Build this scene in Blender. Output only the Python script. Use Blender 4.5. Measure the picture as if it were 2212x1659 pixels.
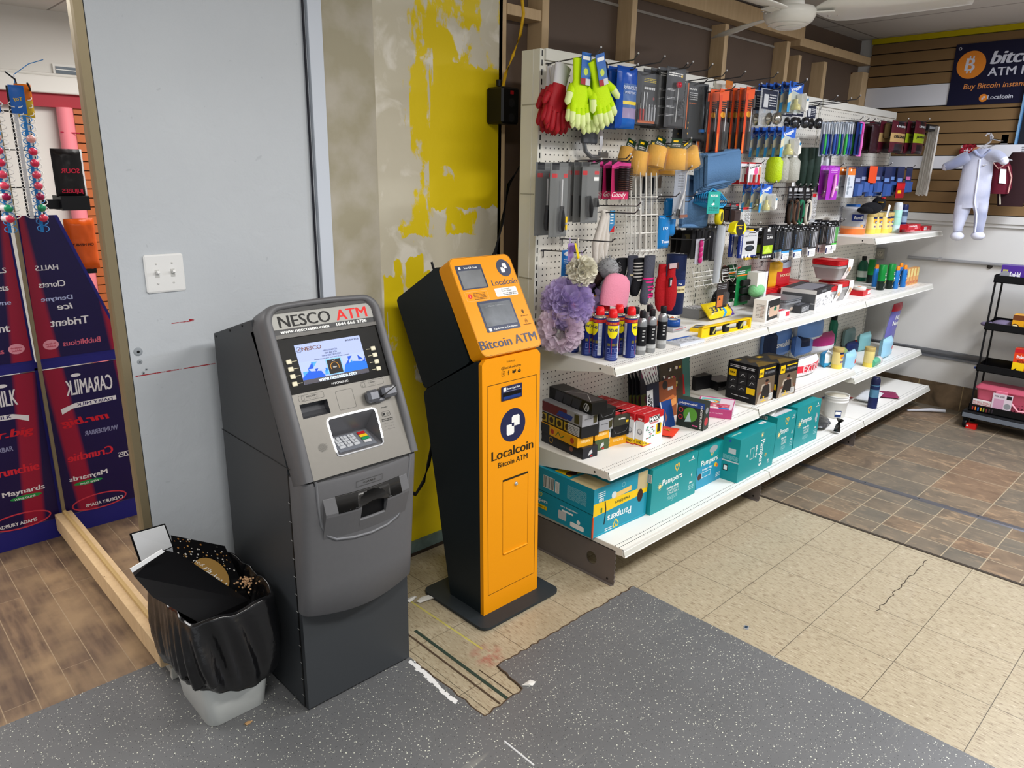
import bpy, math, random
from mathutils import Vector as V, Matrix
PI=math.pi
for o in list(bpy.data.objects): bpy.data.objects.remove(o)
S=bpy.context.scene
COL=S.collection
# ---------------- camera ----------------
FPX=1576.56; PITCH,ROLL,YAW=0.28087664,0.01690208,0.7691234
CAM=V((0,0,1.64))
fwd=V((math.sin(YAW)*math.cos(PITCH),math.cos(YAW)*math.cos(PITCH),-math.sin(PITCH)))
rt=V((math.cos(YAW),-math.sin(YAW),0)); up=rt.cross(fwd)
cr=math.cos(ROLL)*rt+math.sin(ROLL)*up; cu=-math.sin(ROLL)*rt+math.cos(ROLL)*up
cd=bpy.data.cameras.new('camera'); cam=bpy.data.objects.new('camera',cd); COL.objects.link(cam)
cd.sensor_fit='HORIZONTAL'; cd.sensor_width=36; cd.lens=FPX/2212*36; cd.clip_start=.05
mw=Matrix((cr,cu,-fwd)).transposed().to_4x4(); mw.translation=CAM; cam.matrix_world=mw
S.camera=cam
# ---------------- light ----------------
S.view_settings.view_transform='Standard'; S.view_settings.look='None'; S.view_settings.gamma=1
S.view_settings.use_curve_mapping=False; S.view_settings.exposure=0.0
w=bpy.data.worlds.new('world'); S.world=w; w.use_nodes=True
bg=w.node_tree.nodes['Background']; bg.inputs[0].default_value=(.93,.96,1,1); bg.inputs[1].default_value=.62
def area(name,loc,sx,sy,power,col=(1,1,1),rot=(0,0,0)):
    l=bpy.data.lights.new(name,'AREA'); l.shape='RECTANGLE'; l.size=sx; l.size_y=sy; l.energy=power; l.color=col
    o=bpy.data.objects.new(name,l); COL.objects.link(o); o.location=loc; o.rotation_euler=rot; return o
area('ceiling_tube_or_fill',(2.3,-.2,2.58),1.3,.35,62,(1,.97,.93))
area('ceiling_tube_or_fill',(.4,.3,2.58),1.3,.35,40,(1,.97,.93))
area('ceiling_tube_or_fill',(4.6,.2,2.56),1.3,.35,100,(.86,.90,1))
area('ceiling_tube_or_fill',(-.8,4.2,2.58),1.6,1.6,95,(1,.98,.96))  # unseen square fill panel, added to brighten the room shown in the mirror

# ---------------- measuring ----------------
def ray(px,py): return fwd+cr*((px-1106)/FPX)-cu*((py-829.5)/FPX)
def at(px,py,Y): d=ray(px,py); return CAM+d*((Y-CAM.y)/d.y)
def atz(px,py,Z): d=ray(px,py); return CAM+d*((Z-CAM.z)/d.z)
def atx(px,py,X): d=ray(px,py); return CAM+d*((X-CAM.x)/d.x)
def ZF(ox,oy,s): return lambda x,y:(ox+x/s,oy+y/s)
A=ZF(1130,90,5.53);B=ZF(1480,140,5.53);Cz=ZF(1130,330,6.146);D=ZF(1420,330,5.53);E=ZF(1150,500,5.531)
F=ZF(1400,540,6.32);G=ZF(1700,400,5.531);H=ZF(1750,200,4.788);I=ZF(1140,760,5.53);J=ZF(1400,740,5.53)
K=ZF(1580,680,5.027);L=ZF(1150,960,5.186);N=ZF(1380,850,4.706);O=ZF(1950,540,3.771)

# ---------------- materials ----------------
MC={}
def mat(name,col,rough=.5,metal=0,noise=0,ns=30,bump=0,emit=0,alpha=1,trans=0,spec=.22,coat=0):
    if name in MC: return MC[name]
    m=bpy.data.materials.new(name); m.use_nodes=True; nt=m.node_tree; b=nt.nodes['Principled BSDF']
    c=(*col,1); b.inputs['Base Color'].default_value=c; b.inputs['Roughness'].default_value=rough; b.inputs['Metallic'].default_value=metal
    b.inputs['Specular IOR Level'].default_value=spec; b.inputs['Coat Weight'].default_value=coat
    if emit: b.inputs['Base Color'].default_value=tuple(x*.3 for x in col)+(1,); b.inputs['Emission Color'].default_value=c; b.inputs['Emission Strength'].default_value=emit; b.inputs['Specular IOR Level'].default_value=.05
    if alpha<1: b.inputs['Alpha'].default_value=alpha
    if trans: b.inputs['Transmission Weight'].default_value=trans
    if noise or bump:
        tc=nt.nodes.new('ShaderNodeTexCoord'); n=nt.nodes.new('ShaderNodeTexNoise'); n.inputs['Scale'].default_value=ns; n.inputs['Detail'].default_value=5
        nt.links.new(tc.outputs['Object'],n.inputs['Vector'])
        if noise:
            mx=nt.nodes.new('ShaderNodeMix'); mx.data_type='RGBA'
            mx.inputs[6].default_value=tuple(max(0,x*(1-noise)) for x in col)+(1,); mx.inputs[7].default_value=tuple(min(1,x*(1+noise)) for x in col)+(1,)
            nt.links.new(n.outputs['Fac'],mx.inputs[0]); nt.links.new(mx.outputs[2],b.inputs['Base Color'])
        if bump:
            bp=nt.nodes.new('ShaderNodeBump'); bp.inputs['Strength'].default_value=bump; bp.inputs['Distance'].default_value=.004
            nt.links.new(n.outputs['Fac'],bp.inputs['Height']); nt.links.new(bp.outputs[0],b.inputs['Normal'])
    MC[name]=m; return m
def shex(h):
    r=[int(h[i:i+2],16)/255 for i in (0,2,4)]
    return tuple(x/12.92 if x<=.04045 else ((x+.055)/1.055)**2.4 for x in r)
def hx(h,rough=.5,**k):
    key='c'+h+str(rough)+''.join(f'{a}{b}' for a,b in sorted(k.items()))
    return mat(key,shex(h),rough,**k)
class NT:
    'tiny node-graph writer'
    def __init__(s,name,rough=.5,metal=0,spec=.3):
        s.m=bpy.data.materials.new(name); s.m.use_nodes=True; s.n=s.m.node_tree.nodes; s.l=s.m.node_tree.links
        s.b=s.n['Principled BSDF']; s.b.inputs['Roughness'].default_value=rough; s.b.inputs['Metallic'].default_value=metal; s.b.inputs['Specular IOR Level'].default_value=spec
        s.tc=s.n.new('ShaderNodeTexCoord'); s.obj=s.tc.outputs['Object']
        sp=s.n.new('ShaderNodeSeparateXYZ'); s.l.new(s.obj,sp.inputs[0]); s.x,s.y,s.z=sp.outputs
    def put(s,inp,v):
        if isinstance(v,bpy.types.NodeSocket): s.l.new(v,inp)
        elif isinstance(v,tuple) and len(v)==3 and inp.type=='RGBA': inp.default_value=(*v,1)
        else: inp.default_value=v
    def ma(s,op,a,b=0,c=0):
        n=s.n.new('ShaderNodeMath'); n.operation=op
        for i,v in enumerate((a,b,c)): s.put(n.inputs[i],v)
        return n.outputs[0]
    def noise(s,scale,detail=4,vec=None,rough=.5,dist=0,sx=None):
        n=s.n.new('ShaderNodeTexNoise'); n.inputs['Scale'].default_value=scale; n.inputs['Detail'].default_value=detail; n.inputs['Roughness'].default_value=rough; n.inputs['Distortion'].default_value=dist
        if sx:
            mp=s.n.new('ShaderNodeMapping'); mp.inputs['Scale'].default_value=sx; s.l.new(vec or s.obj,mp.inputs[0]); vec=mp.outputs[0]
        s.l.new(vec or s.obj,n.inputs['Vector']); return n.outputs['Fac']
    def ramp(s,v,a,b):
        n=s.n.new('ShaderNodeMapRange'); s.put(n.inputs[0],v); n.inputs[1].default_value=a; n.inputs[2].default_value=b; return n.outputs[0]
    def mix(s,f,a,b):
        n=s.n.new('ShaderNodeMix'); n.data_type='RGBA'; s.put(n.inputs[0],f); s.put(n.inputs[6],a); s.put(n.inputs[7],b); return n.outputs[2]
    def grid(s,v,period,off,w):
        'mask 1 on lines'
        f=s.ma('FRACT',s.ma('DIVIDE',s.ma('SUBTRACT',v,off-period*50),period))
        d=s.ma('ABSOLUTE',s.ma('SUBTRACT',s.ma('FRACT',s.ma('ADD',f,.5)),.5))
        return s.ma('LESS_THAN',d,w/period/2)
    def rect(s,x0,x1,y0,y1,a=None,b=None):
        a=a or s.x; b=b or s.y
        r=s.ma('MULTIPLY',s.ma('GREATER_THAN',a,x0),s.ma('LESS_THAN',a,x1))
        return s.ma('MULTIPLY',r,s.ma('MULTIPLY',s.ma('GREATER_THAN',b,y0),s.ma('LESS_THAN',b,y1)))
    def col(s,v): s.put(s.b.inputs['Base Color'],v)
    def bump(s,v,st=.3,d=.004):
        n=s.n.new('ShaderNodeBump'); n.inputs['Strength'].default_value=st; n.inputs['Distance'].default_value=d; s.put(n.inputs['Height'],v); s.l.new(n.outputs[0],s.b.inputs['Normal'])

WHT=hx('f2f2ee',.5); BLK=hx('141414',.45); STEEL=mat('steel',(.55,.55,.55),.3,1); CHR=mat('chrome',(.8,.8,.8),.12,1)
CLEAR=mat('clear_plastic',(.93,.95,.96),.06,alpha=.06,spec=.45)
FOG=mat('foggy_plastic',(.85,.87,.88),.15,alpha=.25,spec=.35)
HOOKM=mat('hook_steel',(.10,.10,.11),.35,.8)

# ---------------- mesh building ----------------
TXC={}
def textmesh(s,bold,shear=0):
    k=(s,bold,shear)
    if k in TXC: return TXC[k]
    c=bpy.data.curves.new('t','FONT'); c.body=s; c.size=1; c.shear=shear; c.resolution_u=3; c.align_x='CENTER'; c.align_y='CENTER'
    o=bpy.data.objects.new('t',c); COL.objects.link(o)
    dg=bpy.context.evaluated_depsgraph_get(); me=bpy.data.meshes.new_from_object(o.evaluated_get(dg))
    vs=[v.co.copy() for v in me.vertices]; fs=[tuple(p.vertices) for p in me.polygons]
    bpy.data.objects.remove(o); bpy.data.curves.remove(c); bpy.data.meshes.remove(me)
    if bold>.004: n=len(vs); vs=[v+V((k_*bold*1.4,0,(k_+1)*.000012)) for k_ in (-1,0,1) for v in vs]; fs=[tuple(i+n*k_ for i in f) for k_ in (0,1,2) for f in fs]
    if vs:
        x0=min(v.x for v in vs);x1=max(v.x for v in vs);y0=min(v.y for v in vs);y1=max(v.y for v in vs)
        vs=[V((v.x-(x0+x1)/2,v.y-(y0+y1)/2,v.z)) for v in vs]; wh=(x1-x0,y1-y0)
    else: wh=(1,1)
    TXC[k]=(vs,fs,wh); return TXC[k]
class MB:
    def __init__(s): s.v=[];s.f=[];s.mi=[];s.sm=[];s.mats=[];s.T=Matrix()
    def idx(s,m):
        if m not in s.mats: s.mats.append(m)
        return s.mats.index(m)
    def add(s,vs,fs,m,smooth=False,T=None):
        T=s.T@T if T is not None else s.T
        n=len(s.v); s.v+=[T@V(v) for v in vs]; i=s.idx(m)
        for f in fs: s.f.append(tuple(n+k for k in f)); s.mi.append(i); s.sm.append(smooth)
    def box(s,x0,y0,z0,x1,y1,z1,m,T=None,bv=0):
        if bv:
            b=bv;  # chamfered box: three slabs hull
            pts=[]
            for sx,X in((1,x0),(-1,x1)):
                for sy,Y in((1,y0),(-1,y1)):
                    for sz,Z in((1,z0),(-1,z1)):
                        pts+= [V((X,Y+sy*b,Z+sz*b)),V((X+sx*b,Y,Z+sz*b)),V((X+sx*b,Y+sy*b,Z))]
            s.hull(pts,m,T); return s
        vs=[(x0,y0,z0),(x1,y0,z0),(x1,y1,z0),(x0,y1,z0),(x0,y0,z1),(x1,y0,z1),(x1,y1,z1),(x0,y1,z1)]
        s.add(vs,[(0,3,2,1),(4,5,6,7),(0,1,5,4),(1,2,6,5),(2,3,7,6),(3,0,4,7)],m,False,T); return s
    def hull(s,pts,m,T=None):
        import bmesh
        bm=bmesh.new()
        for p in pts: bm.verts.new(p)
        bmesh.ops.convex_hull(bm,input=bm.verts); bm.verts.ensure_lookup_table()
        for i,v in enumerate(bm.verts): v.index=i
        s.add([v.co.copy() for v in bm.verts],[tuple(v.index for v in f.verts) for f in bm.faces],m,False,T); bm.free(); return s
    def prism(s,p2,ax,a,b,m,smooth=False,T=None):
        'extrude polygon p2 along axis ax from a to b; p2 in the other two axes in order'
        def mk(p,t):
            return (t,p[0],p[1]) if ax==0 else ((p[0],t,p[1]) if ax==1 else (p[0],p[1],t))
        n=len(p2); vs=[mk(p,a) for p in p2]+[mk(p,b) for p in p2]
        s.add(vs,[tuple(range(n)),tuple(range(2*n-1,n-1,-1))],m,False,T)
        s.add(vs,[(i,(i+1)%n,n+(i+1)%n,n+i) for i in range(n)],m,smooth,T); return s
    def loft(s,rings,m,smooth=True,cap=True,T=None,closed=True):
        n=len(rings[0]); vs=[p for r in rings for p in r]; fs=[]
        for i in range(len(rings)-1):
            for j in range(n if closed else n-1): fs.append((i*n+j,i*n+(j+1)%n,(i+1)*n+(j+1)%n,(i+1)*n+j))
        s.add(vs,fs,m,smooth,T)
        if cap:
            s.add(rings[0],[tuple(range(n))[::-1]],m,False,T); s.add(rings[-1],[tuple(range(n))],m,False,T)
        return s
    def lathe(s,prof,m,seg=20,c=(0,0,0),T=None,smooth=True):
        'profile [(r,z)] round z axis'
        rings=[[(c[0]+r*math.cos(2*PI*k/seg),c[1]+r*math.sin(2*PI*k/seg),c[2]+z) for k in range(seg)] for r,z in prof]
        return s.loft(rings,m,smooth,True,T)
    def tube(s,pts,r,m,seg=6,smooth=True,T=None,cap=True):
        pts=[V(p) for p in pts]; rings=[]
        for i,p in enumerate(pts):
            d=(pts[min(i+1,len(pts)-1)]-pts[max(i-1,0)])
            d=d.normalized() if d.length>1e-9 else V((0,0,1))
            a=d.cross(V((0,0,1)) if abs(d.z)<.9 else V((1,0,0))).normalized(); b=d.cross(a)
            rr=r[i] if isinstance(r,(list,tuple)) else r
            rings.append([p+(a*math.cos(2*PI*k/seg)+b*math.sin(2*PI*k/seg))*rr for k in range(seg)])
        return s.loft(rings,m,smooth,cap,T)
    def ball(s,c,r,m,T=None,n=10,sc=(1,1,1)):
        prof=[]
        rings=[[(c[0]+r*sc[0]*math.sin(t)*math.cos(2*PI*k/n),c[1]+r*sc[1]*math.sin(t)*math.sin(2*PI*k/n),c[2]-r*sc[2]*math.cos(t)) for k in range(n)] for t in [max(.02,min(PI-.02,PI*i/(n//2+1))) for i in range(n//2+2)]]
        return s.loft(rings,m,True,True,T)
    def build(s,name,parent=None,loc=None,rz=0,bevel=0):
        me=bpy.data.meshes.new(name); me.from_pydata([tuple(v) for v in s.v],[],s.f)
        for m in s.mats: me.materials.append(m)
        me.polygons.foreach_set('material_index',s.mi); me.polygons.foreach_set('use_smooth',s.sm); me.update()
        o=bpy.data.objects.new(name,me); COL.objects.link(o)
        if loc is not None: o.location=loc
        o.rotation_euler.z=rz
        if parent: o.parent=parent
        if bevel:
            md=o.modifiers.new('bevel','BEVEL'); md.width=bevel; md.segments=2; md.limit_method='ANGLE'; md.angle_limit=.6
        return o
class Fr:
    'flat drawing frame on a surface: x right, y up, each layer a hair above the last'
    def __init__(s,mb,org,u,v,step=.00003):
        u=V(u).normalized(); v=V(v).normalized(); n=u.cross(v)
        s.M=Matrix((u,v,n)).transposed().to_4x4(); s.M.translation=V(org); s.mb=mb; s.k=.00012; s.step=step
    def _z(s): s.k+=s.step; return s.k
    def R(s,x0,y0,x1,y1,m): z=s._z(); s.mb.add([(x0,y0,z),(x1,y0,z),(x1,y1,z),(x0,y1,z)],[(0,1,2,3)],m,T=s.M); return s
    def P(s,pts,m): z=s._z(); s.mb.add([(a,b,z) for a,b in pts],[tuple(range(len(pts)))],m,T=s.M); return s
    def C(s,x,y,r,m,ry=None,n=20,rot=0): 
        ry=ry or r; return s.P([(x+r*math.cos(2*PI*k/n)*math.cos(rot)-ry*math.sin(2*PI*k/n)*math.sin(rot),y+r*math.cos(2*PI*k/n)*math.sin(rot)+ry*math.sin(2*PI*k/n)*math.cos(rot)) for k in range(n)],m)
    def Rr(s,x0,y0,x1,y1,r,m):
        pts=[]
        for cx,cy,a in((x1-r,y0+r,-PI/2),(x1-r,y1-r,0),(x0+r,y1-r,PI/2),(x0+r,y0+r,PI)):
            pts+=[(cx+r*math.cos(a+PI/2*i/5),cy+r*math.sin(a+PI/2*i/5)) for i in range(6)]
        return s.P(pts,m)
    def O(s,x0,y0,x1,y1,t,m):
        z=s._z(); vs=[(x0,y0,z),(x1,y0,z),(x1,y1,z),(x0,y1,z),(x0+t,y0+t,z),(x1-t,y0+t,z),(x1-t,y1-t,z),(x0+t,y1-t,z)]
        s.mb.add(vs,[(0,1,5,4),(1,2,6,5),(2,3,7,6),(3,0,4,7)],m,T=s.M); return s
    def T(s,txt,x,y,w,m,h=None,bold=.02,rot=0,shear=0):
        'text centred at x,y fitted to width w (and height h)'
        vs,fs,wh=textmesh(txt,bold,shear); sx=w/wh[0]; sy=(h/wh[1]) if h else sx; z=s._z()
        R=Matrix.Translation((x,y,z))@Matrix.Rotation(rot,4,'Z')@Matrix.Diagonal((sx,sy,1,1))
        s.mb.add(vs,fs,m,T=s.M@R); return s
    def L(s,pts,t,m):
        z=s._z()
        for (a,b),(c,d) in zip(pts,pts[1:]):
            l=math.hypot(c-a,d-b) or 1; nx,ny=-(d-b)/l*t/2,(c-a)/l*t/2
            s.mb.add([(a+nx,b+ny,z),(c+nx,d+ny,z),(c-nx,d-ny,z),(a-nx,b-ny,z)],[(3,2,1,0)],m,T=s.M)
        return s
    def lines(s,x0,y0,x1,y1,n,m,t=.4,seed=1):
        'fine print: n short bars'
        rr=random.Random(seed); hh=(y1-y0)/n
        z=s._z()
        for i in range(n):
            x=x0
            while x<x1-.001:
                wd=min(x1-x,(x1-x0)*rr.uniform(.12,.3)); yy=y0+i*hh
                s.mb.add([(x,yy,z),(x+wd*.85,yy,z),(x+wd*.85,yy+hh*t,z),(x,yy+hh*t,z)],[(0,1,2,3)],m,T=s.M); x+=wd
        return s
    def bars(s,x0,y0,x1,y1,seed=3,m=None,bgm=None):
        s.R(x0-.002,y0-.002,x1+.002,y1+.002,bgm or WHT); rr=random.Random(seed); z=s._z(); x=x0; u=(x1-x0)/30
        while x<x1-u:
            wd=u*rr.choice((.5,1,1.5)); s.mb.add([(x,y0,z),(x+wd,y0,z),(x+wd,y1,z),(x,y1,z)],[(0,1,2,3)],m or BLK,T=s.M); x+=wd+u*rr.choice((.6,1,1.4))
        return s
def front(mb,x0,z0,y=0): return Fr(mb,(x0,y,z0),(1,0,0),(0,0,1))
def left(mb,y0,z0,x=0): return Fr(mb,(x,y0,z0),(0,-1,0),(0,0,1))
def top(mb,x0,y0,z): return Fr(mb,(x0,y0,z),(1,0,0),(0,1,0))
def thing(name,label,cat,loc=(0,0,0),rz=0,group=None):
    o=bpy.data.objects.new(name,None); o.empty_display_size=.05; COL.objects.link(o); o.location=loc; o.rotation_euler.z=rz
    o['label']=label; o['category']=cat
    if group: o['group']=group
    return o
def tag(o,label,cat,group=None):
    o['label']=label; o['category']=cat
    if group: o['group']=group
    return o
def st(o): o['kind']='structure'; return o
def dup(root,loc=None,label=None,rz=None):
    r=root.copy(); COL.objects.link(r)
    if loc is not None: r.location=loc
    if rz is not None: r.rotation_euler.z=rz
    if label: r['label']=label
    for ch in list(root.children):
        c=ch.copy(); COL.objects.link(c); c.parent=r
        for g in list(ch.children): d=g.copy(); COL.objects.link(d); d.parent=c
    return r
def Rz(a): return Matrix.Rotation(a,4,'Z')
def TR(x,y,z): return Matrix.Translation((x,y,z))
def RX(a,ax='X'): return Matrix.Rotation(a,4,ax)
# ================= SETTING =================
XW=5.98; ZC=2.63
def floor_rubber():
    t=NT('rubber_speckled',.42); n=t.noise(3,5); base=t.mix(n,shex('5b5c5d'),shex('6d6e6f'))
    def fl(scale,lo,c,base,seed):
        v=t.n.new('ShaderNodeTexVoronoi'); v.inputs['Scale'].default_value=scale
        mp=t.n.new('ShaderNodeMapping'); mp.inputs['Location'].default_value=(seed,seed*2,0); t.l.new(t.obj,mp.inputs[0]); t.l.new(mp.outputs[0],v.inputs['Vector'])
        s=t.n.new('ShaderNodeSeparateColor'); t.l.new(v.outputs['Color'],s.inputs[0])
        m=t.ma('MULTIPLY',t.ma('LESS_THAN',v.outputs['Distance'],.22),t.ma('GREATER_THAN',s.outputs[0],lo)); return t.mix(m,base,c)
    b=fl(115,.70,shex('d6d8c8'),base,1.3); b=fl(200,.80,shex('1f2022'),b,4.1); b=fl(230,.85,shex('e0e0d4'),b,7.7)
    sc=t.noise(2.2,6,sx=(1,5,1),dist=.6); b=t.mix(t.ramp(sc,.66,.8),b,shex('8d8c86'))
    t.col(b); t.bump(t.noise(60,3),.08); return t.m
def floor_vinyl():
    t=NT('vinyl_composite_tile',.38); n=t.noise(5,5); a=t.mix(n,shex('a3977e'),shex('b0a48b'))
    s=t.noise(210,4,sx=(1.0,.17,1),dist=.4); a=t.mix(t.ramp(s,.53,.67),a,shex('85755f')); a=t.mix(t.ramp(s,.40,.28),a,shex('c4b9a2'))
    g=t.ma('MAXIMUM',t.grid(t.x,.305,2.22,.0022),t.grid(t.y,.302,.34,.0022)); a=t.mix(g,a,shex('4f4638'))
    # worn grimy zone along the gondola foot and behind the machines
    d=t.ma('MULTIPLY',t.ramp(t.noise(4,6),.45,.7),t.rect(1.2,2.3,1.55,2.5)); a=t.mix(t.ma('MULTIPLY',d,.35),a,shex('8d7f62'))
    sp=t.ma('MULTIPLY',t.ramp(t.noise(45,5),.68,.75),t.rect(1.2,2.35,1.4,2.4)); a=t.mix(t.ma('MULTIPLY',sp,.6),a,shex('5a4634'))
    ex=t.ma('SUBTRACT',t.x,1.49); ey=t.ma('SUBTRACT',t.y,1.64)
    rr=t.ma('SQRT',t.ma('ADD',t.ma('MULTIPLY',ex,ex),t.ma('MULTIPLY',t.ma('MULTIPLY',ey,ey),1.0)))
    rd=t.ma('MULTIPLY',t.ramp(rr,.075,.02),t.ramp(t.noise(25,4),.40,.62)); a=t.mix(t.ma('MULTIPLY',rd,.7),a,shex('9a2b30'))
    yl=t.ma('MULTIPLY',t.ma('LESS_THAN',t.ma('ABSOLUTE',t.ma('SUBTRACT',t.x,t.ma('ADD',1.50,t.ma('MULTIPLY',t.ma('SUBTRACT',t.y,1.7),-.02)))),.004),t.rect(1.3,1.7,1.68,2.1)); a=t.mix(t.ma('MULTIPLY',yl,.6),a,shex('c7bd3a'))
    t.col(a); t.b.inputs['Coat Weight'].default_value=.15; return t.m
def floor_slate(nm,px,ox,py,oy):
    t=NT(nm,.42); cx=t.ma('FLOOR',t.ma('DIVIDE',t.ma('SUBTRACT',t.x,ox),px)); cy=t.ma('FLOOR',t.ma('DIVIDE',t.ma('SUBTRACT',t.y,oy),py))
    cb=t.n.new('ShaderNodeCombineXYZ'); t.put(cb.inputs[0],cx); t.put(cb.inputs[1],cy); wn=t.n.new('ShaderNodeTexWhiteNoise'); t.l.new(cb.outputs[0],wn.inputs['Vector'])
    n=t.noise(6,7,dist=1.2,sx=(1,1.0,1)); n2=t.noise(9,8,dist=2,sx=(2.5,.7,1))
    a=t.mix(t.ramp(n,.3,.7),shex('625648'),shex('86745e')); a=t.mix(t.ma('MULTIPLY',t.ramp(n2,.55,.68),.55),a,shex('b79a78'))
    a=t.mix(t.ma('MULTIPLY',t.ramp(wn.outputs['Value'],.35,.9),.6),a,shex('646259')); a=t.mix(t.ma('MULTIPLY',t.ramp(wn.outputs['Value'],.35,.05),.3),a,shex('86644a'))
    g=t.ma('MAXIMUM',t.grid(t.x,px,ox,.0045),t.grid(t.y,py,oy,.0045)); a=t.mix(g,a,shex('a5967c')); t.col(a)
    t.bump(t.ma('SUBTRACT',n2,g),.25); return t.m
def floor_plank():
    t=NT('wood_look_plank_tile',.45); px=.093; r=t.ma('FLOOR',t.ma('DIVIDE',t.ma('SUBTRACT',t.x,.0025),px))
    cb=t.n.new('ShaderNodeCombineXYZ'); t.put(cb.inputs[0],r); wn=t.n.new('ShaderNodeTexWhiteNoise'); t.l.new(cb.outputs[0],wn.inputs['Vector'])
    yy=t.ma('ADD',t.y,t.ma('MULTIPLY',wn.outputs['Value'],.6)); c2=t.ma('FLOOR',t.ma('DIVIDE',yy,.85)); t.put(cb.inputs[1],0)
    cb2=t.n.new('ShaderNodeCombineXYZ'); t.put(cb2.inputs[0],r); t.put(cb2.inputs[1],c2); w2=t.n.new('ShaderNodeTexWhiteNoise'); t.l.new(cb2.outputs[0],w2.inputs['Vector'])
    n=t.noise(14,6,sx=(3,.35,1)); n2=t.noise(5,5); a=t.mix(t.ramp(n,.3,.7),shex('57463a'),shex('8a7158')); a=t.mix(t.ramp(n2,.42,.68),a,shex('a58a68'))
    a=t.mix(t.ma('MULTIPLY',w2.outputs['Value'],.45),a,shex('54443a'))
    g=t.ma('MAXIMUM',t.grid(t.x,px,.0025,.0028),t.grid(yy,.85,0,.002)); a=t.mix(g,a,shex('9a866c')); t.col(a); return t.m
RUB,VIN,PLK=floor_rubber(),floor_vinyl(),floor_plank()
SL1=floor_slate('slate_tile_small',.1515,3.459,.1535,.01); SL2=floor_slate('slate_tile_large',.309,4.30-.309*5,.306,.158)
def slab(name,x0,y0,x1,y1,z0,z1,m): b=MB(); b.box(x0,y0,z0,x1,y1,z1,m); return st(b.build(name))
slab('floor',-3,-2,3.47,2.6,-.06,0,VIN)
slab('floor',3.47,-2,4.06,2.6,-.06,.001,SL1)
slab('floor',4.06,-2,6.2,2.6,-.06,.001,SL2)
slab('floor',-3,2.38,.66,7,-.06,.004,PLK)
b=MB(); R=random.Random(5)
def rough(p,q,n,a):
    out=[]
    for i in range(n):
        f=i/n; d=V((q[0]-p[0],q[1]-p[1],0)); nn=V((-d.y,d.x,0)).normalized()
        k=R.uniform(-a,a) if i else 0; out.append((p[0]+d.x*f+nn.x*k,p[1]+d.y*f+nn.y*k))
    return out
edge=rough((2.22,-2),(2.235,1.565),30,.0015)+rough((2.235,1.565),(1.476,1.572),40,.005)+rough((1.476,1.572),(1.455,1.43),6,.003)+rough((1.455,1.43),(1.28,1.42),8,.006)+rough((1.28,1.42),(1.28,1.81),12,.004)+[(1.28,1.81),(1.28,2.38),(-3,2.38),(-3,-2)]
b.prism(edge,2,-.001,.004,RUB); st(b.build('floor'))
# dark torn adhesive line round the cut-out and the groove in the old tile
DIRT=hx('4b3c2e',.8,noise=.5,ns=60)
b=MB(); b.tube([(x,y,.001) for x,y in edge[30:96]],.0045,DIRT,5)
b.box(1.352,1.43,-.01,1.359,1.93,.0012,DIRT); b.box(1.383,1.43,-.01,1.395,1.93,.0014,hx('2f3d33',.7)); b.box(1.415,1.43,.0,1.418,1.60,.0013,DIRT)
o=st(b.build('trim_1'))
# aluminium transition strip between the two slate tile sizes
b=MB(); b.prism([(4.045,0),(4.053,.006),(4.083,.006),(4.092,0)],1,-2,2.1,hx('77777c',.35,metal=.7))
for k in range(14): b.lathe([(.004,.006),(.003,.0075)],BLK,8,(4.068,1.9-.28*k,0))
st(b.build('trim_2'))
b=MB(); b.box(3.462,-2,.0,3.478,2.05,.003,hx('3c342c',.7)); st(b.build('trim_3'))
# crack in the vinyl, scuffs
b=MB(); R.seed(9); p=[]; x,y=3.44,.79
a0=atz(2003,1209,0);a1=atz(1893,1319,0)
for i in range(26): f=i/25; p.append((a0.x+(a1.x-a0.x)*f+R.uniform(-.006,.006),a0.y+(a1.y-a0.y)*f+R.uniform(-.006,.006),.0006))
b.tube(p,.0016,hx('3b332b',.8),4); st(b.build('trim_4'))
# ---- grey wall ----
t=NT('grey_painted_wall',.55); n=t.noise(2.5,4); a=t.mix(n,shex('bfc4c9'),shex('ced3d7')); 
sp=t.ramp(t.noise(38,2,dist=.5),.73,.76); a=t.mix(t.ma('MULTIPLY',sp,.25),a,shex('9aa0a5'))
for (x0,z0,x1,z1) in ((.667,1.021,.915,1.0245),(.79,1.171,.86,1.174)):
    ln=t.rect(x0,x1,z0,z1,t.x,t.ma('SUBTRACT',t.z,t.ma('MULTIPLY',t.ma('SUBTRACT',t.x,x0),.0))); a=t.mix(t.ma('MULTIPLY',ln,t.ramp(t.noise(90,3),.3,.5)),a,shex('a3212c'))
t.col(a); t.bump(t.ma('ADD',t.noise(14,6,dist=1.0),t.ma('MULTIPLY',t.noise(120,2),.25)),.35,.006); GREY=t.m
b=MB(); b.box(.66,2.35,0,1.312,2.47,ZC,GREY); o=st(b.build('wall_left'))
b=MB(); b.prism([(.845,1.173),(.862,1.1765),(.845,1.18)],1,2.3493,2.351,hx('a3212c')); 
for (x,z,r) in ((.683,1.098,.011),(.684,1.066,.0065),(.69,1.03,.004),(.70,1.04,.003)):
    b.lathe([(r*1.25,0),(r,.002),(r*.45,.0025)],hx('9aa0a5',.7),12,T=TR(x,2.35,z)@RX(PI/2)); b.lathe([(r*.4,.0026),(.0001,.003)],BLK,10,T=TR(x,2.35,z)@RX(PI/2))
st(b.build('trim_5'))
b=MB(); b.box(.638,2.262,0,.668,2.36,.125,hx('b8b7ae',.6,noise=.2)); b.box(.63,2.25,0,.70,2.27,.045,hx('c7c6bd',.6)); b.box(.668,2.33,0,1.30,2.35,.10,hx('aeb3b5',.6)); st(b.build('baseboard_left',bevel=.002))
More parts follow.
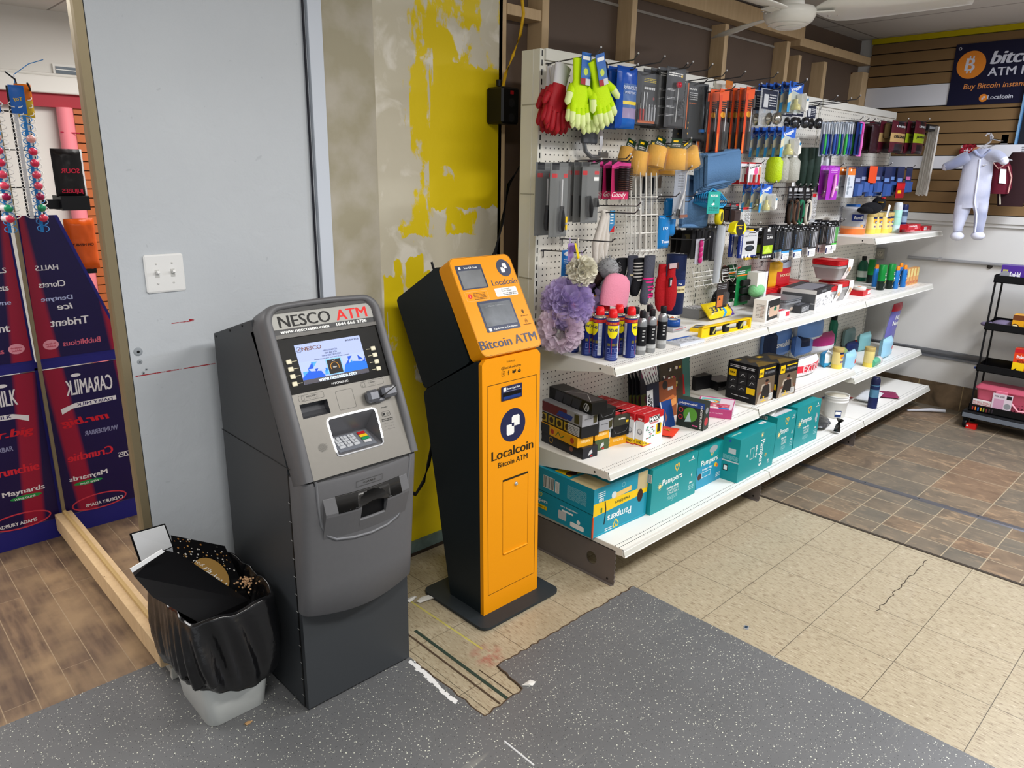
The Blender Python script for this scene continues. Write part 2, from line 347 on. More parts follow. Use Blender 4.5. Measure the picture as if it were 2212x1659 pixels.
# white trim board + cable beside it
b=MB(); b.box(1.314,2.335,0,1.365,2.42,ZC,hx('d3dae4',.45)); st(b.build('trim_6',bevel=.002))
b=MB(); b.tube([(1.300,2.343,ZC),(1.302,2.343,2.2),(1.3,2.343,1.4),(1.303,2.343,.9),(1.30,2.343,.2)],.004,hx('23242c',.5),8); tag(b.build('wall_cable'),'thin dark cable running down beside the white trim board','cable')
# ---- stripped yellow wall ----
t=NT('stripped_yellow_wall',.5); n=t.noise(5,8,sx=(1.6,1,.8),rough=.62,dist=.3); n=t.ramp(n,.28,.72); sn=t.noise(9,5,sx=(3.5,1,.18)); 
be=t.mix(t.noise(4,6),shex('c0b8a0'),shex('d6cfbb')); be=t.mix(t.ramp(t.noise(7,6,dist=.6),.52,.62),be,shex('e2dccd'))
gr=t.mix(t.ramp(t.noise(6,5),.4,.6),shex('a9a188'),shex('bdb6a6')); be=t.mix(t.ma('LESS_THAN',t.x,t.ma('ADD',1.603,t.ma('MULTIPLY',n,.004))),be,gr)
cov=.0
for (x0,x1,z0,z1,v) in ((1.0,2.4,0,3,.05),(1.86,2.4,1.50,2.06,1.3),(1.74,1.87,1.50,2.4,.45),(1.86,2.4,1.98,2.5,.56),(1.70,2.1,1.38,1.50,.47),(1.62,2.4,.0,1.24,.66),(1.70,2.4,0,.80,.98),(1.66,1.80,.9,1.3,.62)):
    cov=t.ma('MAXIMUM',cov,t.ma('MULTIPLY',t.rect(x0,x1,z0,z1,t.ma('ADD',t.x,t.ma('MULTIPLY',t.ma('SUBTRACT',sn,.5),.12)),t.ma('ADD',t.z,t.ma('MULTIPLY',t.ma('SUBTRACT',n,.5),.07))),v))
dx=t.ma('SUBTRACT',t.x,2.02); dz=t.ma('SUBTRACT',t.z,1.93); ci=t.ma('LESS_THAN',t.ma('ADD',t.ma('MULTIPLY',dx,dx),t.ma('MULTIPLY',dz,dz)),.0042); cov=t.ma('SUBTRACT',cov,t.ma('MULTIPLY',ci,.55))
dx=t.ma('SUBTRACT',t.x,1.93); dz=t.ma('SUBTRACT',t.z,1.60); ci=t.ma('LESS_THAN',t.ma('ADD',t.ma('MULTIPLY',dx,dx),t.ma('MULTIPLY',t.ma('MULTIPLY',dz,dz),.6)),.0026); cov=t.ma('SUBTRACT',cov,t.ma('MULTIPLY',ci,.6))
f=t.ramp(t.ma('SUBTRACT',cov,n),-.03,.06); a=t.mix(f,be,t.mix(t.noise(3,3),shex('d8bc04'),shex('e6cc0c'))); t.col(a); t.bump(t.ma('ADD',t.ma('MULTIPLY',f,-.5),t.noise(30,6)),.25,.004)
b=MB(); b.box(1.36,2.40,0.0,2.235,2.47,ZC,t.m); b.box(1.36,2.396,.05,1.603,2.41,ZC,t.m); st(b.build('wall_back'))
b=MB(); b.box(1.36,2.385,0,2.235,2.41,.062,hx('63756f',.7,noise=.5,ns=25)); b.box(1.36,2.378,0,2.235,2.386,.012,hx('352b22',.8)); st(b.build('baseboard_back'))
# ---- stud wall ----
BRN=mat('brown_board',shex('66564a'),.6,noise=.12,ns=4)
t=NT('pine_stud',.6); n=t.noise(8,6,sx=(6,6,.5),dist=.5); a=t.mix(n,shex('bfa078'),shex('dcc096')); v=t.n.new('ShaderNodeTexVoronoi'); v.inputs['Scale'].default_value=5; t.l.new(t.obj,v.inputs['Vector']); a=t.mix(t.ma('LESS_THAN',v.outputs['Distance'],.06),a,shex('5f3b21')); t.col(a); PINE=t.m
b=MB(); b.box(2.235,2.49,0,6.1,2.52,ZC,BRN); st(b.build('wall_back'))
k=[7]
def stud(x0,x1,y0,y1,z0,z1):
    b=MB(); b.box(x0,y0,z0,x1,y1,z1,PINE); st(b.build('trim_%d'%k[0],bevel=.002)); k[0]+=1
for x,wd in ((2.215,.042),(2.467,.042),(3.085,.040),(3.93,.04),(4.66,.045),(4.835,.04),(5.21,.045),(5.86,.12)): stud(x,x+wd,2.40,2.49,0,2.46 if x<4.8 else 2.40)
zb=at(1558,35,2.40).z
stud(2.262,2.462,2.40,2.488,2.268,2.31)
stud(2.6,4.88,2.40,2.488,zb,zb+.04+.06)
stud(4.83,5.98,2.398,2.487,zb-.035,zb+.015)
b=MB(); zz=at(1420,35,2.49).z; b.box(2.75,2.484,zz-.006,4.7,2.49,zz+.006,hx('9c958c',.5)); 
st(b.build('trim_%d'%k[0])); k[0]+=1
# ---- far wall ----
WW=mat('white_painted_wall',shex('cfcdc8'),.5,noise=.04,ns=3,bump=.15); SLB=mat('slat_brown',shex('7d6240'),.55,noise=.06,ns=8); SLD=hx('2a1f16',.8); WPN=hx('d6d6da',.35)
def fslab(name,z0,z1,m,x0=XW,x1=XW+.1): b=MB(); b.box(x0,-2,z0,x1,2.52,z1,m); return st(b.build(name))
fslab('wall_right',0,ZC,WW)
b=MB(); b.box(XW-.006,-2,1.415,XW+.0,2.398,2.59,SLD)
def slats(z0,z1,m):
    z=z0
    while z<z1-.02:
        e=min(z+.073,z1); b.box(XW-.022,-2,z,XW-.005,2.396,e-.004,m); z+=.0765
slats(1.418,1.719,SLB); slats(1.812,2.146,SLB); slats(2.295,2.59,SLB)
b.box(XW-.024,-2,1.722,XW-.005,2.396,1.808,WPN); b.box(XW-.024,-2,2.150,XW-.005,2.396,2.291,WPN); st(b.build('wall_right'))
b=MB(); b.box(XW-.03,-2,1.36,XW,2.4,1.412,WW); b.box(XW-.018,-2,1.335,XW,2.4,1.36,WW); st(b.build('trim_%d'%k[0],bevel=.003)); k[0]+=1
b=MB(); b.box(XW-.03,-2,2.592,XW,2.4,ZC-.002,hx('b8a600',.5)); st(b.build('trim_%d'%k[0])); k[0]+=1
b=MB(); b.prism([(XW,.365),(XW-.025,.372),(XW-.02,.385),(XW-.01,.39),(XW-.02,.41),(XW-.025,.425),(XW,.43)],1,-2,2.1,hx('74767a',.35,metal=.6)); st(b.build('trim_%d'%k[0])); k[0]+=1
t=NT('slate_wall_base',.45); n=t.noise(7,7,dist=1); a=t.mix(t.ramp(n,.3,.7),shex('43382a'),shex('75614a')); a=t.mix(t.grid(t.y,.30,1.40,.005),a,shex('a08c66')); t.col(a)
b=MB(); b.box(XW-.012,-2,0,XW,2.4,.186,t.m); st(b.build('baseboard_right'))
# ceiling
t=NT('ceiling_tile',.8); g=t.ma('MAXIMUM',t.grid(t.x,.61,5.92,.014),t.grid(t.y,1.22,2.36,.014)); a=t.mix(g,shex('c9c6c0'),shex('8a8580')); t.col(a)
b=MB(); b.box(-3,-2,ZC,6.2,7,ZC+.05,t.m); st(b.build('ceiling'))
# ---- room seen in the mirror ----
b=MB(); b.box(-3,6,0,3,6.1,ZC,hx('dcd9d2',.6,noise=.06,ns=2)); st(b.build('wall_far'))
b=MB(); b.box(-3,5.9,2.105,.9,6,2.215,hx('dedbd4',.5)); b.box(-3,5.93,2.215,.9,6,2.235,hx('dedbd4',.5)); st(b.build('trim_%d'%k[0],bevel=.01)); k[0]+=1
b=MB(); b.box(-3,5.94,2.02,.9,6,2.105,hx('a32a36',.5)); st(b.build('trim_%d'%k[0])); k[0]+=1
b=MB(); b.lathe([(.05,0),(.05,2.02)],hx('f08a93',.5),20,(-.18,5.93,0)); b.tube([(-.13,5.9,1.86),(-.24,5.87,1.855)],.004,hx('b02040'),5); st(b.build('trim_%d'%k[0])); k[0]+=1
b=MB(); b.box(-3,5.97,0,-.24,6,2.02,SLD)
z=0
while z<1.99: b.box(-3,5.955,z,-.24,5.972,z+.055,hx('b5673a',.5)); z+=.062
st(b.build('wall_far'))
b=MB(); b.box(-.34,5.98,2.235,-.16,6.0,2.30,hx('e2e0da',.5)); b.box(-.325,5.975,2.24,-.175,5.985,2.285,hx('55606a',.2)); b.box(-.325,5.97,2.262,-.175,5.98,2.267,WHT); st(b.build('window_1'))
b=MB(); b.box(-3,2.45,0,-2.95,6,ZC,hx('dcd9d2',.6)); st(b.build('wall_side'))
# ================= MIRROR =================
GOLD=hx('8f8266',.35,metal=.35); 
r=thing('wall_mirror','tall wall mirror in a brushed gold-brown frame beside the candy stand','mirror',(.64,3,.1))
Wm=TR(-.64,-3,-.1)
b=MB(); b.T=Wm; b.box(.6385,2.41,.13,.6395,3.56,2.6,mat('mirror_glass',(.93,.93,.93),.01,1)); b.build('mirror_glass',r)
b=MB(); b.T=Wm
b.prism([(.658,2.352),(.634,2.352),(.630,2.362),(.628,2.385),(.633,2.40),(.638,2.412),(.658,2.412)],2,.13,2.6,GOLD); b.box(.632,3.55,.13,.65,3.565,2.6,GOLD); b.box(.632,2.4,.135,.65,3.55,.148,hx('b89a66',.4)); b.build('frame',r)
b=MB(); b.T=Wm; b.box(.6396,2.41,.12,.658,3.56,2.6,hx('26282a')); b.build('backing',r)
b=MB(); b.box(.6575,2.353,.13,.6598,2.47,ZC,hx('26282a')); b.box(.660,2.471,0,.90,3.6,ZC,hx('9aa0a6')); 
st(b.build('wall_partition'))
b=MB(); b.box(.605,2.27,.05,.657,3.58,.128,PINE); tag(b.build('pine_board',bevel=.002),'raw pine board lying under the mirror along the wood-look floor','board')
# light switch
r=thing('light_switch','white double toggle light switch plate on the grey wall','light switch',(.786,2.35,1.33))
PL=hx('eeeeec',.3)
b=MB(); b.box(-.0575,-.007,-.0575,.0575,0,.0575,PL,bv=.005); b.build('switch_plate',r)
for x in (-.023,.023):
    q=MB(); q.box(-.006,-.001,-.012,.006,.0,.012,hx('c8c8c4'),T=TR(x,-.007,0)); q.box(-.0035,-.016,-.002,.0035,0,.006,PL,T=TR(x,-.007,0)@RX(-.3)); q.build('toggle',r)
    for z in (-.03,.03): q=MB(); q.lathe([(.0032,0),(.003,.0012),(.0006,.0012)],hx('d8d8d4',.3),10,T=TR(x,-.007,z)@RX(PI/2)); q.build('screw',r)
# ================= ATM =================
AO=(1.08,2.04,0); WA=TR(-1.08,-2.04,0)
ABODY=hx('393c3f',.45,spec=.4); ASIL=mat('atm_silver_plastic',shex('69696b'),.48,.2,noise=.05,ns=60); ADRK=hx('3a3c3f',.4); AMID=mat('atm_fascia_silver',shex('827f79'),.42,.35,noise=.04,ns=80)
atm=thing('cash_machine','grey cash machine with a blue glowing screen and keypad against the grey wall','cash machine',AO)
def apart(b,n,bevel=0): return b.build(n,atm,bevel=bevel)
b=MB(); b.T=WA; b.prism([(1.832,.012),(1.832,.815),(1.99,1.226),(2.265,1.142),(2.275,.012)],0,.885,1.275,ABODY)
b.tube([(.884,1.815,.822),(.884,2.272,.822)],.0015,BLK,4)
for y,z in ((2.05,1.20),(2.14,1.172),(2.25,1.135)): b.lathe([(.004,0),(.003,.002)],BLK,8,T=TR(.885,y,z)@RX(-PI/2,'Y'))
apart(b,'cabinet',.004)
b=MB(); b.T=WA; b.box(.887,1.808,.012,1.273,1.832,.40,ABODY); b.box(.8849,1.826,.012,.886,1.8335,.80,BLK)
for i in range(12): b.box(.8842,1.828,.05+i*.06,.886,1.84,.052+i*.06,hx('8a8a88'))
apart(b,'safe_door',.004)
def ring(yf,yb,xa,xb,bul,r,n=14):
    pts=[]
    def fy(x): u=(x-xa)/(xb-xa); return yf-bul*math.sin(PI*max(0,min(1,u)))**.9
    pts.append((xa,yb)); pts.append((xa,yf+r))
    for i in range(1,5): a=PI/2*i/5; pts.append((xa+r-r*math.cos(a),yf+r-r*math.sin(a)-bul*math.sin(PI*(r-r*math.cos(a))/(xb-xa))))
    for i in range(n+1): x=xa+r+(xb-xa-2*r)*i/n; pts.append((x,fy(x)))
    for i in range(4,0,-1): a=PI/2*i/5; x=xb-r+r*math.cos(a); pts.append((x,yf+r-r*math.sin(a)-bul*math.sin(PI*(xb-x)/(xb-xa))))
    pts.append((xb,yf+r)); pts.append((xb,yb)); return pts
# lower bowed panel
b=MB(); b.T=WA; rs=[]
for z,yf in ((.352,1.790),(.36,1.780),(.45,1.770),(.6,1.756),(.72,1.745),(.788,1.739),(.797,1.742)):
    rr=[]
    for (x,y) in ring(yf,1.835,.8855,1.2745,.028,.02):
        u=(x-.888)/.384; zz=z-(.022*math.sin(PI*u)+.02*(1-u)*0 if z<.4 and y<1.82 else 0); rr.append((x,y,zz))
    rs.append(rr)
b.loft(rs,ASIL); apart(b,'lower_fascia')
# hood: bezel round the sloping control panel
fO=V((.925,1.735,.81)); tl=math.radians(24.5); fu=V((1,0,0)); fv=V((0,math.sin(tl),math.cos(tl))); fn=fu.cross(fv)
FM=Matrix((fu,fv,fn)).transposed().to_4x4(); FM.translation=fO
def arch(ox,top_,r,u0,u1,v0,n=10):
    p=[]
    for i in range(9): p.append((u0,v0+(top_-r-v0)*i/8))
    for i in range(1,n): a=PI/2*i/n; p.append((u0+r-r*math.cos(a),top_-r+r*math.sin(a)))
    for i in range(9): p.append((u0+r+(u1-u0-2*r)*i/8,top_+.004*math.sin(PI*i/8)))
    for i in range(1,n): a=PI/2*(1-i/n); p.append((u1-r+r*math.cos(a),top_-r+r*math.sin(a)))
    for i in range(9): p.append((u1,top_-r-(top_-r-v0)*i/8))
    return p
po=arch(0,.507,.055,-.040,.350,-.006); pi_=arch(0,.487,.038,-.012,.322,-.006)
b=MB(); b.T=WA@FM; rings=[]
for (ou,ov),(iu,iv) in zip(po,pi_):
    def lp(f,n): return (ou+(iu-ou)*f,ov+(iv-ov)*f,n)
    tp=min(1,max(.15,(ov+.03)/.14)); dd=-.075-.10*max(0,(ov-.40))
    rings.append([lp(0,dd),lp(0,-.012),lp(.10,.008*tp),lp(.22,.015*tp),lp(.5,.018*tp),lp(.82,.017*tp),lp(1,.008*tp),lp(1,-.02),lp(.4,-.03)])
b.loft(rings,ASIL,closed=True); 
inn=[]
apart(b,'hood')
b=MB(); b.T=WA@FM; b.box(-.012,-.02,-.03,.322,-.006,-.004,BLK); apart(b,'shadow_gap')  # black strip standing in for the shade in the seam below the panel
# control panel with recesses
b=MB(); b.T=WA@FM
def rc(x0,y0,x1,y1,m,z=0): b.add([(x0,y0,z),(x1,y0,z),(x1,y1,z),(x0,y1,z)],[(0,1,2,3)],m)
rc(-.012,-.006,.322,.045,AMID); rc(-.012,.045,.078,.154,AMID); rc(.238,.045,.322,.154,AMID); rc(-.012,.154,.322,.170,AMID)
rc(-.012,.170,.007,.212,AMID); rc(.094,.170,.322,.212,AMID); rc(-.012,.212,.322,.243,AMID)
# receipt pocket
RCP=[(.170,0),(.171,-.010),(.178,-.020),(.190,-.026),(.206,-.030),(.212,-.030),(.212,0)]; DRC=mat('atm_dark_recess',shex('55565a'),.3,.4)
b.loft([[(.007,v,n) for v,n in RCP],[(.094,v,n) for v,n in RCP]],DRC,smooth=False,cap=False,closed=False); b.add([(.007,v,n) for v,n in RCP],[tuple(range(7))],DRC); b.add([(.094,v,n) for v,n in RCP],[tuple(range(7))],DRC)
for q,z in ((FM,0),): pass
fr_=Fr(b,(0,0,0),(1,0,0),(0,1,0))
LN=hx('3f3e3b')
def rrline(x0,y0,x1,y1,r=.004,t=.0009,m=LN):
    pts=[]
    for cx,cy,a in((x1-r,y0+r,-PI/2),(x1-r,y1-r,0),(x0+r,y1-r,PI/2),(x0+r,y0+r,PI)): pts+=[(cx+r*math.cos(a+PI/2*i/4),cy+r*math.sin(a+PI/2*i/4)) for i in range(5)]
    fr_.L(pts+[pts[0]],t,m)
rrline(.125,.171,.181,.228); rrline(.009,.2195,.088,.2365); rrline(.214,.222,.294,.2395)
fr_.T('RECEIPT',.052,.2305,.036,LN,.0045); fr_.T('CARD',.252,.2335,.025,LN,.004); rrline(.018,.2215,.026,.2345,.001); rrline(.219,.2245,.228,.2375,.001)
for i in range(9): fr_.C(.040+i*.004,.2245-.0015*(i%2),.0007,LN,n=6)
for i in range(6): fr_.C(.243+i*.004,.227-.0015*(i%2),.0007,LN,n=6)
fr_.T('Audio',.272,.1505,.022,LN,.004); rrline(.257,.122,.286,.137,.005); fr_.Rr(.260,.1255,.268,.1335,.002,BLK); fr_.C(.278,.1295,.004,hx('77756f'))
fr_.lines(.252,.108,.292,.118,2,LN,.5); 
RR=random.Random(3)
for i in range(3):
    for j in range(9):
        if RR.random()<.75: fr_.C(.252+j*.0045,.101-i*.009-.002*RR.random(),.0007,LN,n=6)
for i in range(-5,6):
    for j in range(-4,5):
        if (i/5.5)**2+(j/4.5)**2<1: fr_.C(.040+i*.0026+(j%2)*.0013,.079+j*.0026,.0007,BLK,n=6)
apart(b,'control_panel')
# keypad recess
b=MB(); b.T=WA@FM; RD=mat('atm_recess',shex('66666a'),.33,.4)
b.add([(.078,.154,0),(.238,.154,0),(.222,.104,-.055),(.092,.104,-.055)],[(3,2,1,0)],RD); b.add([(.078,.045,0),(.238,.045,0),(.222,.104,-.055),(.092,.104,-.055)],[(0,1,2,3)],RD)
b.add([(.078,.045,0),(.078,.154,0),(.092,.104,-.055)],[(0,2,1)],RD); b.add([(.238,.045,0),(.238,.154,0),(.222,.104,-.055)],[(0,1,2)],RD)
kp=apart(b,'keypad_recess')
kv=V((0,.104-.045,-.055)).normalized(); 
KT=WA@FM@(lambda u,v,o:(lambda M:(setattr(M,'translation',o),M)[1])(Matrix((u,v,u.cross(v))).transposed().to_4x4()))(V((1,0,0)),kv,V((.158,.060,-.014)))
q=MB(); q.T=KT; q.box(-.066,-.012,-.004,.060,.054,.0015,hx('6c7078',.35)); q.build('keypad_plate',atm)
KEY=hx('b9bcc0',.35); lab=[['1','2','3'],['4','5','6'],['7','8','9'],['','0','']]
for i in range(4):
    for j in range(3):
        q=MB(); q.T=KT; x=-.058+j*.024; y=.038-i*.0128; q.box(x,y,.0015,x+.0205,y+.0105,.005,KEY,bv=.001)
        if lab[i][j]: Fr(q,(0,0,.005),(1,0,0),(0,1,0)).T(lab[i][j],x+.008,y+.005,.0035,BLK,.006)
        q.build('key',atm)
for i,c in enumerate(('b02025','e8c020','1f8a55','c8c8ca')):
    q=MB(); q.T=KT; y=.038-i*.0128; q.box(.024,y,.0015,.050,y+.0105,.005,hx(c,.35),bv=.001); q.build('key',atm)
b=MB(); b.T=WA@FM; LED=mat('keypad_led',(1,1,1),.3,emit=2.6)
b.tube([(.079,.056,.001),(.076,.10,.001),(.075,.142,.001),(.077,.150,.001),(.084,.155,.001),(.15,.156,.001),(.228,.156,.001),(.236,.153,.001),(.240,.146,.001),(.240,.10,.001),(.238,.062,.001)],.0028,LED,8); apart(b,'led_surround')
b=MB(); b.T=WA@FM; b.tube([(.079,.056,.001),(.081,.046,.001),(.088,.042,.001),(.228,.042,.001),(.236,.048,.001),(.238,.062,.001)],.0022,hx('c9cbd0',.3),8); apart(b,'recess_trim')
# card reader
b=MB(); b.T=WA@FM; CR=mat('atm_reader',shex('6e7076'),.3,.5)
b.box(.213,.171,0,.255,.208,.030,CR,bv=.008); b.box(.262,.176,0,.316,.212,.034,CR,bv=.008); b.box(.240,.168,0,.275,.185,.018,CR,bv=.005); b.prism([(.258,.180),(.262,.186),(.312,.206),(.312,.203)],2,.0,.036,BLK); b.prism([(.283,.198),(.300,.206),(.312,.202),(.296,.194)],2,.033,.0352,hx('a5a6a8')); apart(b,'card_reader')
# display area
b=MB(); b.T=WA@FM; b.box(-.012,.243,-.01,.322,.405,.0006,hx('0c0b0a',.3,spec=.07)); f=Fr(b,(0,0,.0006),(1,0,0),(0,1,0)); f.T('HYOSUNG',.149,.2525,.056,hx('d8d8d8'),.0065)
for v in (.3372,.3157,.2942,.2724): f.R(.019,v-.0007,.034,v+.0007,hx('d8cfae'))
for v in (.3347,.3137,.2925,.2703): f.R(.2645,v-.0007,.278,v+.0007,hx('d8cfae'))
apart(b,'display_panel')
EM=.85
sc=lambda h,e=EM: mat('screen_'+h,shex(h),.3,emit=e)
b=MB(); b.T=WA@FM; f=Fr(b,(0,0,.0009),(1,0,0),(0,1,0)); f.R(.0375,.265,.2535,.382,sc('b9c6f2')); f.R(.0375,.3,.2535,.33,sc('bccbf4'))
RR.seed(4)
for i in range(34):
    x=RR.uniform(.040,.25); h_=.30+.028*abs((x-.145)/.1)*RR.uniform(.3,1); y=RR.uniform(.278,h_); s_=RR.uniform(.008,.02)
    p=[(x,y),(x+s_,y+RR.choice((0,s_))),(x+RR.choice((0,s_)),y+s_)]
    p=[(max(.038,min(.253,a)),max(.277,c)) for a,c in p]
    f.P(p if (p[1][0]-p[0][0])*(p[2][1]-p[0][1])-(p[1][1]-p[0][1])*(p[2][0]-p[0][0])>0 else p[::-1],sc(RR.choice(('2b7fe8','3f9cf0','2a5fe0','1d54d0','58b0f4'))))
f.P([(.0375,.277),(.11,.277),(.10,.296),(.06,.300),(.0375,.285)],sc('2c66e4')); f.P([(.17,.277),(.2535,.277),(.2535,.300),(.21,.307),(.18,.30)],sc('2f7ce8'))
f.R(.0375,.265,.2535,.2775,sc('6c6870',.5)); f.T('www.nescoatm.com',.147,.2705,.126,sc('dff4ff',1.3),.010)
f.C(.048,.3665,.0085,sc('4a5a80',.6)); f.C(.048,.3665,.0072,sc('b9c6f2')); 
for i,h_ in enumerate((.004,.007,.010)): f.R(.0435+i*.0035,.362,.0455+i*.0035,.362+h_,sc('8a5a4a',.6))
f.T('NESCO',.0885,.3668,.063,sc('8a5a44',.6),.0115,bold=.016); f.T('844 666 3726',.224,.3725,.046,sc('444a60',.5),.0055)
for s_,v,wd in (('NESCO FINANCIAL',.3530,.048),('1844 666 3726',.3455,.040),('WWW.NESCOATM.COM',.338,.062),('Please insert your card and do not remove',.3300,.115)): f.T(s_,.145,v,wd,sc('5a6690',.6),.0048)
f.Rr(.1205,.2785,.1715,.3265,.002,sc('8fd0ff')); f.R(.1235,.281,.1685,.3235,sc('3a3634',.5)); 
f.L([(.1455+.0135*math.cos(a),.301+.0135*math.sin(a)) for a in [PI*1.15-i*PI*1.3/14 for i in range(15)]],.0016,sc('e8a030')); f.T('TAP',.146,.3195,.010,WHT,.003); f.T('INSERT',.146,.300,.013,WHT,.004)
apart(b,'screen')
for us,vs in ((.009,(.3372,.3157,.2942,.2724)),(.2882,(.3347,.3137,.2925,.2703))):
    for v in vs: q=MB(); q.T=WA@FM; q.box(us-.008,v-.0065,.0,us+.008,v+.0065,.0045,hx('e3dcc0',.4),bv=.0015); q.build('side_key',atm)
# top sign
b=MB(); b.T=WA@FM; b.box(-.012,.405,-.01,.322,.416,.006,hx('55534f',.3)); b.box(-.010,.416,-.01,.320,.4785,.002,mat('sign_white',shex('dcdad2'),.35,emit=.35)); f=Fr(b,(0,0,.002),(1,0,0),(0,1,0)); f.R(-.010,.416,.320,.432,hx('16171b',.3))
f.T('NESCO',.092,.4535,.166,BLK,.0345,bold=.018); f.T('ATM',.247,.4525,.108,mat('sign_red',shex('f0403c'),.4,emit=.7),.032,bold=.018)
f.T('www.nescoatm.com',.085,.4235,.156,WHT,.0085,bold=.025); f.T('1844 666 3726',.240,.4245,.106,WHT,.0095,bold=.025); b.box(-.012,.4785,-.012,.322,.49,.008,hx('3a3a3a',.35)); apart(b,'sign')
# cash dispenser
def cy(x,z=.72): return 1.738+(.80-z)*.09-.028*math.sin(PI*(x-.8855)/.389)
b=MB(); b.T=WA
path=[(.918,.800),(.924,.72),(.932,.66),(.948,.622),(.975,.602),(1.03,.592),(1.09,.588),(1.15,.592),(1.195,.604),(1.220,.635),(1.234,.72),(1.242,.80)]
b.tube([(x,cy(x,z)-.0005,z) for x,z in path],.0045,hx('77787b',.4,metal=.2),8); apart(b,'dispenser_trim')
b=MB(); b.T=WA; DM=ASIL
def lf(x0,x1,pr,m,n=6): b.loft([[(x,cy(x,z)+dy,z) for dy,z in pr] for x in [x0+(x1-x0)*i/n for i in range(n+1)]],m,smooth=False)
WP=[(.012,.606),(.0,.606),(-.020,.688),(-.0205,.698),(-.001,.742),(.012,.742)]
lf(.936,1.045,WP,DM); lf(1.135,1.226,WP,DM); lf(1.045,1.135,[(.012,.606),(.0,.606),(-.011,.648),(-.006,.652),(.012,.646)],DM); lf(1.045,1.135,[(.012,.648),(-.0014,.648),(-.0014,.740),(.012,.740)],hx('08080a',.5)); apart(b,'dispenser_tray',.002)
b=MB(); b.T=WA; b.loft([[(x,cy(x,.69)-.0222+.004*math.exp(-((x-1.09)/.035)**2),.695+.010*math.exp(-((x-1.09)/.035)**2)),(x,cy(x,.742)-.0025,.7415),(x,cy(x,.742)-.001,.744),(x,cy(x,.69)-.0208,.698+.010*math.exp(-((x-1.09)/.035)**2))] for x in [.972+.222*i/16 for i in range(17)]],hx('2c2b2a',.2)); apart(b,'shutter')
b=MB(); b.T=WA; f=Fr(b,(1.035,cy(1.08,.765)-.0006,.757),(1,0,0),(0,-.09,1)); f.L([(0,0),(.09,0),(.09,.018),(0,.018),(0,0)],.0009,LN); f.T('CASH',.045,.009,.04,LN,.006); apart(b,'dispenser_label')
b=MB(); b.T=WA; b.lathe([(.014,0),(.013,.004),(.009,.004),(.008,.001),(.004,.001),(.003,.005),(.0005,.005)],mat('atm_bright',shex('a4a5a8'),.3,.5),20,T=TR(1.256,1.768,.645)@RX(PI/2)); apart(b,'lock')
# ================= KIOSK =================
ORG=mat('kiosk_orange',shex('f09a08'),.45,noise=.02,ns=200); KB=mat('kiosk_black',shex('1c2326'),.42); NAVY=hx('23264a',.4); KGR=hx('454a5e',.4)
KO=(1.77,1.93,0); WK=TR(-1.77,-1.93,0)
ks=thing('bitcoin_kiosk','orange and black bitcoin ATM kiosk with a tilted head on a black base plate','kiosk',KO)
b=MB(); b.T=WK
def rpoly(x0,y0,x1,y1,r,n=5):
    pts=[]
    for cx,cy_,a in((x1-r,y0+r,-PI/2),(x1-r,y1-r,0),(x0+r,y1-r,PI/2),(x0+r,y0+r,PI)): pts+=[(cx+r*math.cos(a+PI/2*i/n),cy_+r*math.sin(a+PI/2*i/n)) for i in range(n+1)]
    return pts
b.prism(rpoly(1.565,1.742,1.982,2.123,.035),2,.004,.014,mat('kiosk_base',shex('2e3336'),.5,noise=.15,ns=15)); b.build('base_plate',ks)
b=MB(); b.T=WK; b.prism([(1.828,.014),(1.846,1.0),(1.86,1.008),(2.15,.842),(2.165,.828),(2.168,.81),(2.016,.014)],0,1.627,1.913,KB); b.build('body',ks,bevel=.006)
b=MB(); bt=WK@TR(1.625,1.812,.014)@(lambda a:RX(PI/2-a))(.018); b.T=bt
b.prism([(0,0),(.29,0),(.29,.985),(.272,1.003),(.018,1.003),(0,.985)],2,-.018,0,ORG); f=Fr(b,(0,0,0),(1,0,0),(0,1,0))
KL=hx('2c2410'); 
f.L([(.0235,.905),(.272,.905),(.272,.078),(.0235,.078),(.0235,.905)],.0022,KL)
f.T('follow us',.139,.980,.042,KL,.009,bold=.0); f.T('@localcoinatm',.14,.957,.098,KL,.013,bold=.015)
f.L([(.094,.930),(.094,.946),(.109,.946),(.109,.930),(.094,.930)],.0018,KL); f.C(.1015,.938,.004,KL); f.C(.1015,.938,.0025,ORG)
f.T('f',.127,.938,.008,KL,.017,bold=.016); f.P([(.145,.934),(.155,.931),(.163,.936),(.165,.944),(.158,.945),(.154,.940),(.147,.945)],KL); f.C(.181,.936,.008,KL,.006); f.C(.181,.946,.002,KL); f.C(.178,.937,.0013,ORG); f.C(.184,.937,.0013,ORG)
f.C(.150,.735,.064,NAVY,n=40)
def loco(f,cx,cy,s,m1,m2):
    f.P([(cx-.55*s,cy-.5*s),(cx-.45*s,cy-.6*s),(cx-.02*s,cy-.6*s),(cx+.08*s,cy-.5*s),(cx+.08*s,cy+.08*s),(cx-.55*s,cy+.08*s)],m1); f.P([(cx-.12*s,cy-.08*s),(cx+.55*s,cy-.08*s),(cx+.55*s,cy+.5*s),(cx+.45*s,cy+.6*s),(cx,cy+.6*s),(cx-.12*s,cy+.5*s)],m1); f.P([(cx-.12*s,cy-.08*s),(cx+.08*s,cy-.08*s),(cx+.08*s,cy+.14*s),(cx-.12*s,cy+.14*s)],m2)
loco(f,.151,.735,.060,WHT,NAVY)
f.T('Localcoin',.150,.636,.216,KL,.036,bold=.018); f.T('Bitcoin ATM',.151,.594,.154,KL,.021,bold=.02)
f.L([(.0985,.522),(.0985,.222),(.232,.222),(.232,.522)],.0018,hx('a86a08')); f.R(.0985,.522,.232,.530,KL); 
b.build('front_panel',ks)
b=MB(); b.T=bt; b.tube([(.102,.224,.001),(.229,.224,.001)],.004,ORG,8); b.build('flap_lip',ks)
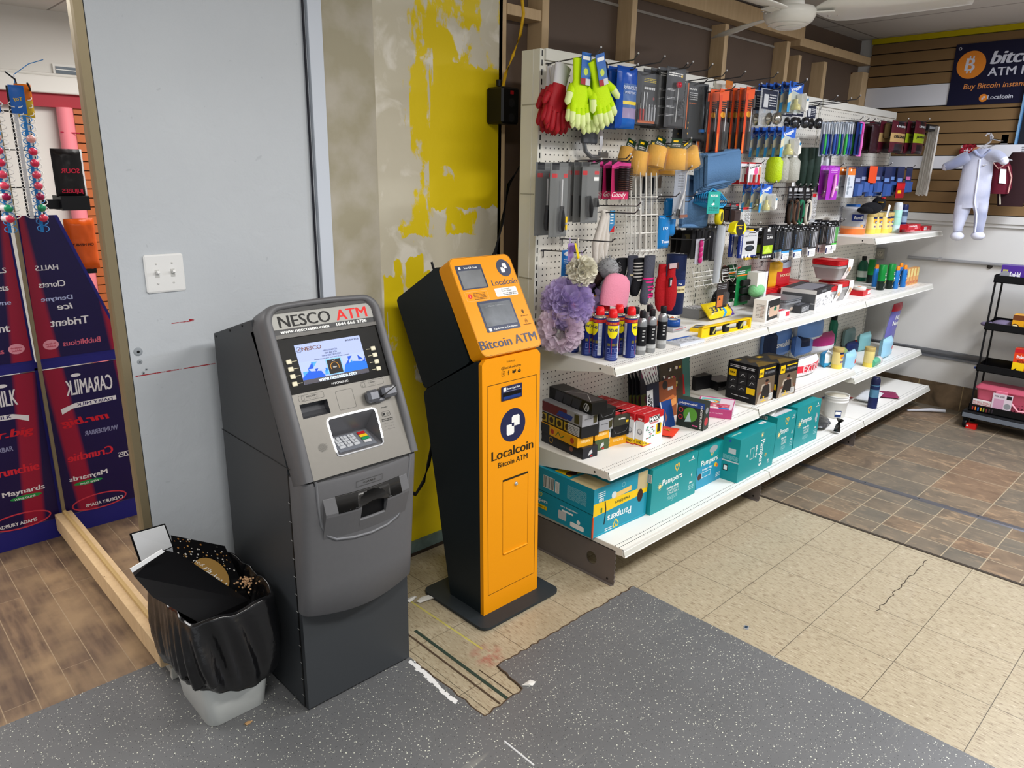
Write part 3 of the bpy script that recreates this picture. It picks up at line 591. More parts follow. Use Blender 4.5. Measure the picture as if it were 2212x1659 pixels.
b=MB(); b.T=bt; b.lathe([(.009,0),(.008,.004),(.005,.006),(.0005,.006)],CHR,16,(.167,.497,0)); b.build('lock',ks)
b=MB(); b.T=bt; b.box(.090,.836,0,.194,.890,.004,NAVY,bv=.002); f=Fr(b,(0,0,.004),(1,0,0),(0,1,0)); f.Rr(.098,.872,.112,.886,.002,WHT); f.T('Insert Cash Here',.150,.880,.065,WHT,.008); f.R(.098,.869,.188,.8705,hx('9aa')if 0 else hx('9999aa')); f.R(.096,.842,.188,.866,hx('050508',.4)); f.R(.098,.842,.186,.852,hx('1c3a80',.3)); b.build('cash_slot',ks)
# head
b=MB(); b.T=WK; b.prism([(1.90,.999),(1.915,.985),(2.14,.850),(2.158,.845),(2.172,.853),(2.326,1.145),(2.330,1.160),(2.322,1.172),(2.085,1.311),(2.07,1.312)],0,1.627,1.913,KB); b.build('head',ks,bevel=.012)
ko=V((1.625,1.822,1.03)); ta=math.radians(31); ku=V((1,0,0)); kvv=V((0,math.sin(ta),math.cos(ta))); kn=ku.cross(kvv)
KM=Matrix((ku,kvv,kn)).transposed().to_4x4(); KM.translation=ko; KM=WK@KM
b=MB(); b.T=KM; b.prism(rpoly(-.002,-.002,.293,.372,.026,7),2,-.066,0,ORG,smooth=False); f=Fr(b,(0,0,0),(1,0,0),(0,1,0))
edgep=rpoly(.0,.0,.291,.370,.025,7); f.L(edgep+[edgep[0]],.001,KL)
f.Rr(.016,.249,.139,.342,.004,KGR); f.Rr(.030,.3255,.040,.3365,.002,WHT); f.T('Scan QR Code',.086,.3305,.062,WHT,.008)
f.C(.243,.318,.0345,KGR,n=36); loco(f,.243,.318,.030,WHT,KGR); f.T('Localcoin',.222,.2635,.126,KGR,.021,bold=.012)
f.Rr(.160,.2085,.268,.2415,.004,WHT); f.R(.165,.213,.188,.237,hx('e6e4e0')); f.T('Need Help?',.212,.2355,.040,KL,.0055); f.T('Need a Wallet?',.216,.229,.050,KL,.0055); f.lines(.194,.212,.262,.224,2,hx('777777'),.5)
f.L(rpoly(.018,.205,.122,.240,.004)+[rpoly(.018,.205,.122,.240,.004)[0]],.0008,hx('ffd28a')); f.C(.038,.2235,.0095,hx('e0402a')); f.T('!',.038,.2235,.002,WHT,.012); f.lines(.055,.2085,.112,.236,5,hx('8a5a1a'),.45)
f.Rr(.0565,.082,.220,.200,.004,KGR); f.Rr(.068,.0855,.081,.0975,.002,WHT); f.T('Tap Screen to Get Started',.148,.0915,.115,WHT,.0085)
f.C(.257,.143,.006,KL); f.C(.257,.143,.0045,ORG); f.P([(.2515,.141),(.257,.131),(.2625,.141)],KL); f.C(.257,.144,.003,KL); f.T('GPS TRACKER',.257,.1235,.036,KL,.0035)
f.L([(.251,.098),(.251,.104),(.263,.104),(.263,.098),(.251,.098)],.001,KL); f.L([(.253,.104),(.254,.110),(.260,.110),(.261,.104)],.001,KL); f.T('POLICE ALARM',.257,.0895,.038,KL,.0035)
f.T('Bitcoin ATM',.140,.041,.278,KGR,.033,bold=.018)
b.build('face_panel',ks)
SG=mat('kiosk_glass',shex('8c8f92'),.12,.3,noise=.6,ns=9)  # glare painted into the glass as a lighter, blotchy base colour
b=MB(); b.T=KM; b.box(.0235,.2535,-.001,.1315,.3205,.0015,SG); b.box(.1315,.2535,-.001,.1335,.3205,.0022,hx('2a2c36')); b.build('scanner_window',ks)
b=MB(); b.T=KM; b.box(.0645,.103,-.001,.212,.1905,.0015,mat('kiosk_screen',shex('7e8287'),.14,.2,noise=.7,ns=14)); f=Fr(b,(0,0,.0015),(1,0,0),(0,1,0)); f.T('... Open Offline ...',.138,.178,.10,hx('8f9296'),.007); b.build('screen',ks)
b=MB(); b.T=WK; b.tube([(1.66,2.12,1.26),(1.648,2.135,1.325)],.0045,BLK,8); b.build('antenna',ks)
# ================= POWER BOX, CABLES =================
b=MB(); cx0=at(1127,0,2.34); 
pts=[at(*p,2.33) for p in ((1128,0),(1131,30),(1124,75),(1108,120),(1092,160),(1086,190))]
b.tube(pts,.0065,hx('d8a818',.5),8); tag(b.build('yellow_cable'),'yellow power cable running up the stud from the black power box','cable')
pb=at(1089,230,2.345); r=thing('power_box','black wall-mounted power box with a red switch on the bare stud','power box',(pb.x,2.345,pb.z))
b=MB(); b.box(-.052,-.045,-.070,.046,.055,.072,hx('121213',.35),bv=.008); f=Fr(b,(0,-.045,0),(1,0,0),(0,0,1))
for zz in (.012,-.045): f.C(.0,zz,.017,hx('222224',.3)); f.R(-.006,zz+.002,-.004,zz+.01,BLK); f.R(.004,zz+.002,.006,zz+.01,BLK)
b.build('housing',r); b=MB(); b.box(-.008,-.048,.044,.008,-.044,.058,hx('a01820',.3)); b.build('switch',r)
b=MB(); b.tube([(-.03,0,.075),(-.03,0,.10)],.012,BLK,8); b.build('cable_gland',r)
b=MB(); b.tube([(pb.x+.02,2.27,pb.z-.04),(pb.x+.05,2.25,pb.z-.06),(pb.x+.045,2.26,pb.z-.2),at(1098,400,2.27),at(1085,480,2.26),at(1070,545,2.24),at(1040,600,2.22)],.008,hx('18181a',.4),8); tag(b.build('kiosk_power_cord'),'thick black cord from the power box down behind the orange kiosk','cable')
b=MB(); b.tube([(pb.x+.03,2.27,pb.z+.01),(pb.x+.09,2.24,pb.z-.0),(pb.x+.10,2.25,pb.z-.12),(pb.x+.07,2.26,pb.z-.5),(pb.x+.03,2.3,pb.z-1.2),(pb.x,2.34,.15)],.006,hx('18181a',.4),8); b.box(pb.x+.085,2.238,pb.z-.03,pb.x+.105,2.24,pb.z+.0,WHT); tag(b.build('tagged_power_cord'),'black cord with a white tag looping from the power box beside the pegboard','cable')
b=MB(); b.tube([(1.27,2.2,.62),at(898,1068,2.2),at(915,1040,2.2),at(925,1005,2.2),at(936,950,2.2),(1.66,2.19,.9)],.0075,hx('18181a',.4),8); tag(b.build('link_cord'),'black cord hanging between the grey ATM and the orange kiosk','cable')
# ================= GONDOLA =================
GW=mat('gondola_enamel',shex('e4e2d8'),.4,noise=.04,ns=6); GWL=mat('gondola_shelf',shex('eeece4'),.4,noise=.03,ns=8); GFT=mat('gondola_foot',shex('6f6763'),.5,.2,noise=.1,ns=10)
t=NT('pegboard',.5); 
def dots(px,py,rad,ox=0,oy=0):
    a_=t.ma('SUBTRACT',t.ma('FRACT',t.ma('DIVIDE',t.ma('ADD',t.x,50*px-ox),px)),.5); c_=t.ma('SUBTRACT',t.ma('FRACT',t.ma('DIVIDE',t.ma('ADD',t.z,50*py-oy),py)),.5)
    return t.ma('LESS_THAN',t.ma('SQRT',t.ma('ADD',t.ma('MULTIPLY',a_,a_),t.ma('MULTIPLY',c_,c_))),rad)
PGX=.0254
a=t.mix(dots(PGX,PGX,.125),t.mix(t.noise(2,3),shex('e2ddd0'),shex('ebe7dc')),shex('1a1713')); t.col(a); PEG=t.m
t=NT('slotted_post',.4); sl=t.ma('MULTIPLY',t.ma('LESS_THAN',t.ma('FRACT',t.ma('DIVIDE',t.z,.034)),.62),t.ma('LESS_THAN',t.ma('ABSOLUTE',t.ma('SUBTRACT',t.x,0)),.0035)); a=t.mix(sl,shex('dedcd0'),shex('141210')); t.col(a); POST=t.m
t=NT('shelf_perforated',.4)
def hd(v,row): 
    a_=t.ma('SUBTRACT',t.ma('FRACT',t.ma('DIVIDE',t.x,.0127)),.5); c_=t.ma('DIVIDE',t.ma('SUBTRACT',t.y,row),.0127)
    return t.ma('LESS_THAN',t.ma('SQRT',t.ma('ADD',t.ma('MULTIPLY',a_,a_),t.ma('MULTIPLY',c_,c_))),.22)
a=t.mix(t.ma('MULTIPLY',t.ma('MAXIMUM',hd(0,.022),hd(0,.042)),t.ma('GREATER_THAN',t.z,-.002)),t.mix(t.noise(5,4),shex('e9e7df'),shex('f2f0ea')),shex('24211d')); t.col(a); SHP=t.m
def gondola(x0,label,shelves,top_=2.10,first=False,last=False):
    r=thing('shelving_bay',label,'shelving unit',(x0,2.12,0),group='bays of the white pegboard gondola')
    b=MB(); b.box(.013,0,.16,1.207,.012,top_,PEG); b.build('pegboard_panel',r)
    b=MB(); b.box(.013,-.012,top_-.038,1.207,-.001,top_+.003,GW); b.build('top_rail',r)
    b=MB(); b.box(-.0125,-.004,0,.0125,.095,top_,POST); 
    b.box(-.014,.03,.0,-.012,.034,top_,GW)
    if first:
        for i in range(6): b.box(-.0165,.01,.2+i*.34,-.0125,.085,.203+i*.34,hx('a9a699'))
    b.build('upright',r)
    if last: b=MB(); b.box(-.0125,-.004,0,.0125,.095,top_,POST); o=b.build('upright',r); o.location.x=1.22
    for z,dep in shelves:
        base=z<.2
        b=MB(); b.T=TR(0,dep,0); 
        b.box(.004,-dep,-.012,1.216,-.004,0,SHP); o=b.build('shelf_deck',r); o.location=(0,-dep,z)
        q=MB(); q.prism([(0,-.001),(.004,-.002),(.0,-.012),(-.012,-.034),(-.006,-.036),(.008,-.030),(.012,-.012)],0,.004,1.216,GWL); 
        q.prism([(.006,-.004),(-.003,-.012),(-.011,-.028),(.002,-.028)],0,.0035,1.2165,hx('c9c8be',.3)); q.location=None; oo=q.build('price_rail',o)
        for xx in (.002,1.2145):
            q=MB(); q.prism([(.004,-.001),(dep,-.001),(dep,-.095 if not base else -.035),(.06,-.03),(.03,-.034),(0,-.03)],0,xx,xx+.0035,GW); 
            if xx<.1 and not base: q.lathe([(.0045,0),(.0045,.0006)],BLK,8,T=TR(xx-.0002,.07,-.018)@RX(-PI/2,'Y'))
            q.build('shelf_bracket',o)
        if base:
            q=MB(); n=16; hc=(.115,.075); hr=.028
            y0,y1,z0,z1=.035-dep+dep,.0,0,0
            ym,yM,zm,zM=.04,dep,-z+.0,-.02; 
            out=[(ym,zm),(yM,zm),(yM,zM),(ym,zM)]
            cyc=(ym+.12,(zm+zM)/2+.0)
            def sq(a):
                c,s_=math.cos(a),math.sin(a); t1=min(((yM-cyc[0])/c if c>1e-6 else (ym-cyc[0])/c if c<-1e-6 else 9),((zM-cyc[1])/s_ if s_>1e-6 else (zm-cyc[1])/s_ if s_<-1e-6 else 9)); return (cyc[0]+t1*c,cyc[1]+t1*s_)
            angs=sorted(set([2*PI*i/32 for i in range(32)]+[math.atan2(p[1]-cyc[1],p[0]-cyc[0])%(2*PI) for p in out]))
            for xx in (.0,.0035):
                vs=[];fs=[]
                for a_ in angs: p=sq(a_); vs+=[(xx,p[0],p[1]),(xx,cyc[0]+.028*math.cos(a_),cyc[1]+.028*math.sin(a_))]
                m_=len(angs); fs=[(2*i,2*((i+1)%m_),2*((i+1)%m_)+1,2*i+1) for i in range(m_)]; q.add(vs,fs,GFT)
            q.box(.0,ym-.003,zm,.004,ym,zM,GFT); q.box(-.012,ym,zm,.004,yM,zm+.003,GFT); q.box(.0,ym,zM-.003,.02,yM,zM,GFT)
            for i in range(6): q.box(-.0005,ym-.006,zm+.012+i*.022,.005,ym-.002,zm+.024+i*.022,GFT)
            q.lathe([(.005,0),(.005,.001)],BLK,8,T=TR(-.001,ym+.03,zm+.02)@RX(-PI/2,'Y'))
            q.build('foot',o)
            if last:
                pass
    return r
gondola(2.18,'nearest white pegboard shelving bay, with gloves above and spray cans on it',[(.925,.433),(.487,.433),(.180,.53)],first=True)
gondola(3.40,'middle white pegboard shelving bay, with charging cables over food containers',[(.925,.433),(.494,.433),(.180,.53)])
gondola(4.62,'farthest bay of the white pegboard shelving, with toothbrushes hanging over an upper shelf',[(1.302,.433),(.925,.433),(.436,.433),(.180,.53)],last=True)
# ================= FAN =================
FX,FY,FZ=3.10,1.60,2.285
fan=thing('ceiling_fan','white ceiling fan with glossy bowl hub and wide blades above the pegboard','ceiling fan',(FX,FY,FZ)); FW=hx('dcdad2',.3)
b=MB(); b.lathe([(.004,-.055),(.035,-.053),(.065,-.045),(.092,-.028),(.102,-.008),(.104,.010),(.096,.022),(.07,.028),(.055,.030)],FW,40); 
for i in range(3): b.lathe([(.05+.013*i,-.0505+.006*i),(.052+.013*i,-.0515+.006*i),(.054+.013*i,-.0495+.006*i)],FW,40)
b.build('motor_housing',fan)
b=MB(); b.lathe([(.055,.03),(.052,.05),(.045,.05),(.045,.07),(.012,.075),(.012,.30),(.06,.31),(.07,.345)],FW,28); b.build('down_rod',fan)
for i,ang in enumerate((math.radians(-66),math.radians(54),math.radians(174))):
    b=MB(); T0=Rz(ang); rings=[]
    for k_ in range(15):
        s_=k_/14; x=.10+.56*s_; wd=.030+.085*math.sin(min(1,s_*5)*PI/2)*(1-.55*s_); z=.012+.018*s_; tw=-.28
        yo=.02*math.sin(s_*PI)
        rings.append([(x,yo-wd,z-wd*tw),(x,yo-wd*.3,z+.006),(x,yo+wd,z+wd*tw+.004),(x,yo+wd,z+wd*tw),(x,yo-wd*.3,z+.0),(x,yo-wd,z-wd*tw-.004)])
    b.loft(rings,FW,T=T0); b.build('blade',fan)
    b=MB(); b.box(.085,-.022,.0,.17,.022,.006,FW,T=T0@RX(.1),bv=.002); 
    for px_,py_ in ((.15,-.012),(.15,.012),(.185,0)): b.lathe([(.006,0),(.004,.003)],STEEL,8,T=T0@TR(px_,py_,-.012)@RX(PI))
    b.build('blade_arm',fan)
# ================= SIGN =================
s0=atx(2067,97,XW-.03); s1=atx(2042,229,XW-.03)
r=thing('bitcoin_banner','dark navy bitcoin ATM banner with an orange coin circle on the slat wall','sign',(XW-.026,s0.y,s1.z)); HB=s0.z-s1.z
SN=hx('14142e',.45); b=MB(); b.box(-.006,-1.05,0,-.001,0,HB,SN); f=Fr(b,(-.006,0,0),(0,-1,0),(0,0,1)); sy=HB
SO=hx('d9822b',.45); SW=hx('c9cbd6',.45)
def su(px,py): p=atx(px,py,XW-.032); return (s0.y-p.y, p.z-s1.z)
SZ=ZF(1980,60,8.293)
c=su(*SZ(978,663)); f.C(c[0],c[1],su(*SZ(1250,600))[0]-c[0],SO,n=44)
B0=su(*SZ(965,660)); f.T('B',B0[0],B0[1],.060,SW,.080,bold=.02,rot=-.06)
for dx_ in (-.012,.010): f.R(B0[0]+dx_,B0[1]+.036,B0[0]+dx_+.009,B0[1]+.054,SW); f.R(B0[0]+dx_-.006,B0[1]-.054,B0[0]+dx_+.003,B0[1]-.036,SW)
def lineT(s,xl,yb,hh,wpc,m,bold,shear): 
    vs,fs,wh=textmesh(s,bold,shear); k_=hh/wh[1]; w_=wh[0]*k_*wpc; f.T(s,xl+w_/2,yb+hh/2,w_,m,hh,bold=bold,shear=shear)
p=su(*SZ(1310,655)); lineT('bitcoin',p[0],p[1],.080,1.05,SW,.03,.2)
p=su(*SZ(1262,870)); lineT('ATM Here',p[0],p[1],.052,1.08,SW,.014,0)
p=su(*SZ(830,1112)); lineT('Buy Bitcoin instantly',p[0],p[1]-.008,.044,1.0,hx('d98a4a'),.008,.12)
p=su(*SZ(1192,1257)); f.C(p[0],p[1],.025,SO,n=24); loco(f,p[0],p[1],.018,SW,SO); p=su(*SZ(1262,1282)); lineT('Localcoin',p[0],p[1],.026,1.05,SW,.014,0)
f.C(*su(*SZ(787,377)),.010,SW); f.C(*su(*SZ(787,377)),.006,SLD)
b.build('banner_panel',r)
# ================= GOODS: helpers =================
RED=hx('c01f26',.4);BLU=hx('2458b8',.4);YEL=hx('f0c515',.4);GRN=hx('1d8040',.45);TEAL=hx('16979a',.4);DK=hx('1b1b1e',.4);GRY=hx('8b8d90',.45);LGY=hx('c9cacb',.4);ORA=hx('e8721c',.4);PNK=hx('e85a94',.4);PUR=hx('6a3a94',.4);NVY=hx('1a2450',.4);TXD=hx('55565a');CRM=hx('ece4cc',.45)
Z1,Z2,Z2b,Z3c,ZU,ZB=.925,.487,.494,.436,1.302,.18
def htop(P,px,py):
    d=ray(px,py); t_=((P.x-CAM.x)*d.x+(P.y-CAM.y)*d.y)/(d.x*d.x+d.y*d.y); return CAM.z+d.z*t_
class BX: pass
def box3(name,label,cat,a,b_,z,top_,c=None,dep=None,m=None,group=None,bev=.0015):
    'carton standing on z: a = front-left foot, b_ = front-right foot, c = rear-left foot (all sighted), top_ = sighted top of the a edge or a height'
    pa,pb=atz(*a,z),atz(*b_,z); w_=(pb-pa).to_2d().length; rz=math.atan2(pb.y-pa.y,pb.x-pa.x)
    if c: pc=atz(*c,z); n_=V((-math.sin(rz),math.cos(rz))); dep=abs((pc-pa).to_2d().dot(n_))
    h_=top_ if isinstance(top_,float) else htop(pa,*top_)-z
    r=thing(name,label,cat,(pa.x,pa.y,z),rz,group); o=BX(); o.r,o.w,o.d,o.h=r,w_,dep,h_; o.mb=MB()
    if m: o.mb.box(0,0,0,w_,dep,h_,m)
    o.f=Fr(o.mb,(0,0,0),(1,0,0),(0,0,1)); o.l=Fr(o.mb,(0,dep,0),(0,-1,0),(0,0,1)); o.t=Fr(o.mb,(0,0,h_),(1,0,0),(0,1,0))
    o.done=lambda nm='carton': (o.mb.build(nm,r),r)[1]
    return o
def solo(mb,name,label,cat,loc,rz=0,group=None): o=mb.build(name,None,loc,rz); return tag(o,label,cat,group)
def stand(px,py,z,r_,top_=None):
    'centre of a round thing whose front foot is sighted at px,py'
    p=atz(px,py,z); d=V((p.x-CAM.x,p.y-CAM.y)).normalized(); c=V((p.x+d.x*r_,p.y+d.y*r_,z))
    return (c,(htop(c,*top_)-z) if top_ else None)
ORD=['frontmost','second back','third back','fourth back','fifth back','sixth back','seventh back','eighth back','ninth back']
# ---- blue and yellow spray cans ----
WB=hx('1d2f7a',.3,metal=.2)
def wd(turn):
    r=thing('spray_can','x','spray can',(0,0,0),0,'blue and yellow oil spray cans on the waist shelf')
    b=MB(); b.lathe([(.024,0),(.0262,.002),(.0262,.160),(.0262,.163)],WB,32)
    b.lathe([(.0264,.146),(.0264,.158)],hx('c8302a',.35),32); b.lathe([(.0264,.160),(.0264,.164)],hx('22307a',.35),32)
    RR_=.0266
    def arc(a0,a1,z0,z1,m,n=10,rr=RR_):
        vs=[];fs=[]
        for i in range(n+1):
            a_=a0+(a1-a0)*i/n; zl=z0(i/n) if callable(z0) else z0; vs+=[(rr*math.cos(a_),rr*math.sin(a_),zl),(rr*math.cos(a_),rr*math.sin(a_),z1)]
        for i in range(n): fs.append((2*i,2*i+2,2*i+3,2*i+1))
        b.add(vs,fs,m,True)
    for c0 in (-PI/2+turn,PI/2+turn):
        arc(c0-.85,c0+.85,lambda u:.093+.022*abs(2*u-1)**2.5,.144,hx('f2e21a',.35),16)
        vs,fs,wh=textmesh('WD-40',.03,0)
        k_=.040/wh[0]; b.add([((RR_+.0003+v.z*9)*math.cos(c0+v.x*k_/RR_),(RR_+.0003+v.z*9)*math.sin(c0+v.x*k_/RR_),.126+v.y*k_*1.5) for v in vs],fs,hx('1a2560'))
        vs,fs,wh=textmesh('15% MORE',.01,0); k_=.030/wh[0]; b.add([((RR_+.0002)*math.cos(c0+v.x*k_/RR_),(RR_+.0002)*math.sin(c0+v.x*k_/RR_),.152+v.y*k_*1.4) for v in vs],fs,hx('f6b03a'))
        for q_ in (-.55,.15,.75): arc(c0+q_-.22,c0+q_+.22,.062,.073,hx('6d6636'),4); arc(c0+q_-.2,c0+q_+.2,.034,.053,hx('8a98d0'),4); arc(c0+q_-.17,c0+q_+.17,.036,.051,WB,4,RR_+.0002)
        for i in range(6): arc(c0-.8,c0+.8,.008+i*.0038,.0094+i*.0038,hx('6f80c4'),8)
        arc(c0+.93,c0+1.5,.012,.144,hx('d6dae4'),8)
        for i in range(22): arc(c0+.97,c0+1.45,.026+i*.0052,.0272+i*.0052,hx('7f88a8'),4,RR_+.0002)
        arc(c0-.12,c0-.08,.015,.095,hx('c8202a'),2,RR_+.0006)
    b.build('can',r); q=MB(); q.lathe([(.0262,.163),(.0268,.166),(.024,.170),(.0165,.173),(.0165,.176)],hx('b8b4a0',.25,metal=.6),28); q.build('shoulder',r)
    q=MB(); q.lathe([(.0175,.174),(.0178,.178),(.0165,.200),(.0145,.201),(.0140,.206),(.0125,.207)],hx('e01c20',.35),28); q.build('cap',r); return r
wlab=['blue and yellow oil spray can, the one nearest the orange kiosk','blue and yellow oil spray can in the second column, standing behind another can','blue and yellow oil spray can, second from the left in the front row','oil spray can turned to show its white fine-print side, third from left','oil spray can standing behind the one showing fine print','frontmost oil spray can, its full yellow label facing out','oil spray can standing right behind the frontmost one','rightmost oil spray can, beside the silver bottles']
for i,(x,y,tn) in enumerate([(480,1450,.15),(645,1395,0),(655,1487,.15),(783,1515,-1.3),(850,1440,0),(935,1553,-.15),(1010,1478,.1),(1152,1515,.75)]):
    c,_=stand(*E(x,y),Z1,.026); r=wd(tn-.75+.1); r.location=c; r['label']=wlab[i]
# ---- silver bottles ----
SIL=mat('silver_bottle',shex('9a9c9e'),.3,.6)
sb=None
for i,(x,y,lb) in enumerate([(1288,1478,'silver bottle with a black cap right beside the rightmost oil spray can'),(1402,1453,'middle silver bottle of the front three with black label and cap'),(1532,1402,'silver black-capped bottle at the right end of its group'),(1215,1420,'silver bottle behind the rightmost oil spray can'),(1372,1385,'silver bottle in the second row behind the middle front bottle'),(1092,1425,'silver bottle half hidden behind the oil spray cans'),(1015,1370,'black-capped silver bottle at the back left of its group'),(1070,1350,'rearmost silver bottle, only its black cap showing')]):
    c,_=stand(*E(x,y),Z1,.021)
    if sb is None:
        sb=thing('styling_bottle',lb,'bottle',c,0,'silver bottles with black caps'); b=MB(); b.lathe([(.018,0),(.021,.003),(.021,.125),(.0195,.140),(.014,.150),(.011,.153),(.011,.156)],SIL,28); b.lathe([(.0213,.038),(.0213,.118)],DK,28); b.lathe([(.0215,.020),(.0215,.036)],hx('b5b6b5',.4),28)
        for zz,ww in ((.10,.6),(.088,.45),(.076,.5),(.060,.4)):
            vs=[];n_=6
            for k_ in range(n_+1): a_=-PI/2-.8+ww*k_/n_; vs+=[(.0216*math.cos(a_),.0216*math.sin(a_),zz),(.0216*math.cos(a_),.0216*math.sin(a_),zz+.004)]
            b.add(vs,[(2*k_,2*k_+2,2*k_+3,2*k_+1) for k_ in range(n_)],LGY)
        b.build('bottle_body',sb); q=MB(); q.lathe([(.0125,.154),(.013,.156),(.013,.180),(.011,.183)],DK,24); q.build('cap',sb)
    else: dup(sb,c,lb)
# ---- waist shelf odds and ends ----
def roll(name,label,cat,loc,r1,r0,h_,m,mi=None,T=Matrix(),m2=None,txt=None):
    r=thing(name,label,cat,loc); b=MB(); b.T=T; b.lathe([(r0,0),(r1,0),(r1,h_),(r0,h_),(r0,0)],m,32); b.build('tape_roll',r)
    q=MB(); q.T=T; q.lathe([(r0-.0015,0),(r0,0),(r0,h_),(r0-.0015,h_),(r0-.0015,0)],mi or CRM,28); q.build('core',r); return r
p=atz(*F(368,1112),Z1)+V((.02,.03,0)); bxp=thing('clear_flat_pack','clear flat plastic pack under the blue tape beside the silver bottles','pack',(p.x,p.y,Z1)); b=MB(); b.box(-.06,-.045,0,.05,.05,.022,FOG); b.build('shell',bxp); b=MB(); b.box(-.05,-.035,.002,.04,.04,.018,hx('a6a2a6')); b.box(-.055,-.046,.012,.045,-.0455,.014,RED); b.build('contents',bxp)
roll('duct_tape','round blue and yellow tape pack lying on a clear pack','tape',(p.x,p.y,Z1+.022),.036,.020,.030,hx('1f4f9c',.3)); 
r=thing('utility_clamps','orange and black spring clamps lying behind the blue tape','clamp',(p.x+.05,p.y+.09,Z1)); b=MB(); b.tube([(-.05,0,.012),(-.02,.01,.03),(.02,0,.02)],.009,hx('e86a1a'),8); b.tube([(.02,-.01,.02),(.05,-.02,.035),(.075,-.01,.015)],.010,hx('e86a1a'),8); b.build('jaw',r); b=MB(); b.tube([(.02+.022*math.cos(a_/8*PI),.0,.03+.018*math.sin(a_/8*PI)) for a_ in range(17)],.005,BLK,6); b.build('grip',r)
# nail kit
a_,b2=F(440,1318),F(770,1245); o=box3('nail_assortment','clear flat case of assorted nails and screws on the shelf edge','nail kit',a_,b2,Z1,.012,dep=.085,m=hx('c9cdd4',.3)); R.seed(2); f=o.t
f.R(.004,.066,o.w-.004,.083,hx('2f5db0')); 
for i in range(90): x,y=R.uniform(.006,o.w-.02),R.uniform(.006,.06); aa=R.uniform(0,3); f.L([(x,y),(x+.011*math.cos(aa),y+.011*abs(math.sin(aa)))],.0016,R.choice((hx('3a3a3c'),hx('6b6c70'),hx('e6e8ea'),hx('909296'))))
o.done('case')
# sandpaper/drywall block
o=box3('sanding_pack','low grey and yellow wedge-shaped pack behind the left end of the yellow level','pack',F(565,1112),F(700,1128),Z1,.016,dep=.11,m=YEL); o.t.R(.004,.02,o.w-.003,.105,hx('4a4e52')); o.t.R(.008,.05,o.w-.008,.08,hx('8a8d90')); o.done()
# spirit level
o=box3('spirit_level','bright yellow spirit level with three black vial windows on the shelf edge','spirit level',F(725,1212),F(1402,1063),Z1,.052,dep=.020)
YL=hx('f2c60c',.35); W_=o.w; b=MB(); b.box(0,0,0,W_,.020,.006,YL); b.box(0,0,.046,W_,.020,.052,YL); b.box(0,0,0,.012,.020,.052,YL); b.box(W_-.012,0,0,W_,.020,.052,YL); b.box(0,.008,.004,.18*W_,.012,.048,YL)
for u0,u1 in ((.29,.43),(.57,.74),(.86,1)): b.box(u0*W_,.007,.004,u1*W_,.013,.014,YL); b.box(u0*W_,.007,.038,u1*W_,.013,.048,YL)
b.build('frame',o.r,bevel=.001)
for i,u in enumerate((.235,.50,.79)):
    q=MB(); q.box(u*W_-.020,.001,.003,u*W_+.020,.019,.049,BLK,bv=.003); q.tube([(u*W_-.01,-.001,.014+.01*i%.02),(u*W_+.01,-.001,.038)],.004,hx('b8b060',.2),8) if i!=1 else q.tube([(u*W_-.011,-.001,.034),(u*W_+.011,-.001,.034)],.004,hx('c8c8a0',.2),8); q.build('vial_window',o.r)
# grey case of discs
o=box3('disc_case','grey clear-lidded case lying against the pegboard behind the level','case',F(690,955),F(840,905),Z1,.052,dep=.16,m=hx('77787a',.25)); o.t.lines(.01,.02,o.w-.01,.14,8,LGY,.3); o.t.R(o.w*.5,.02,o.w-.01,.14,hx('b9b6b8')); o.f.R(.005,.008,o.w-.005,.045,hx('9b9c9e')); o.done('case')
p=atz(*F(890,835),Z1)+V((.04,.02,0)); roll('duct_tape','upright roll of shiny dark silver tape behind the yellow rope pack','tape',(p.x,p.y+.03,Z1+.058),.057,.040,.05,hx('3b3b3c',.2,metal=.4),DK,T=Rz(.5)@RX(PI/2))
# yellow bag of rope/sponge
def pouch(w_,h_,d_,colf,nx=14,nz=18,crimp=.12,seed=1,wr=.0):
    'puffed bag hanging down from z=0, front at -y; colf(u,v) gives the material'
    rr=random.Random(seed); b=MB(); 
    def puff(u,v): 
        e=min(v,1-v)/crimp if crimp else 1; return d_/2*(math.sin(PI*max(0,min(1,u)))**.45)*min(1,max(0,e))**.5 if 0<u<1 else 0
    jit={}
    for s_ in (-1,1):
        vs=[];ids=[];fs={}
        for j in range(nz+1):
            for i in range(nx+1):
                u,v=i/nx,j/nz; k_=puff(u,v); 
                if wr and 0<i<nx: k_+=rr.uniform(-wr,wr)
                vs.append((-w_/2+w_*u,s_*(k_+.0006),-h_+h_*v))
        for j in range(nz):
            for i in range(nx):
                a=j*(nx+1)+i; q=(a,a+1,a+nx+2,a+nx+1); q=q if s_<0 else q[::-1]; fs.setdefault(colf((i+.5)/nx,(j+.5)/nz) if s_<0 else colf(.5,.02),[]).append(q)
        for m,l in fs.items():
            b.add(vs,l,m,True)
    def txt(s_,u,v,wf,m,hf=None,bold=.02,rot=0,shear=0):
        vs,fs,wh=textmesh(s_,bold,shear); kx=wf*w_/wh[0]; ky=(hf*h_/wh[1]) if hf else kx; o_=[]
        for p_ in vs:
            X_=p_.x*kx*math.cos(rot)-p_.y*ky*math.sin(rot)+(u-.5)*w_; Zz=p_.x*kx*math.sin(rot)+p_.y*ky*math.cos(rot)-h_+v*h_; o_.append((X_,-(puff(X_/w_+.5,Zz/h_+1)+.0012+wr+p_.z*9),Zz))
        b.add(o_,fs,m)
    b.txt=txt; b.puff=puff; return b
def lying(b,T): b.v=[T@v for v in b.v]; return b
cf=lambda u,v:(hx('efc020',.3) if u<.55 else hx('cfe02a',.3) if v>.5 else hx('f0d040',.3))
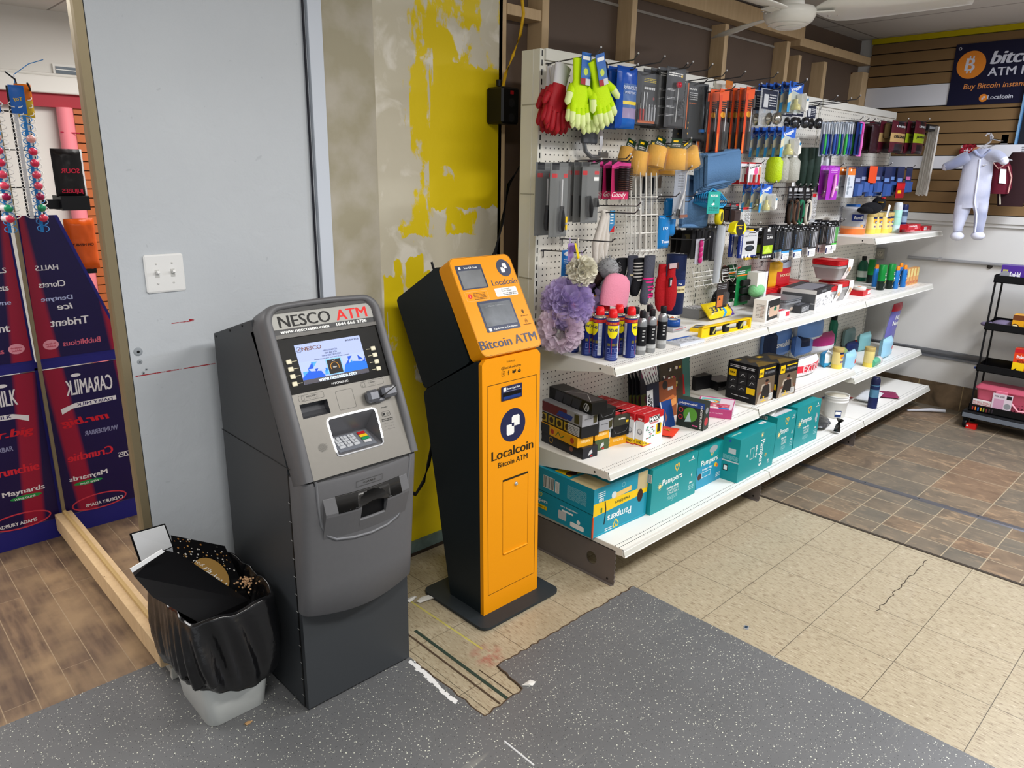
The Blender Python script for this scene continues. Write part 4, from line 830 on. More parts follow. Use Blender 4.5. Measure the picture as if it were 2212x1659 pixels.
b=pouch(.24,.095,.05,lambda u,v:hx('5a3aa0',.3) if u>.86 or (v>.75 and u>.45) else (hx('3aa0d8',.3) if .50<u<.6 and v<.5 else hx('f2d21c',.3)),20,8,.15,3,.0015); b.txt('33 L',.3,.45,.4,hx('23335a'),.35)
p=atz(*F(1150,985),Z1); lying(b,RX(-.75)@TR(0,0,.095)); o=solo(b,'plush_rope_pack','puffed yellow bag with purple ends lying on the yellow level','bag',(p.x+.03,p.y+.075,Z1+.012),.0)
# tea-cup box
o=box3('bowl_box','white and black carton picturing a green cup, beside the level','carton',F(1590,990),F(1778,922),Z1,F(1640-50,690),c=F(1420,965),m=hx('e9e2da')); o.f.R(.022,.004,o.w-.001,o.h-.006,hx('1c1e1e')); o.f.R(.05,.02,o.w-.006,o.h*.62,hx('c8a890')); o.f.C(o.w*.68,o.h*.50,.020,hx('2c8f6c'),.012); o.f.C(o.w*.68,o.h*.51,.016,hx('155a42'),.008); o.f.T('SERVE',.040,o.h*.5,.05,WHT,.012,rot=PI/2); o.l.lines(.015,.02,.06,o.h-.02,10,hx('8b8078'),.4); o.l.lines(o.d*.6,.03,o.d*.85,o.h-.03,8,hx('b08a78'),.4); o.done()
# cloth roll, red white pack, dark box
b=MB(); b.tube([(-.07,0,.028),(-.03,.005,.03),(.04,0,.03),(.075,.005,.026)],[.022,.03,.03,.022],mat('beige_cloth',shex('b3a292'),.9,noise=.15,ns=60,bump=.6),14); p=atz(*F(1960,890),Z1); solo(b,'rolled_cloth','rolled beige cloth lying right of the green-cup carton','cloth',(p.x+.02,p.y+.07,Z1),-.25)
o=box3('soap_pack','white and red small soft pack at the shelf edge','pack',F(1790,935),F(1925,905),Z1,.035,dep=.05,m=hx('f0eeee')); o.t.R(.008,.01,o.w-.008,.04,hx('c83040')); o.f.R(o.w*.6,.004,o.w-.002,.03,hx('c83040')); o.done('wrapper')
o=box3('dark_boxed_set','dark clear-topped box lying behind the beige cloth roll','carton',F(2085,870),F(2200,828),Z1,.042,dep=.22,m=hx('3f4043',.3)); o.f.lines(.01,.01,o.w-.01,.035,4,LGY,.4); o.t.R(.01,.02,o.w-.01,.2,hx('6d6e72',.2)); o.done()
p=atz(*F(1850,620),Z1); r=thing('price_tag','loose white price card propped on the goods','card',(p.x+.14,p.y+.02,Z1+.06)); b=MB(); b.box(-.028,-.0006,-.025,.028,.0006,.03,WHT,T=RX(.35,'Y')); b.build('card',r)
# food containers
TUB=mat('tub_clear',shex('b5b3b2'),.2,alpha=.75); RLD=hx('c2151d',.35)
def tub(loc,w_,d_,h_,n,label,sleeve=True,lid=RLD,body=TUB,rz=0,group='red-lidded food tubs'):
    r=thing('food_container',label,'food container',loc,rz,group)
    def rr_(w2,d2,z,r_=.02): return [(x,y,z) for x,y in rpoly(-w2/2,-d2/2,w2/2,d2/2,min(r_,w2/3),4)]
    b=MB(); b.loft([rr_(w_*.72,d_*.72,0),rr_(w_*.94,d_*.94,h_*.72),rr_(w_,d_,h_*.74),rr_(w_,d_,h_*.76)]+sum([[rr_(w_*.97,d_*.97,h_*(.78+.07*i)),rr_(w_,d_,h_*(.80+.07*i)),rr_(w_,d_,h_*(.82+.07*i))] for i in range(2)],[]),body); b.build('tub',r)
    q=MB(); z0=h_*.91; q.loft(sum([[rr_(w_*.97,d_*.97,z0+i*.008),rr_(w_*1.02,d_*1.02,z0+.002+i*.008),rr_(w_*1.02,d_*1.02,z0+.007+i*.008)] for i in range(n)],[]),lid); q.build('lid_stack',r)
    if sleeve:
        zt=z0+n*.008+.0008; q=MB(); x0,x1=w_*.08,w_*.40
        q.add([(x0,-d_*.36,-.0),(x1,-d_*.36,0),(x1+.01,-d_*.53,h_*.78),(x0,-d_*.53,h_*.78),(x1+.01,-d_*.53,zt),(x0,-d_*.53,zt),(x1,d_*.53,zt),(x0,d_*.53,zt)],[(0,1,2,3),(3,2,4,5),(5,4,6,7)],hx('efe9e4'))
        f=Fr(q,(x0,-d_*.53,h_*.55),(1,0,0),(0,0,1)); f.R(.002,.045,x1-x0-.002,.062,RLD) if h_>.1 else None; f.C((x1-x0)/2,.01,.015,hx('c8a078'))
        f=Fr(q,(x0,-d_*.53,zt),(1,0,0),(0,1,0)); f.R(.004,.01,x1-x0-.004,d_*.5,hx('b02a30')); f.R(.004,d_*.55,x1-x0-.004,d_,hx('d8c8b8')); q.build('sleeve',r)
    return r
p=atz(*G(590,1425),Z1); tub((p.x-.0,p.y+.09,Z1),.17,.15,.085,4,'red-lidded clear food containers in a printed sleeve, front of the lower pair')
tub((p.x+.19,p.y+.10,Z1),.17,.15,.095,4,'red-lidded food containers in a sleeve, right of the front set')
tub((p.x+.10,p.y+.10,Z1+.135),.19,.17,.095,4,'food containers with thick red lids, topmost of the stack')
for i in range(3): tub((p.x-.02-i*.20,p.y+.28,Z1),.18,.15,.08,5,'red lids of food containers against the pegboard, %s from the topmost set'%['nearest','second','third'][i],False)
o=box3('container_box','torn black and white carton of grey containers at the shelf edge','carton',G(328,1505),G(545,1420),Z1,G(328,1260),dep=.20,m=hx('e6e4e2')); o.f.R(0,o.h*.78,o.w,o.h,hx('26262a')); o.f.T('DIAMOND',o.w*.4,o.h*.89,.08,GRY,.012); o.t.R(0,0,o.w,.20,hx('2c2c30')); o.t.R(.01,.03,o.w-.03,.15,hx('7a7a80')); 
RR.seed(6)
for i in range(22): o.f.C(RR.uniform(o.w*.35,o.w*.92),RR.uniform(.012,o.h*.62),RR.uniform(.003,.008),hx(RR.choice(('3a3a3c','6a6a6c','8f8f92'))),n=10)
o.f.lines(.006,.02,o.w*.28,o.h*.6,7,GRY,.3); o.l.R(.01,.004,o.d-.004,o.h*.80,hx('5a5c60')); o.l.R(.01,o.h*.3,o.d-.004,o.h*.36,hx('a0a2a4')); o.done()
tub((o.r.location.x-.17,o.r.location.y+.13,Z1),.20,.17,.075,2,'grey plastic containers beside the torn black and white carton',False,hx('6a6c70',.3),hx('85878a',.3))
o=box3('small_red_carton','small red carton at the shelf edge under a round tin','carton',G(905,1330),G(995,1300),Z1,.032,dep=.09,m=RED); o.f.R(o.w*.6,.005,o.w-.004,.028,hx('e8d8d8')); rr_=o.done(); b=MB(); b.lathe([(.038,0),(.04,.002),(.04,.02),(.038,.022)],hx('e8e2d8'),28); b.lathe([(.0405,.014),(.0405,.020)],hx('cdd8d0'),28); b.lathe([(.012,.0222),(.0001,.0224)],ORA,16); solo(b,'round_tin','round white tin with an orange spot on a small red carton','tin',(rr_.location.x+.045,rr_.location.y+.045,Z1+.033))
# toiletries on the far end
def bottle(px,py,z,r_,prof,m,capm,capprof,name,label,group=None,cat='bottle',lab=None,ry=1.0):
    c,_=stand(px,py,z,r_); r=thing(name,label,cat,c,0,group); b=MB(); b.T=Matrix.Diagonal((1,ry,1,1)); b.lathe(prof,m,24)
    if lab: 
        for z0,z1,lm in lab: b.lathe([(r_+.0004,z0),(r_+.0004,z1)],lm,24)
    b.build('bottle_body',r); q=MB(); q.T=Matrix.Diagonal((1,ry,1,1)); q.lathe(capprof,capm,20); q.build('cap',r); return r
bottle(*G(885,1150),Z1,.036,[(.034,0),(.036,.004),(.036,.11),(.028,.135),(.014,.15),(.014,.155)],mat('mouthwash',shex('0f6b50'),.1,alpha=.85),BLK,[(.015,.15),(.016,.152),(.016,.178),(.013,.18)],'mouthwash_bottle','green mouthwash bottle with a black cap beside the stacked containers',lab=[(.03,.075,hx('d8e4dc'))])
for i,(x,y) in enumerate(((985,1175),(1110,1258),(1215,1243))):
    r=bottle(*G(x,y),Z1,.034,[(.028,0),(.034,.004),(.034,.06),(.034,.061)],hx('10201a',.35),hx('0f7d33',.35),[(.0345,.0),(.0345,.10),(.0335,.165),(.030,.170)] and [(.0342,.060),(.034,.11),(.033,.165),(.030,.168)],'shaving_cream_can',['green and black toiletry can behind the two front ones','green and black toiletry can, left of the front pair','green and black toiletry can, right of the front pair'][i],'green toiletry cans',cat='can',ry=.7)
    b=MB(); f=Fr(b,(-.02,-.0252,0),(1,0,0),(0,0,1)); f.T('Green',.012,.112,.022,WHT,.008); f.T('Power',.014,.10,.022,WHT,.008); f.C(.022,.074,.010,WHT,.007,n=10); f.P([(0,.045),(.034,.062),(.034,.066),(0,.049)],hx('d8c860')); f.C(.008,.022,.007,WHT,n=12); f.C(.008,.022,.005,BLK,n=12); b.build('printed_label',r)
for i,(x,y,l_) in enumerate(((1290,1240,'blue sunscreen bottle with orange cap, nearest the green cans in front'),(1378,1222,'blue sunscreen bottle with orange cap next to the orange cartons'),(1040,1215,'blue orange-capped bottle behind the green cans'),(1330,1190,'blue orange-capped bottle at the back of the group'))):
    r=bottle(*G(x,y),Z1,.026,[(.022,0),(.026,.004),(.027,.06),(.024,.11),(.016,.125)],hx('2470b8',.3),hx('f08a1c',.35),[(.017,.124),(.018,.128),(.016,.148),(.011,.152)],'sunscreen_bottle',l_,'blue sunscreen bottles',lab=None,ry=.65)
    b=MB(); f=Fr(b,(-.012,-.0178,0),(1,0,0),(0,0,1)); f.C(.012,.094,.007,hx('10204a'),n=12); f.C(.012,.094,.003,WHT,n=10); f.P([(.002,.03),(.02,.036),(.018,.05),(.008,.045)],hx('e89a4a')); f.P([(.003,.058),(.02,.062),(.015,.074)],hx('cfe0f0')); b.build('printed_label',r)
for i in range(4):
    o=box3('ointment_carton','slim orange and cream carton, %s of the four at the shelf end'%['leftmost','second','third','rightmost'][i],'carton',G(1422+i*36,1206-i*9),G(1447+i*36,1199-i*9),Z1,.118,dep=.035,m=hx('e0a86a'),group='slim orange cartons at the shelf end'); o.f.R(.002,.06,o.w-.002,.115,hx('e8d488')); o.f.R(.002,.01,o.w-.002,.03,hx('c87850')); o.l.lines(.004,.01,.03,.11,8,hx('b88a60'),.4); o.done()
o=box3('dark_blue_carton','dark blue carton standing at the back by the pegboard end','carton',G(735,1095),G(850,1050),Z1,.16,dep=.03,m=hx('2c3850')); o.f.R(.01,.02,o.w-.01,o.h*.6,hx('3a4a68')); o.done()
# ---- upper shelf ----
c,hh=stand(*G(775,590),ZU,.075,G(800,262)); hh=max(.15,min(.2,hh)); r=thing('formula_can','large silver and orange baby formula can on the upper shelf','can',c); b=MB(); Rc=.073
b.lathe([(Rc-.003,0),(Rc,.003),(Rc,hh-.012)],hx('a5a6aa',.3),40); 
def wrap(b,Rc,a0,a1,z0,z1,m,n=10,k_=.0004): 
    vs=[]
    for i in range(n+1): a_=a0+(a1-a0)*i/n; vs+=[((Rc+k_)*math.cos(a_),(Rc+k_)*math.sin(a_),z0),((Rc+k_)*math.cos(a_),(Rc+k_)*math.sin(a_),z1)]
    b.add(vs,[(2*i,2*i+2,2*i+3,2*i+1) for i in range(n)],m,True)
def wtxt(b,Rc,s_,ac,zc,w_,m,h_=None,k_=.0012,bold=.02):
    vs,fs,wh=textmesh(s_,bold,0); kx=w_/wh[0]; ky=(h_/wh[1]) if h_ else kx; b.add([((Rc+k_+v.z*9)*math.cos(ac+v.x*kx/Rc),(Rc+k_+v.z*9)*math.sin(ac+v.x*kx/Rc),zc+v.y*ky) for v in vs],fs,m)
wrap(b,Rc,0,2*PI,.0,.035,hx('e87a3a',.35),40); wrap(b,Rc,0,2*PI,.035,.05,hx('d8a888',.35),40,.0005); wrap(b,Rc,-2.95,-1.95,.085,.125,hx('1c2f78'),12,.0008); wtxt(b,Rc,'famil',-2.4,.105,.055,WHT,.022); wrap(b,Rc,-1.45,-.6,.02,.11,hx('ecc8bc'),10,.0008); wrap(b,Rc,-1.45,-.6,.12,.15,hx('c8c8cc'),10,.0008)
for i in range(12): wrap(b,Rc,-1.40,-.7,.024+i*.0068,.0262+i*.0068,hx('b89088'),4,.001)
wtxt(b,Rc,'2',-1.72,.052,.014,NVY); wrap(b,Rc,-2.15,-1.9,.045,.062,hx('e09a4a'),4,.001); b.build('can',r); q=MB(); q.lathe([(Rc+.001,hh-.014),(Rc+.003,hh-.012),(Rc+.003,hh-.002),(Rc,hh),(Rc-.006,hh-.001)],hx('b9bbc2',.3),40); q.build('lid',r)
b=MB(); b.lathe([(.042,0),(.042,.125),(.044,.126),(.044,.145),(.042,.147)],hx('2a68b8',.35),28); p=atz(*G(830,560),ZU); solo(b,'blue_canister','blue-lidded canister behind the large silver formula can','can',(p.x+.06,2.05,ZU+.03))
yc=None
for i,(x,y) in enumerate(((985,582),(1062,580),(1118,578),(1160,576),(1210,572))):
    c,_=stand(*G(x,y),ZU,.033); c.y+=.0+.012*(i%2)
    lb='yellow baby formula can with tan lid, %s beside the large silver can'%['first','second','third','fourth','fifth'][i]
    c.x=yc_x+.069 if i else c.x; yc_x=c.x
    if yc is None:
        yc=thing('small_formula_can',lb,'can',c,0,'small yellow formula cans on the upper shelf'); b=MB(); b.lathe([(.031,0),(.033,.002),(.033,.108)],hx('ecd98a',.35),28); wrap(b,.033,0,2*PI,.0,.028,hx('e8cf5a',.35),28); wrap(b,.033,-2.4,-.8,.095,.107,NVY,10,.0006); wrap(b,.033,-2.3,-.9,.068,.094,hx('e8a02a'),10,.0006); wrap(b,.033,-2.0,-1.2,.066,.08,hx('1c2f78'),8,.001); wtxt(b,.033,'Enfa',-1.6,.073,.018,WHT,.007,.0016)
        for k_ in (-2.0,-1.6,-1.2): wrap(b,.033,k_-.12,k_+.12,.040,.052,hx('5a3a8a'),4,.001)
        b.build('can',yc); q=MB(); q.lathe([(.0335,.107),(.034,.109),(.034,.130),(.032,.132)],hx('b8a060',.4),28); q.build('lid',yc)
    else: dup(yc,c,lb)
FUR=mat('black_knit',shex('131316'),.95,bump=.8,ns=200,noise=.4)
b=MB(); R.seed(7); b.ball((0,0,.035),1,FUR,sc=(.10,.055,.036),n=18); b.ball((.085,-.01,.06),1,FUR,sc=(.045,.04,.045),n=14); b.ball((-.09,.0,.025),1,FUR,sc=(.05,.045,.022),n=12); b.box(.02,-.05,.07,.05,-.03,.074,hx('e8b020')); b.box(.06,-.045,.095,.09,-.03,.10,RED); p=at(*G(1040,320),1.78); r=thing('knit_hat','black knitted hat lying over the small yellow cans','hat',(p.x,1.80,ZU+.133)); b.build('hat_body',r); b=MB(); b.box(-.016,-.0008,-.075,.016,.0008,0,WHT,T=TR(.13,-.06,.055)@RX(.25,'Y')); f=Fr(b,(.115,-.062,-.01),(1,0,0),(0,0,1)); f.lines(.0,.0,.02,.03,4,BLK,.5); b.build('hang_tag',r)
bottle(*G(1285,570),ZU,.027,[(.026,0),(.027,.002),(.027,.145),(.024,.15)],hx('a4d8c8',.3),hx('c8cccc',.2),[(.0265,.148),(.0265,.170),(.024,.19),(.016,.197)],'aerosol_can','pale green aerosol can with a clear cap on the upper shelf',cat='aerosol',lab=[(.0,.05,hx('c8e4e8')),(.10,.104,hx('7ac8b0'))])
bottle(*G(1362,550),ZU,.025,[(.024,0),(.025,.002),(.025,.14),(.022,.145)],hx('8aa0b8',.3),NVY,[(.024,.143),(.024,.170),(.021,.178)],'aerosol_can','dark-capped blue aerosol can behind the pale green one',cat='aerosol',lab=[(.0,.06,NVY),(.1,.13,hx('40506a'))])
for i,(ax,ay,bx_,by,zz,l_) in enumerate(((1368,562,1558,548,0,'red painkiller carton at the front, under another carton'),(1440,520,1590,505,.03,'red painkiller carton lying on the front one'),(1560,548,1620,540,0,'small all-red carton between two painkiller cartons'),(1625,545,1722,535,0,'red carton with a white barcode at the end of the upper shelf'),(1400,505,1560,490,0,'red carton at the back of the painkiller pile'))):
    o=box3('painkiller_carton',l_,'carton',G(ax,ay+(13 if zz else 0)),G(bx_,by+(13 if zz else 0)),ZU+zz,.030,dep=.05,m=hx('b81c28',.35),group='red painkiller cartons'); 
    if i!=2: o.f.T('TYLENOL',o.w*.42,.019,o.w*.66,WHT,.009) if i!=3 else o.f.bars(o.w*.1,.006,o.w*.4,.024,4)
    o.f.R(o.w*.55,.002,o.w*.8,.009,hx('e88a90')); o.done()
# ---- lower shelf, left stacks ----
def figs(specs,grp,dep,dxy):
    z=Z2
    for i,(ax,ay,bx_,by,h_,m,l_,dr) in enumerate(specs):
        o=box3('action_figure_box',l_,'carton',I(ax,ay),I(bx_,by),Z2,h_,dep=dep,m=m,group=grp); dr(o); o.done(); o.r.location.z=z; z+=h_+.0005
def d_blk(o): 
    for u in (.15,.35,.55): o.l.P([(o.d*u,.004),(o.d*u+.05,.004),(o.d*u+.07,o.h-.004),(o.d*u+.01,o.h-.004)],hx('3a3a40'))
    o.l.C(o.d-.035,o.h/2,.018,LGY,n=24); o.l.C(o.d-.035,o.h/2,.014,hx('1a1a1c'),n=24); o.l.L([(o.d-.045,.012),(o.d-.034,o.h-.012),(o.d-.026,.012)],.004,LGY); o.t.R(.008,.02,o.w-.008,o.d-.1,hx('4a4a50',.2)); o.t.L([(.01,.02),(o.w-.01,.12),(.01,.2)],.003,LGY)
def d_gry(txt): 
    def g(o): o.f.T(txt,o.w*.4,o.h*.6,o.w*.5,hx('44444a'),.007,rot=PI); o.f.P([(o.w*.72,.006),(o.w*.95,.01),(o.w*.97,o.h-.006),(o.w*.7,o.h-.012)],hx('3f3a20')); o.l.R(0.02,.004,o.d-.1,o.h-.004,hx('6a2a2c')); o.l.P([(o.d-.17,.01),(o.d-.07,.006),(o.d-.06,.03),(o.d-.15,.034)],hx('2a3f8a')); o.l.R(o.d-.05,.006,o.d-.02,o.h-.006,hx('4a4426'))
    return g
def d_pic(o):
    for i in range(4): x=.02+i*.055; o.l.R(x,.006,x+.045,o.h-.006,hx('b89a2a')); o.l.C(x+.022,o.h*.5,.014,hx('3a2a1c')) 
    o.l.R(o.d-.09,.004,o.d-.012,o.h-.004,LGY); o.l.lines(o.d-.085,.008,o.d-.02,o.h-.008,5,TXD,.4)
def d_yel(o): o.l.R(0,.0,o.d*.35,o.h,hx('2a2c30')); o.l.L([(o.d*.5,.008),(o.d*.56,o.h-.01),(o.d*.62,.01),(o.d*.7,o.h*.6)],.004,hx('2c6a2c')); o.l.C(o.d*.42,o.h*.5,.012,hx('b83a2a')); o.l.C(o.d*.88,o.h*.5,.013,hx('b8402a')); o.f.T('FORTNITE',o.w*.5,o.h*.55,o.w*.6,hx('fbe6b0'),.012,rot=PI)
def d_mar(o): o.l.C(o.d*.3,o.h*.5,.014,hx('b89040')); o.l.C(o.d*.3,o.h*.5,.011,hx('25262a')); o.f.P([(o.w*.35,.01),(o.w*.65,.02),(o.w*.6,.036),(o.w*.45,.03)],LGY); o.f.R(o.w*.5,.004,o.w*.66,.01,RED); o.l.C(o.d*.75,o.h*.5,.012,hx('8a5a4a'))
figs([(655,1290,830,1240,.050,hx('25262c',.35),'bottom box of the left pile of figure boxes, dark with a small white emblem',d_mar),(585,1285,770,1238,.042,hx('e8a41c',.4),'yellow-orange figure box, second up in the left pile',d_yel),(625,1290,835,1235,.050,hx('1b1c1f',.35),'black figure box with a row of small pictures, middle of the left pile',d_pic),(630,1290,815,1240,.052,hx('98989c',.4),'grey superhero figure box, second from the top of the left pile',d_gry('Superman')),(735,1290,915,1245,.052,hx('101113',.3),'black figure box with a round A emblem, top of the left pile',d_blk)],'figure boxes piled at the left end of the lower shelf',.30,None)
figs([(800,1195,965,1150,.050,hx('4a5a3a',.35),'colourful figure box at the bottom of the middle pile',d_mar),(795,1195,962,1150,.042,hx('e8a41c',.4),'yellow-orange figure box in the middle pile',d_yel),(835,1200,1000,1155,.05,hx('98989c',.4),'grey figure box with upside-down lettering in the middle pile',d_gry('Aquaman')),(830,1200,1025,1150,.048,hx('151618',.3),'black figure box on top of the middle pile',lambda o:o.f.L([(.01,.03),(.02,.012),(o.w-.02,.018),(o.w-.01,.035)],.001,GRY))],'figure boxes in the middle pile of the lower shelf',.26,None)
figs([(975,1135,1172,1085,.045,hx('e8a41c',.4),'yellow-orange figure box at the bottom of the right-hand pile',d_yel),(1005,1140,1200,1090,.048,hx('151618',.3),'black figure box in the middle of the right-hand pile',lambda o:o.f.L([(.01,.03),(.02,.012),(o.w-.02,.018),(o.w-.01,.035)],.001,GRY)),(1010,1140,1205,1090,.045,hx('3a3a30',.2),'dark clear-windowed figure box on top of the right-hand pile',lambda o:(o.f.T('BUMBLE',o.w*.5,o.h*.7,o.w*.4,WHT,.007),o.f.R(o.w*.75,.01,o.w*.9,.02,YEL)))],'figure boxes in the right-hand pile of the lower shelf',.22,None)
# building-block boxes
def maxbox(o):
    w_,h_,d_=o.w,o.h,o.d; o.f.R(0,h_*.80,w_,h_,RED); o.f.P([(0,h_*.74),(w_*.5,h_*.80),(w_,h_*.84),(w_,h_*.82),(0,h_*.80)],RED); o.f.R(w_*.25,h_*.72,w_*.80,h_*.90,WHT); o.f.R(w_*.265,h_*.73,w_*.785,h_*.89,DK); o.f.T('MAX',w_*.525,h_*.81,w_*.46,WHT,h_*.11,bold=.05); o.f.R(w_*.3,h_*.66,w_*.75,h_*.71,RED); o.f.T('BUILD MORE',w_*.525,h_*.685,w_*.38,WHT,h_*.02)
    rr=random.Random(8)
    for i in range(22): x,y=rr.uniform(.05,.55)*w_,rr.uniform(.2,.58)*h_; o.f.R(x,y,x+w_*.07,y+h_*.035,hx(rr.choice(('2a8a5a','2a9a6a','b02a30','7a8088','e6e6ea'))))
    o.f.R(w_*.64,h_*.25,w_*.92,h_*.60,YEL); o.f.R(w_*.70,h_*.32,w_*.86,h_*.62,DK); o.f.P([(0,0),(w_*.4,0),(w_*.05,h_*.17),(0,h_*.17)],YEL); o.f.R(0,0,w_*.45,h_*.025,RED); o.f.T('100',w_*.12,h_*.09,w_*.2,DK,h_*.06,rot=-.25)
    o.l.R(0,h_*.80,d_,h_,RED); o.l.T('MAX',d_*.5,h_*.86,d_*.5,WHT,h_*.06,bold=.04); o.l.C(d_*.5,h_*.45,d_*.32,hx('8a8e96')); o.l.C(d_*.5,h_*.47,d_*.22,hx('d8dade')); o.l.R(0,0,d_,h_*.20,YEL); o.l.T('100',d_*.5,h_*.11,d_*.6,DK,h_*.08); o.l.R(0,0,d_,h_*.035,RED); o.t.R(0,0,w_,d_,RED); o.t.T('MAX BUILD MORE',w_*.5,d_*.5,w_*.7,hx('e8b8b8'),.008)
o=box3('building_block_box','frontmost red and white block-toy box on the lower shelf','carton',I(1372,1136),I(1598,1046),Z2,I(1385,768),c=I(1265,1110),m=hx('e9ebee'),group='red and white block-toy boxes'); maxbox(o); m0=o.done(); dd=o.d
m0.rotation_euler.z*=.3
for i in range(6): dup(m0,m0.location+V((-.012*(i+1)-(.05 if i>0 else 0),(dd+.006)*(i+1)*.78+(.0),0)) if False else m0.location+V((-.01-(.03 if i else 0),(dd+.004)*(i+1),0)),'red and white block-toy box, %s in its row'%ORD[i+1]) if m0.location.y+(dd+.004)*(i+1)+dd<2.12 else None
n_max=sum(1 for o_ in COL.objects if o_.name.startswith('building_block_box'))
for i in range(3): dup(m0,m0.location+V((-.138,.10+(dd+.004)*(i),0)),'red and white block-toy box in the left row, %s'%ORD[i]) if m0.location.y+.10+(dd+.004)*i+dd<2.12 else None
# leaning activity packs
def leaner(zf,x0,y0,x1,y1,Y,name,label,cat,m,dr,z=Z2,th=.004,tilt=.12,group=None):
    p0=at(*zf(x0,y1),Y); p1=at(*zf(x1,(y0+y1)/2),Y); ptop=at(*zf((x0+x1)/2,y0),Y); w_=p1.x-at(*zf(x0,(y0+y1)/2),Y).x; h_=(ptop.z-z) if z is not None else ptop.z-p0.z
    o=BX(); o.w,o.h=w_,h_; o.mb=MB(); o.mb.T=RX(-tilt); o.mb.box(0,0,0,w_,th,h_,m); o.f=Fr(o.mb,(0,0,0),(1,0,0),(0,0,1)); dr(o); return solo(o.mb,name,label,cat,(p0.x,Y,z if z is not None else p0.z),0,group)
def stripes(o):
    for i in range(7): x=o.w*(.0+.13*i); o.f.P([(x,o.h*.98),(x+.012,o.h*.98),(min(o.w,x+.07),o.h*.55),(min(o.w,x+.055),o.h*.55)],WHT)
    o.f.R(.0,.02,o.w*.5,o.h*.5,hx('7a7a3a')); o.f.C(o.w*.3,o.h*.4,.02,hx('8a3a4a')); 
for i in range(3): leaner(I,1235+i*45,215-i*8,1400+i*45,600,2.03-i*.02,'activity_pack','striped black and white activity pack, %s of three leaning on the pegboard'%['rearmost','middle','frontmost'][i],'activity pack',hx('201f22'),stripes,group='striped activity packs')
leaner(I,1380,160,1600,600,1.96,'activity_pack','activity pack with a pink lettered band leaning behind the block-toy boxes','activity pack',hx('2c2a30'),lambda o:(o.f.R(.01,o.h*.78,o.w-.02,o.h*.97,hx('7a2a50')),o.f.T('OMG',o.w*.45,o.h*.87,o.w*.6,WHT,.03),stripes(o)))
leaner(I,1455,390,1600,620,1.90,'activity_pack','dark pack with white upright lettering behind the front block-toy box','activity pack',hx('1d2030'),lambda o:(o.f.R(.0,.01,o.w*.5,o.h-.03,LGY),o.f.T('STAR',o.w*.16,o.h*.6,o.h*.36,DK,.018,rot=PI/2,bold=.04),o.f.T('WARS',o.w*.36,o.h*.5,o.h*.36,DK,.018,rot=PI/2,bold=.04)))
leaner(I,1600,130,1860,600,2.04,'activity_pack','pack of colourful stickers leaning on the pegboard behind the orange pack','activity pack',hx('4a4030'),lambda o:[o.f.R(*(lambda x,y:(x,y,x+.018,y+.014))(RR.uniform(.005,o.w-.03),RR.uniform(.05,o.h-.04)),hx(RR.choice(('c8b070','b83a5a','e8e4d8','d8c020','6a2a30','303030')))) for _ in range(26)])
leaner(I,1590,350,1790,660,1.93,'activity_pack','brown and orange space-themed pack leaning in the middle of the lower shelf','activity pack',hx('8a4a28'),lambda o:(o.f.P([(0,.03),(o.w,.06),(o.w,.10),(0,.05)],hx('d89050')),o.f.P([(0,.09),(o.w,.09),(o.w*.8,.11)],hx('c87038')),o.f.C(o.w*.35,o.h*.88,.022,hx('2a2420')),o.f.R(o.w*.5,o.h*.72,o.w*.8,o.h*.8,LGY)))
leaner(I,1745,70,1945,540,2.05,'activity_pack','teal pack with a pink round badge beside the playset box','activity pack',hx('4a7a70'),lambda o:(o.f.C(o.w*.35,o.h*.93,.026,hx('c83a60')),o.f.C(o.w*.35,o.h*.93,.020,hx('f0d8e0')),o.f.P([(o.w*.4,.03),(o.w*.7,.03),(o.w*.62,.14),(o.w*.5,.14)],RED)))
leaner(I,1640,600,1770,820,1.84,'booklet','small blue booklet pack standing beside the playset box','booklet',hx('1c3c78'),lambda o:(o.f.R(.004,.0,.01,o.h,LGY),o.f.P([(.02,.03),(.04,.05),(.03,.09)],hx('8a5a50'))),tilt=.3)
b=MB(); b.box(-.055,-.04,0,.055,.04,.004,hx('4a9ad8',.35)); b.box(-.05,-.03,.004,.03,.035,.008,hx('4a9ad8',.35),T=Rz(.3)); p=atz(*I(1680,880),Z2); solo(b,'blue_foil_pack','light blue flat pouch lying under the playset box corner','pouch',(p.x,p.y+.05,Z2),.3)
b=pouch(.125,.085,.014,lambda u,v:hx('e2442c',.3),12,8,.2,5,.001); b.txt('A',.5,.5,.25,hx('c88a1c')); lying(b,RX(-PI/2)); p=atz(*I(1735,1000),Z2); solo(b,'red_foil_pack','orange-red foil pouch lying flat at the shelf edge','pouch',(p.x-.01,p.y+.075,Z2+.010),.35)
# playset box
o=box3('playset_box','dark green and blue playset box standing askew on the lower shelf','carton',J(332,985),J(650,1060),Z2,J(350,665),dep=.062,m=hx('26302a',.35)); w_,h_=o.w,o.h
o.f.R(0,h_*.78,w_,h_,hx('2a4a90')); o.f.T('playmobil',w_*.40,h_*.88,w_*.66,WHT,h_*.10); o.f.C(w_*.5,h_*.5,w_*.26,hx('5a9a3a')); o.f.P([(w_*.3,h_*.2),(w_*.55,h_*.25),(w_*.45,h_*.6)],hx('b8d0d0')); o.f.C(w_*.14,h_*.62,w_*.09,hx('b83a40')); o.f.C(w_*.14,h_*.36,w_*.09,hx('b83a40')); o.f.C(w_*.14,h_*.36,w_*.06,hx('3a2020')); o.f.C(w_*.14,h_*.62,w_*.06,hx('3a2020')); o.f.T('GHOSTBUSTERS',w_*.9,h_*.48,h_*.85,WHT,w_*.07,rot=-PI/2); o.f.R(w_*.6,h_*.1,w_*.8,h_*.14,PNK)
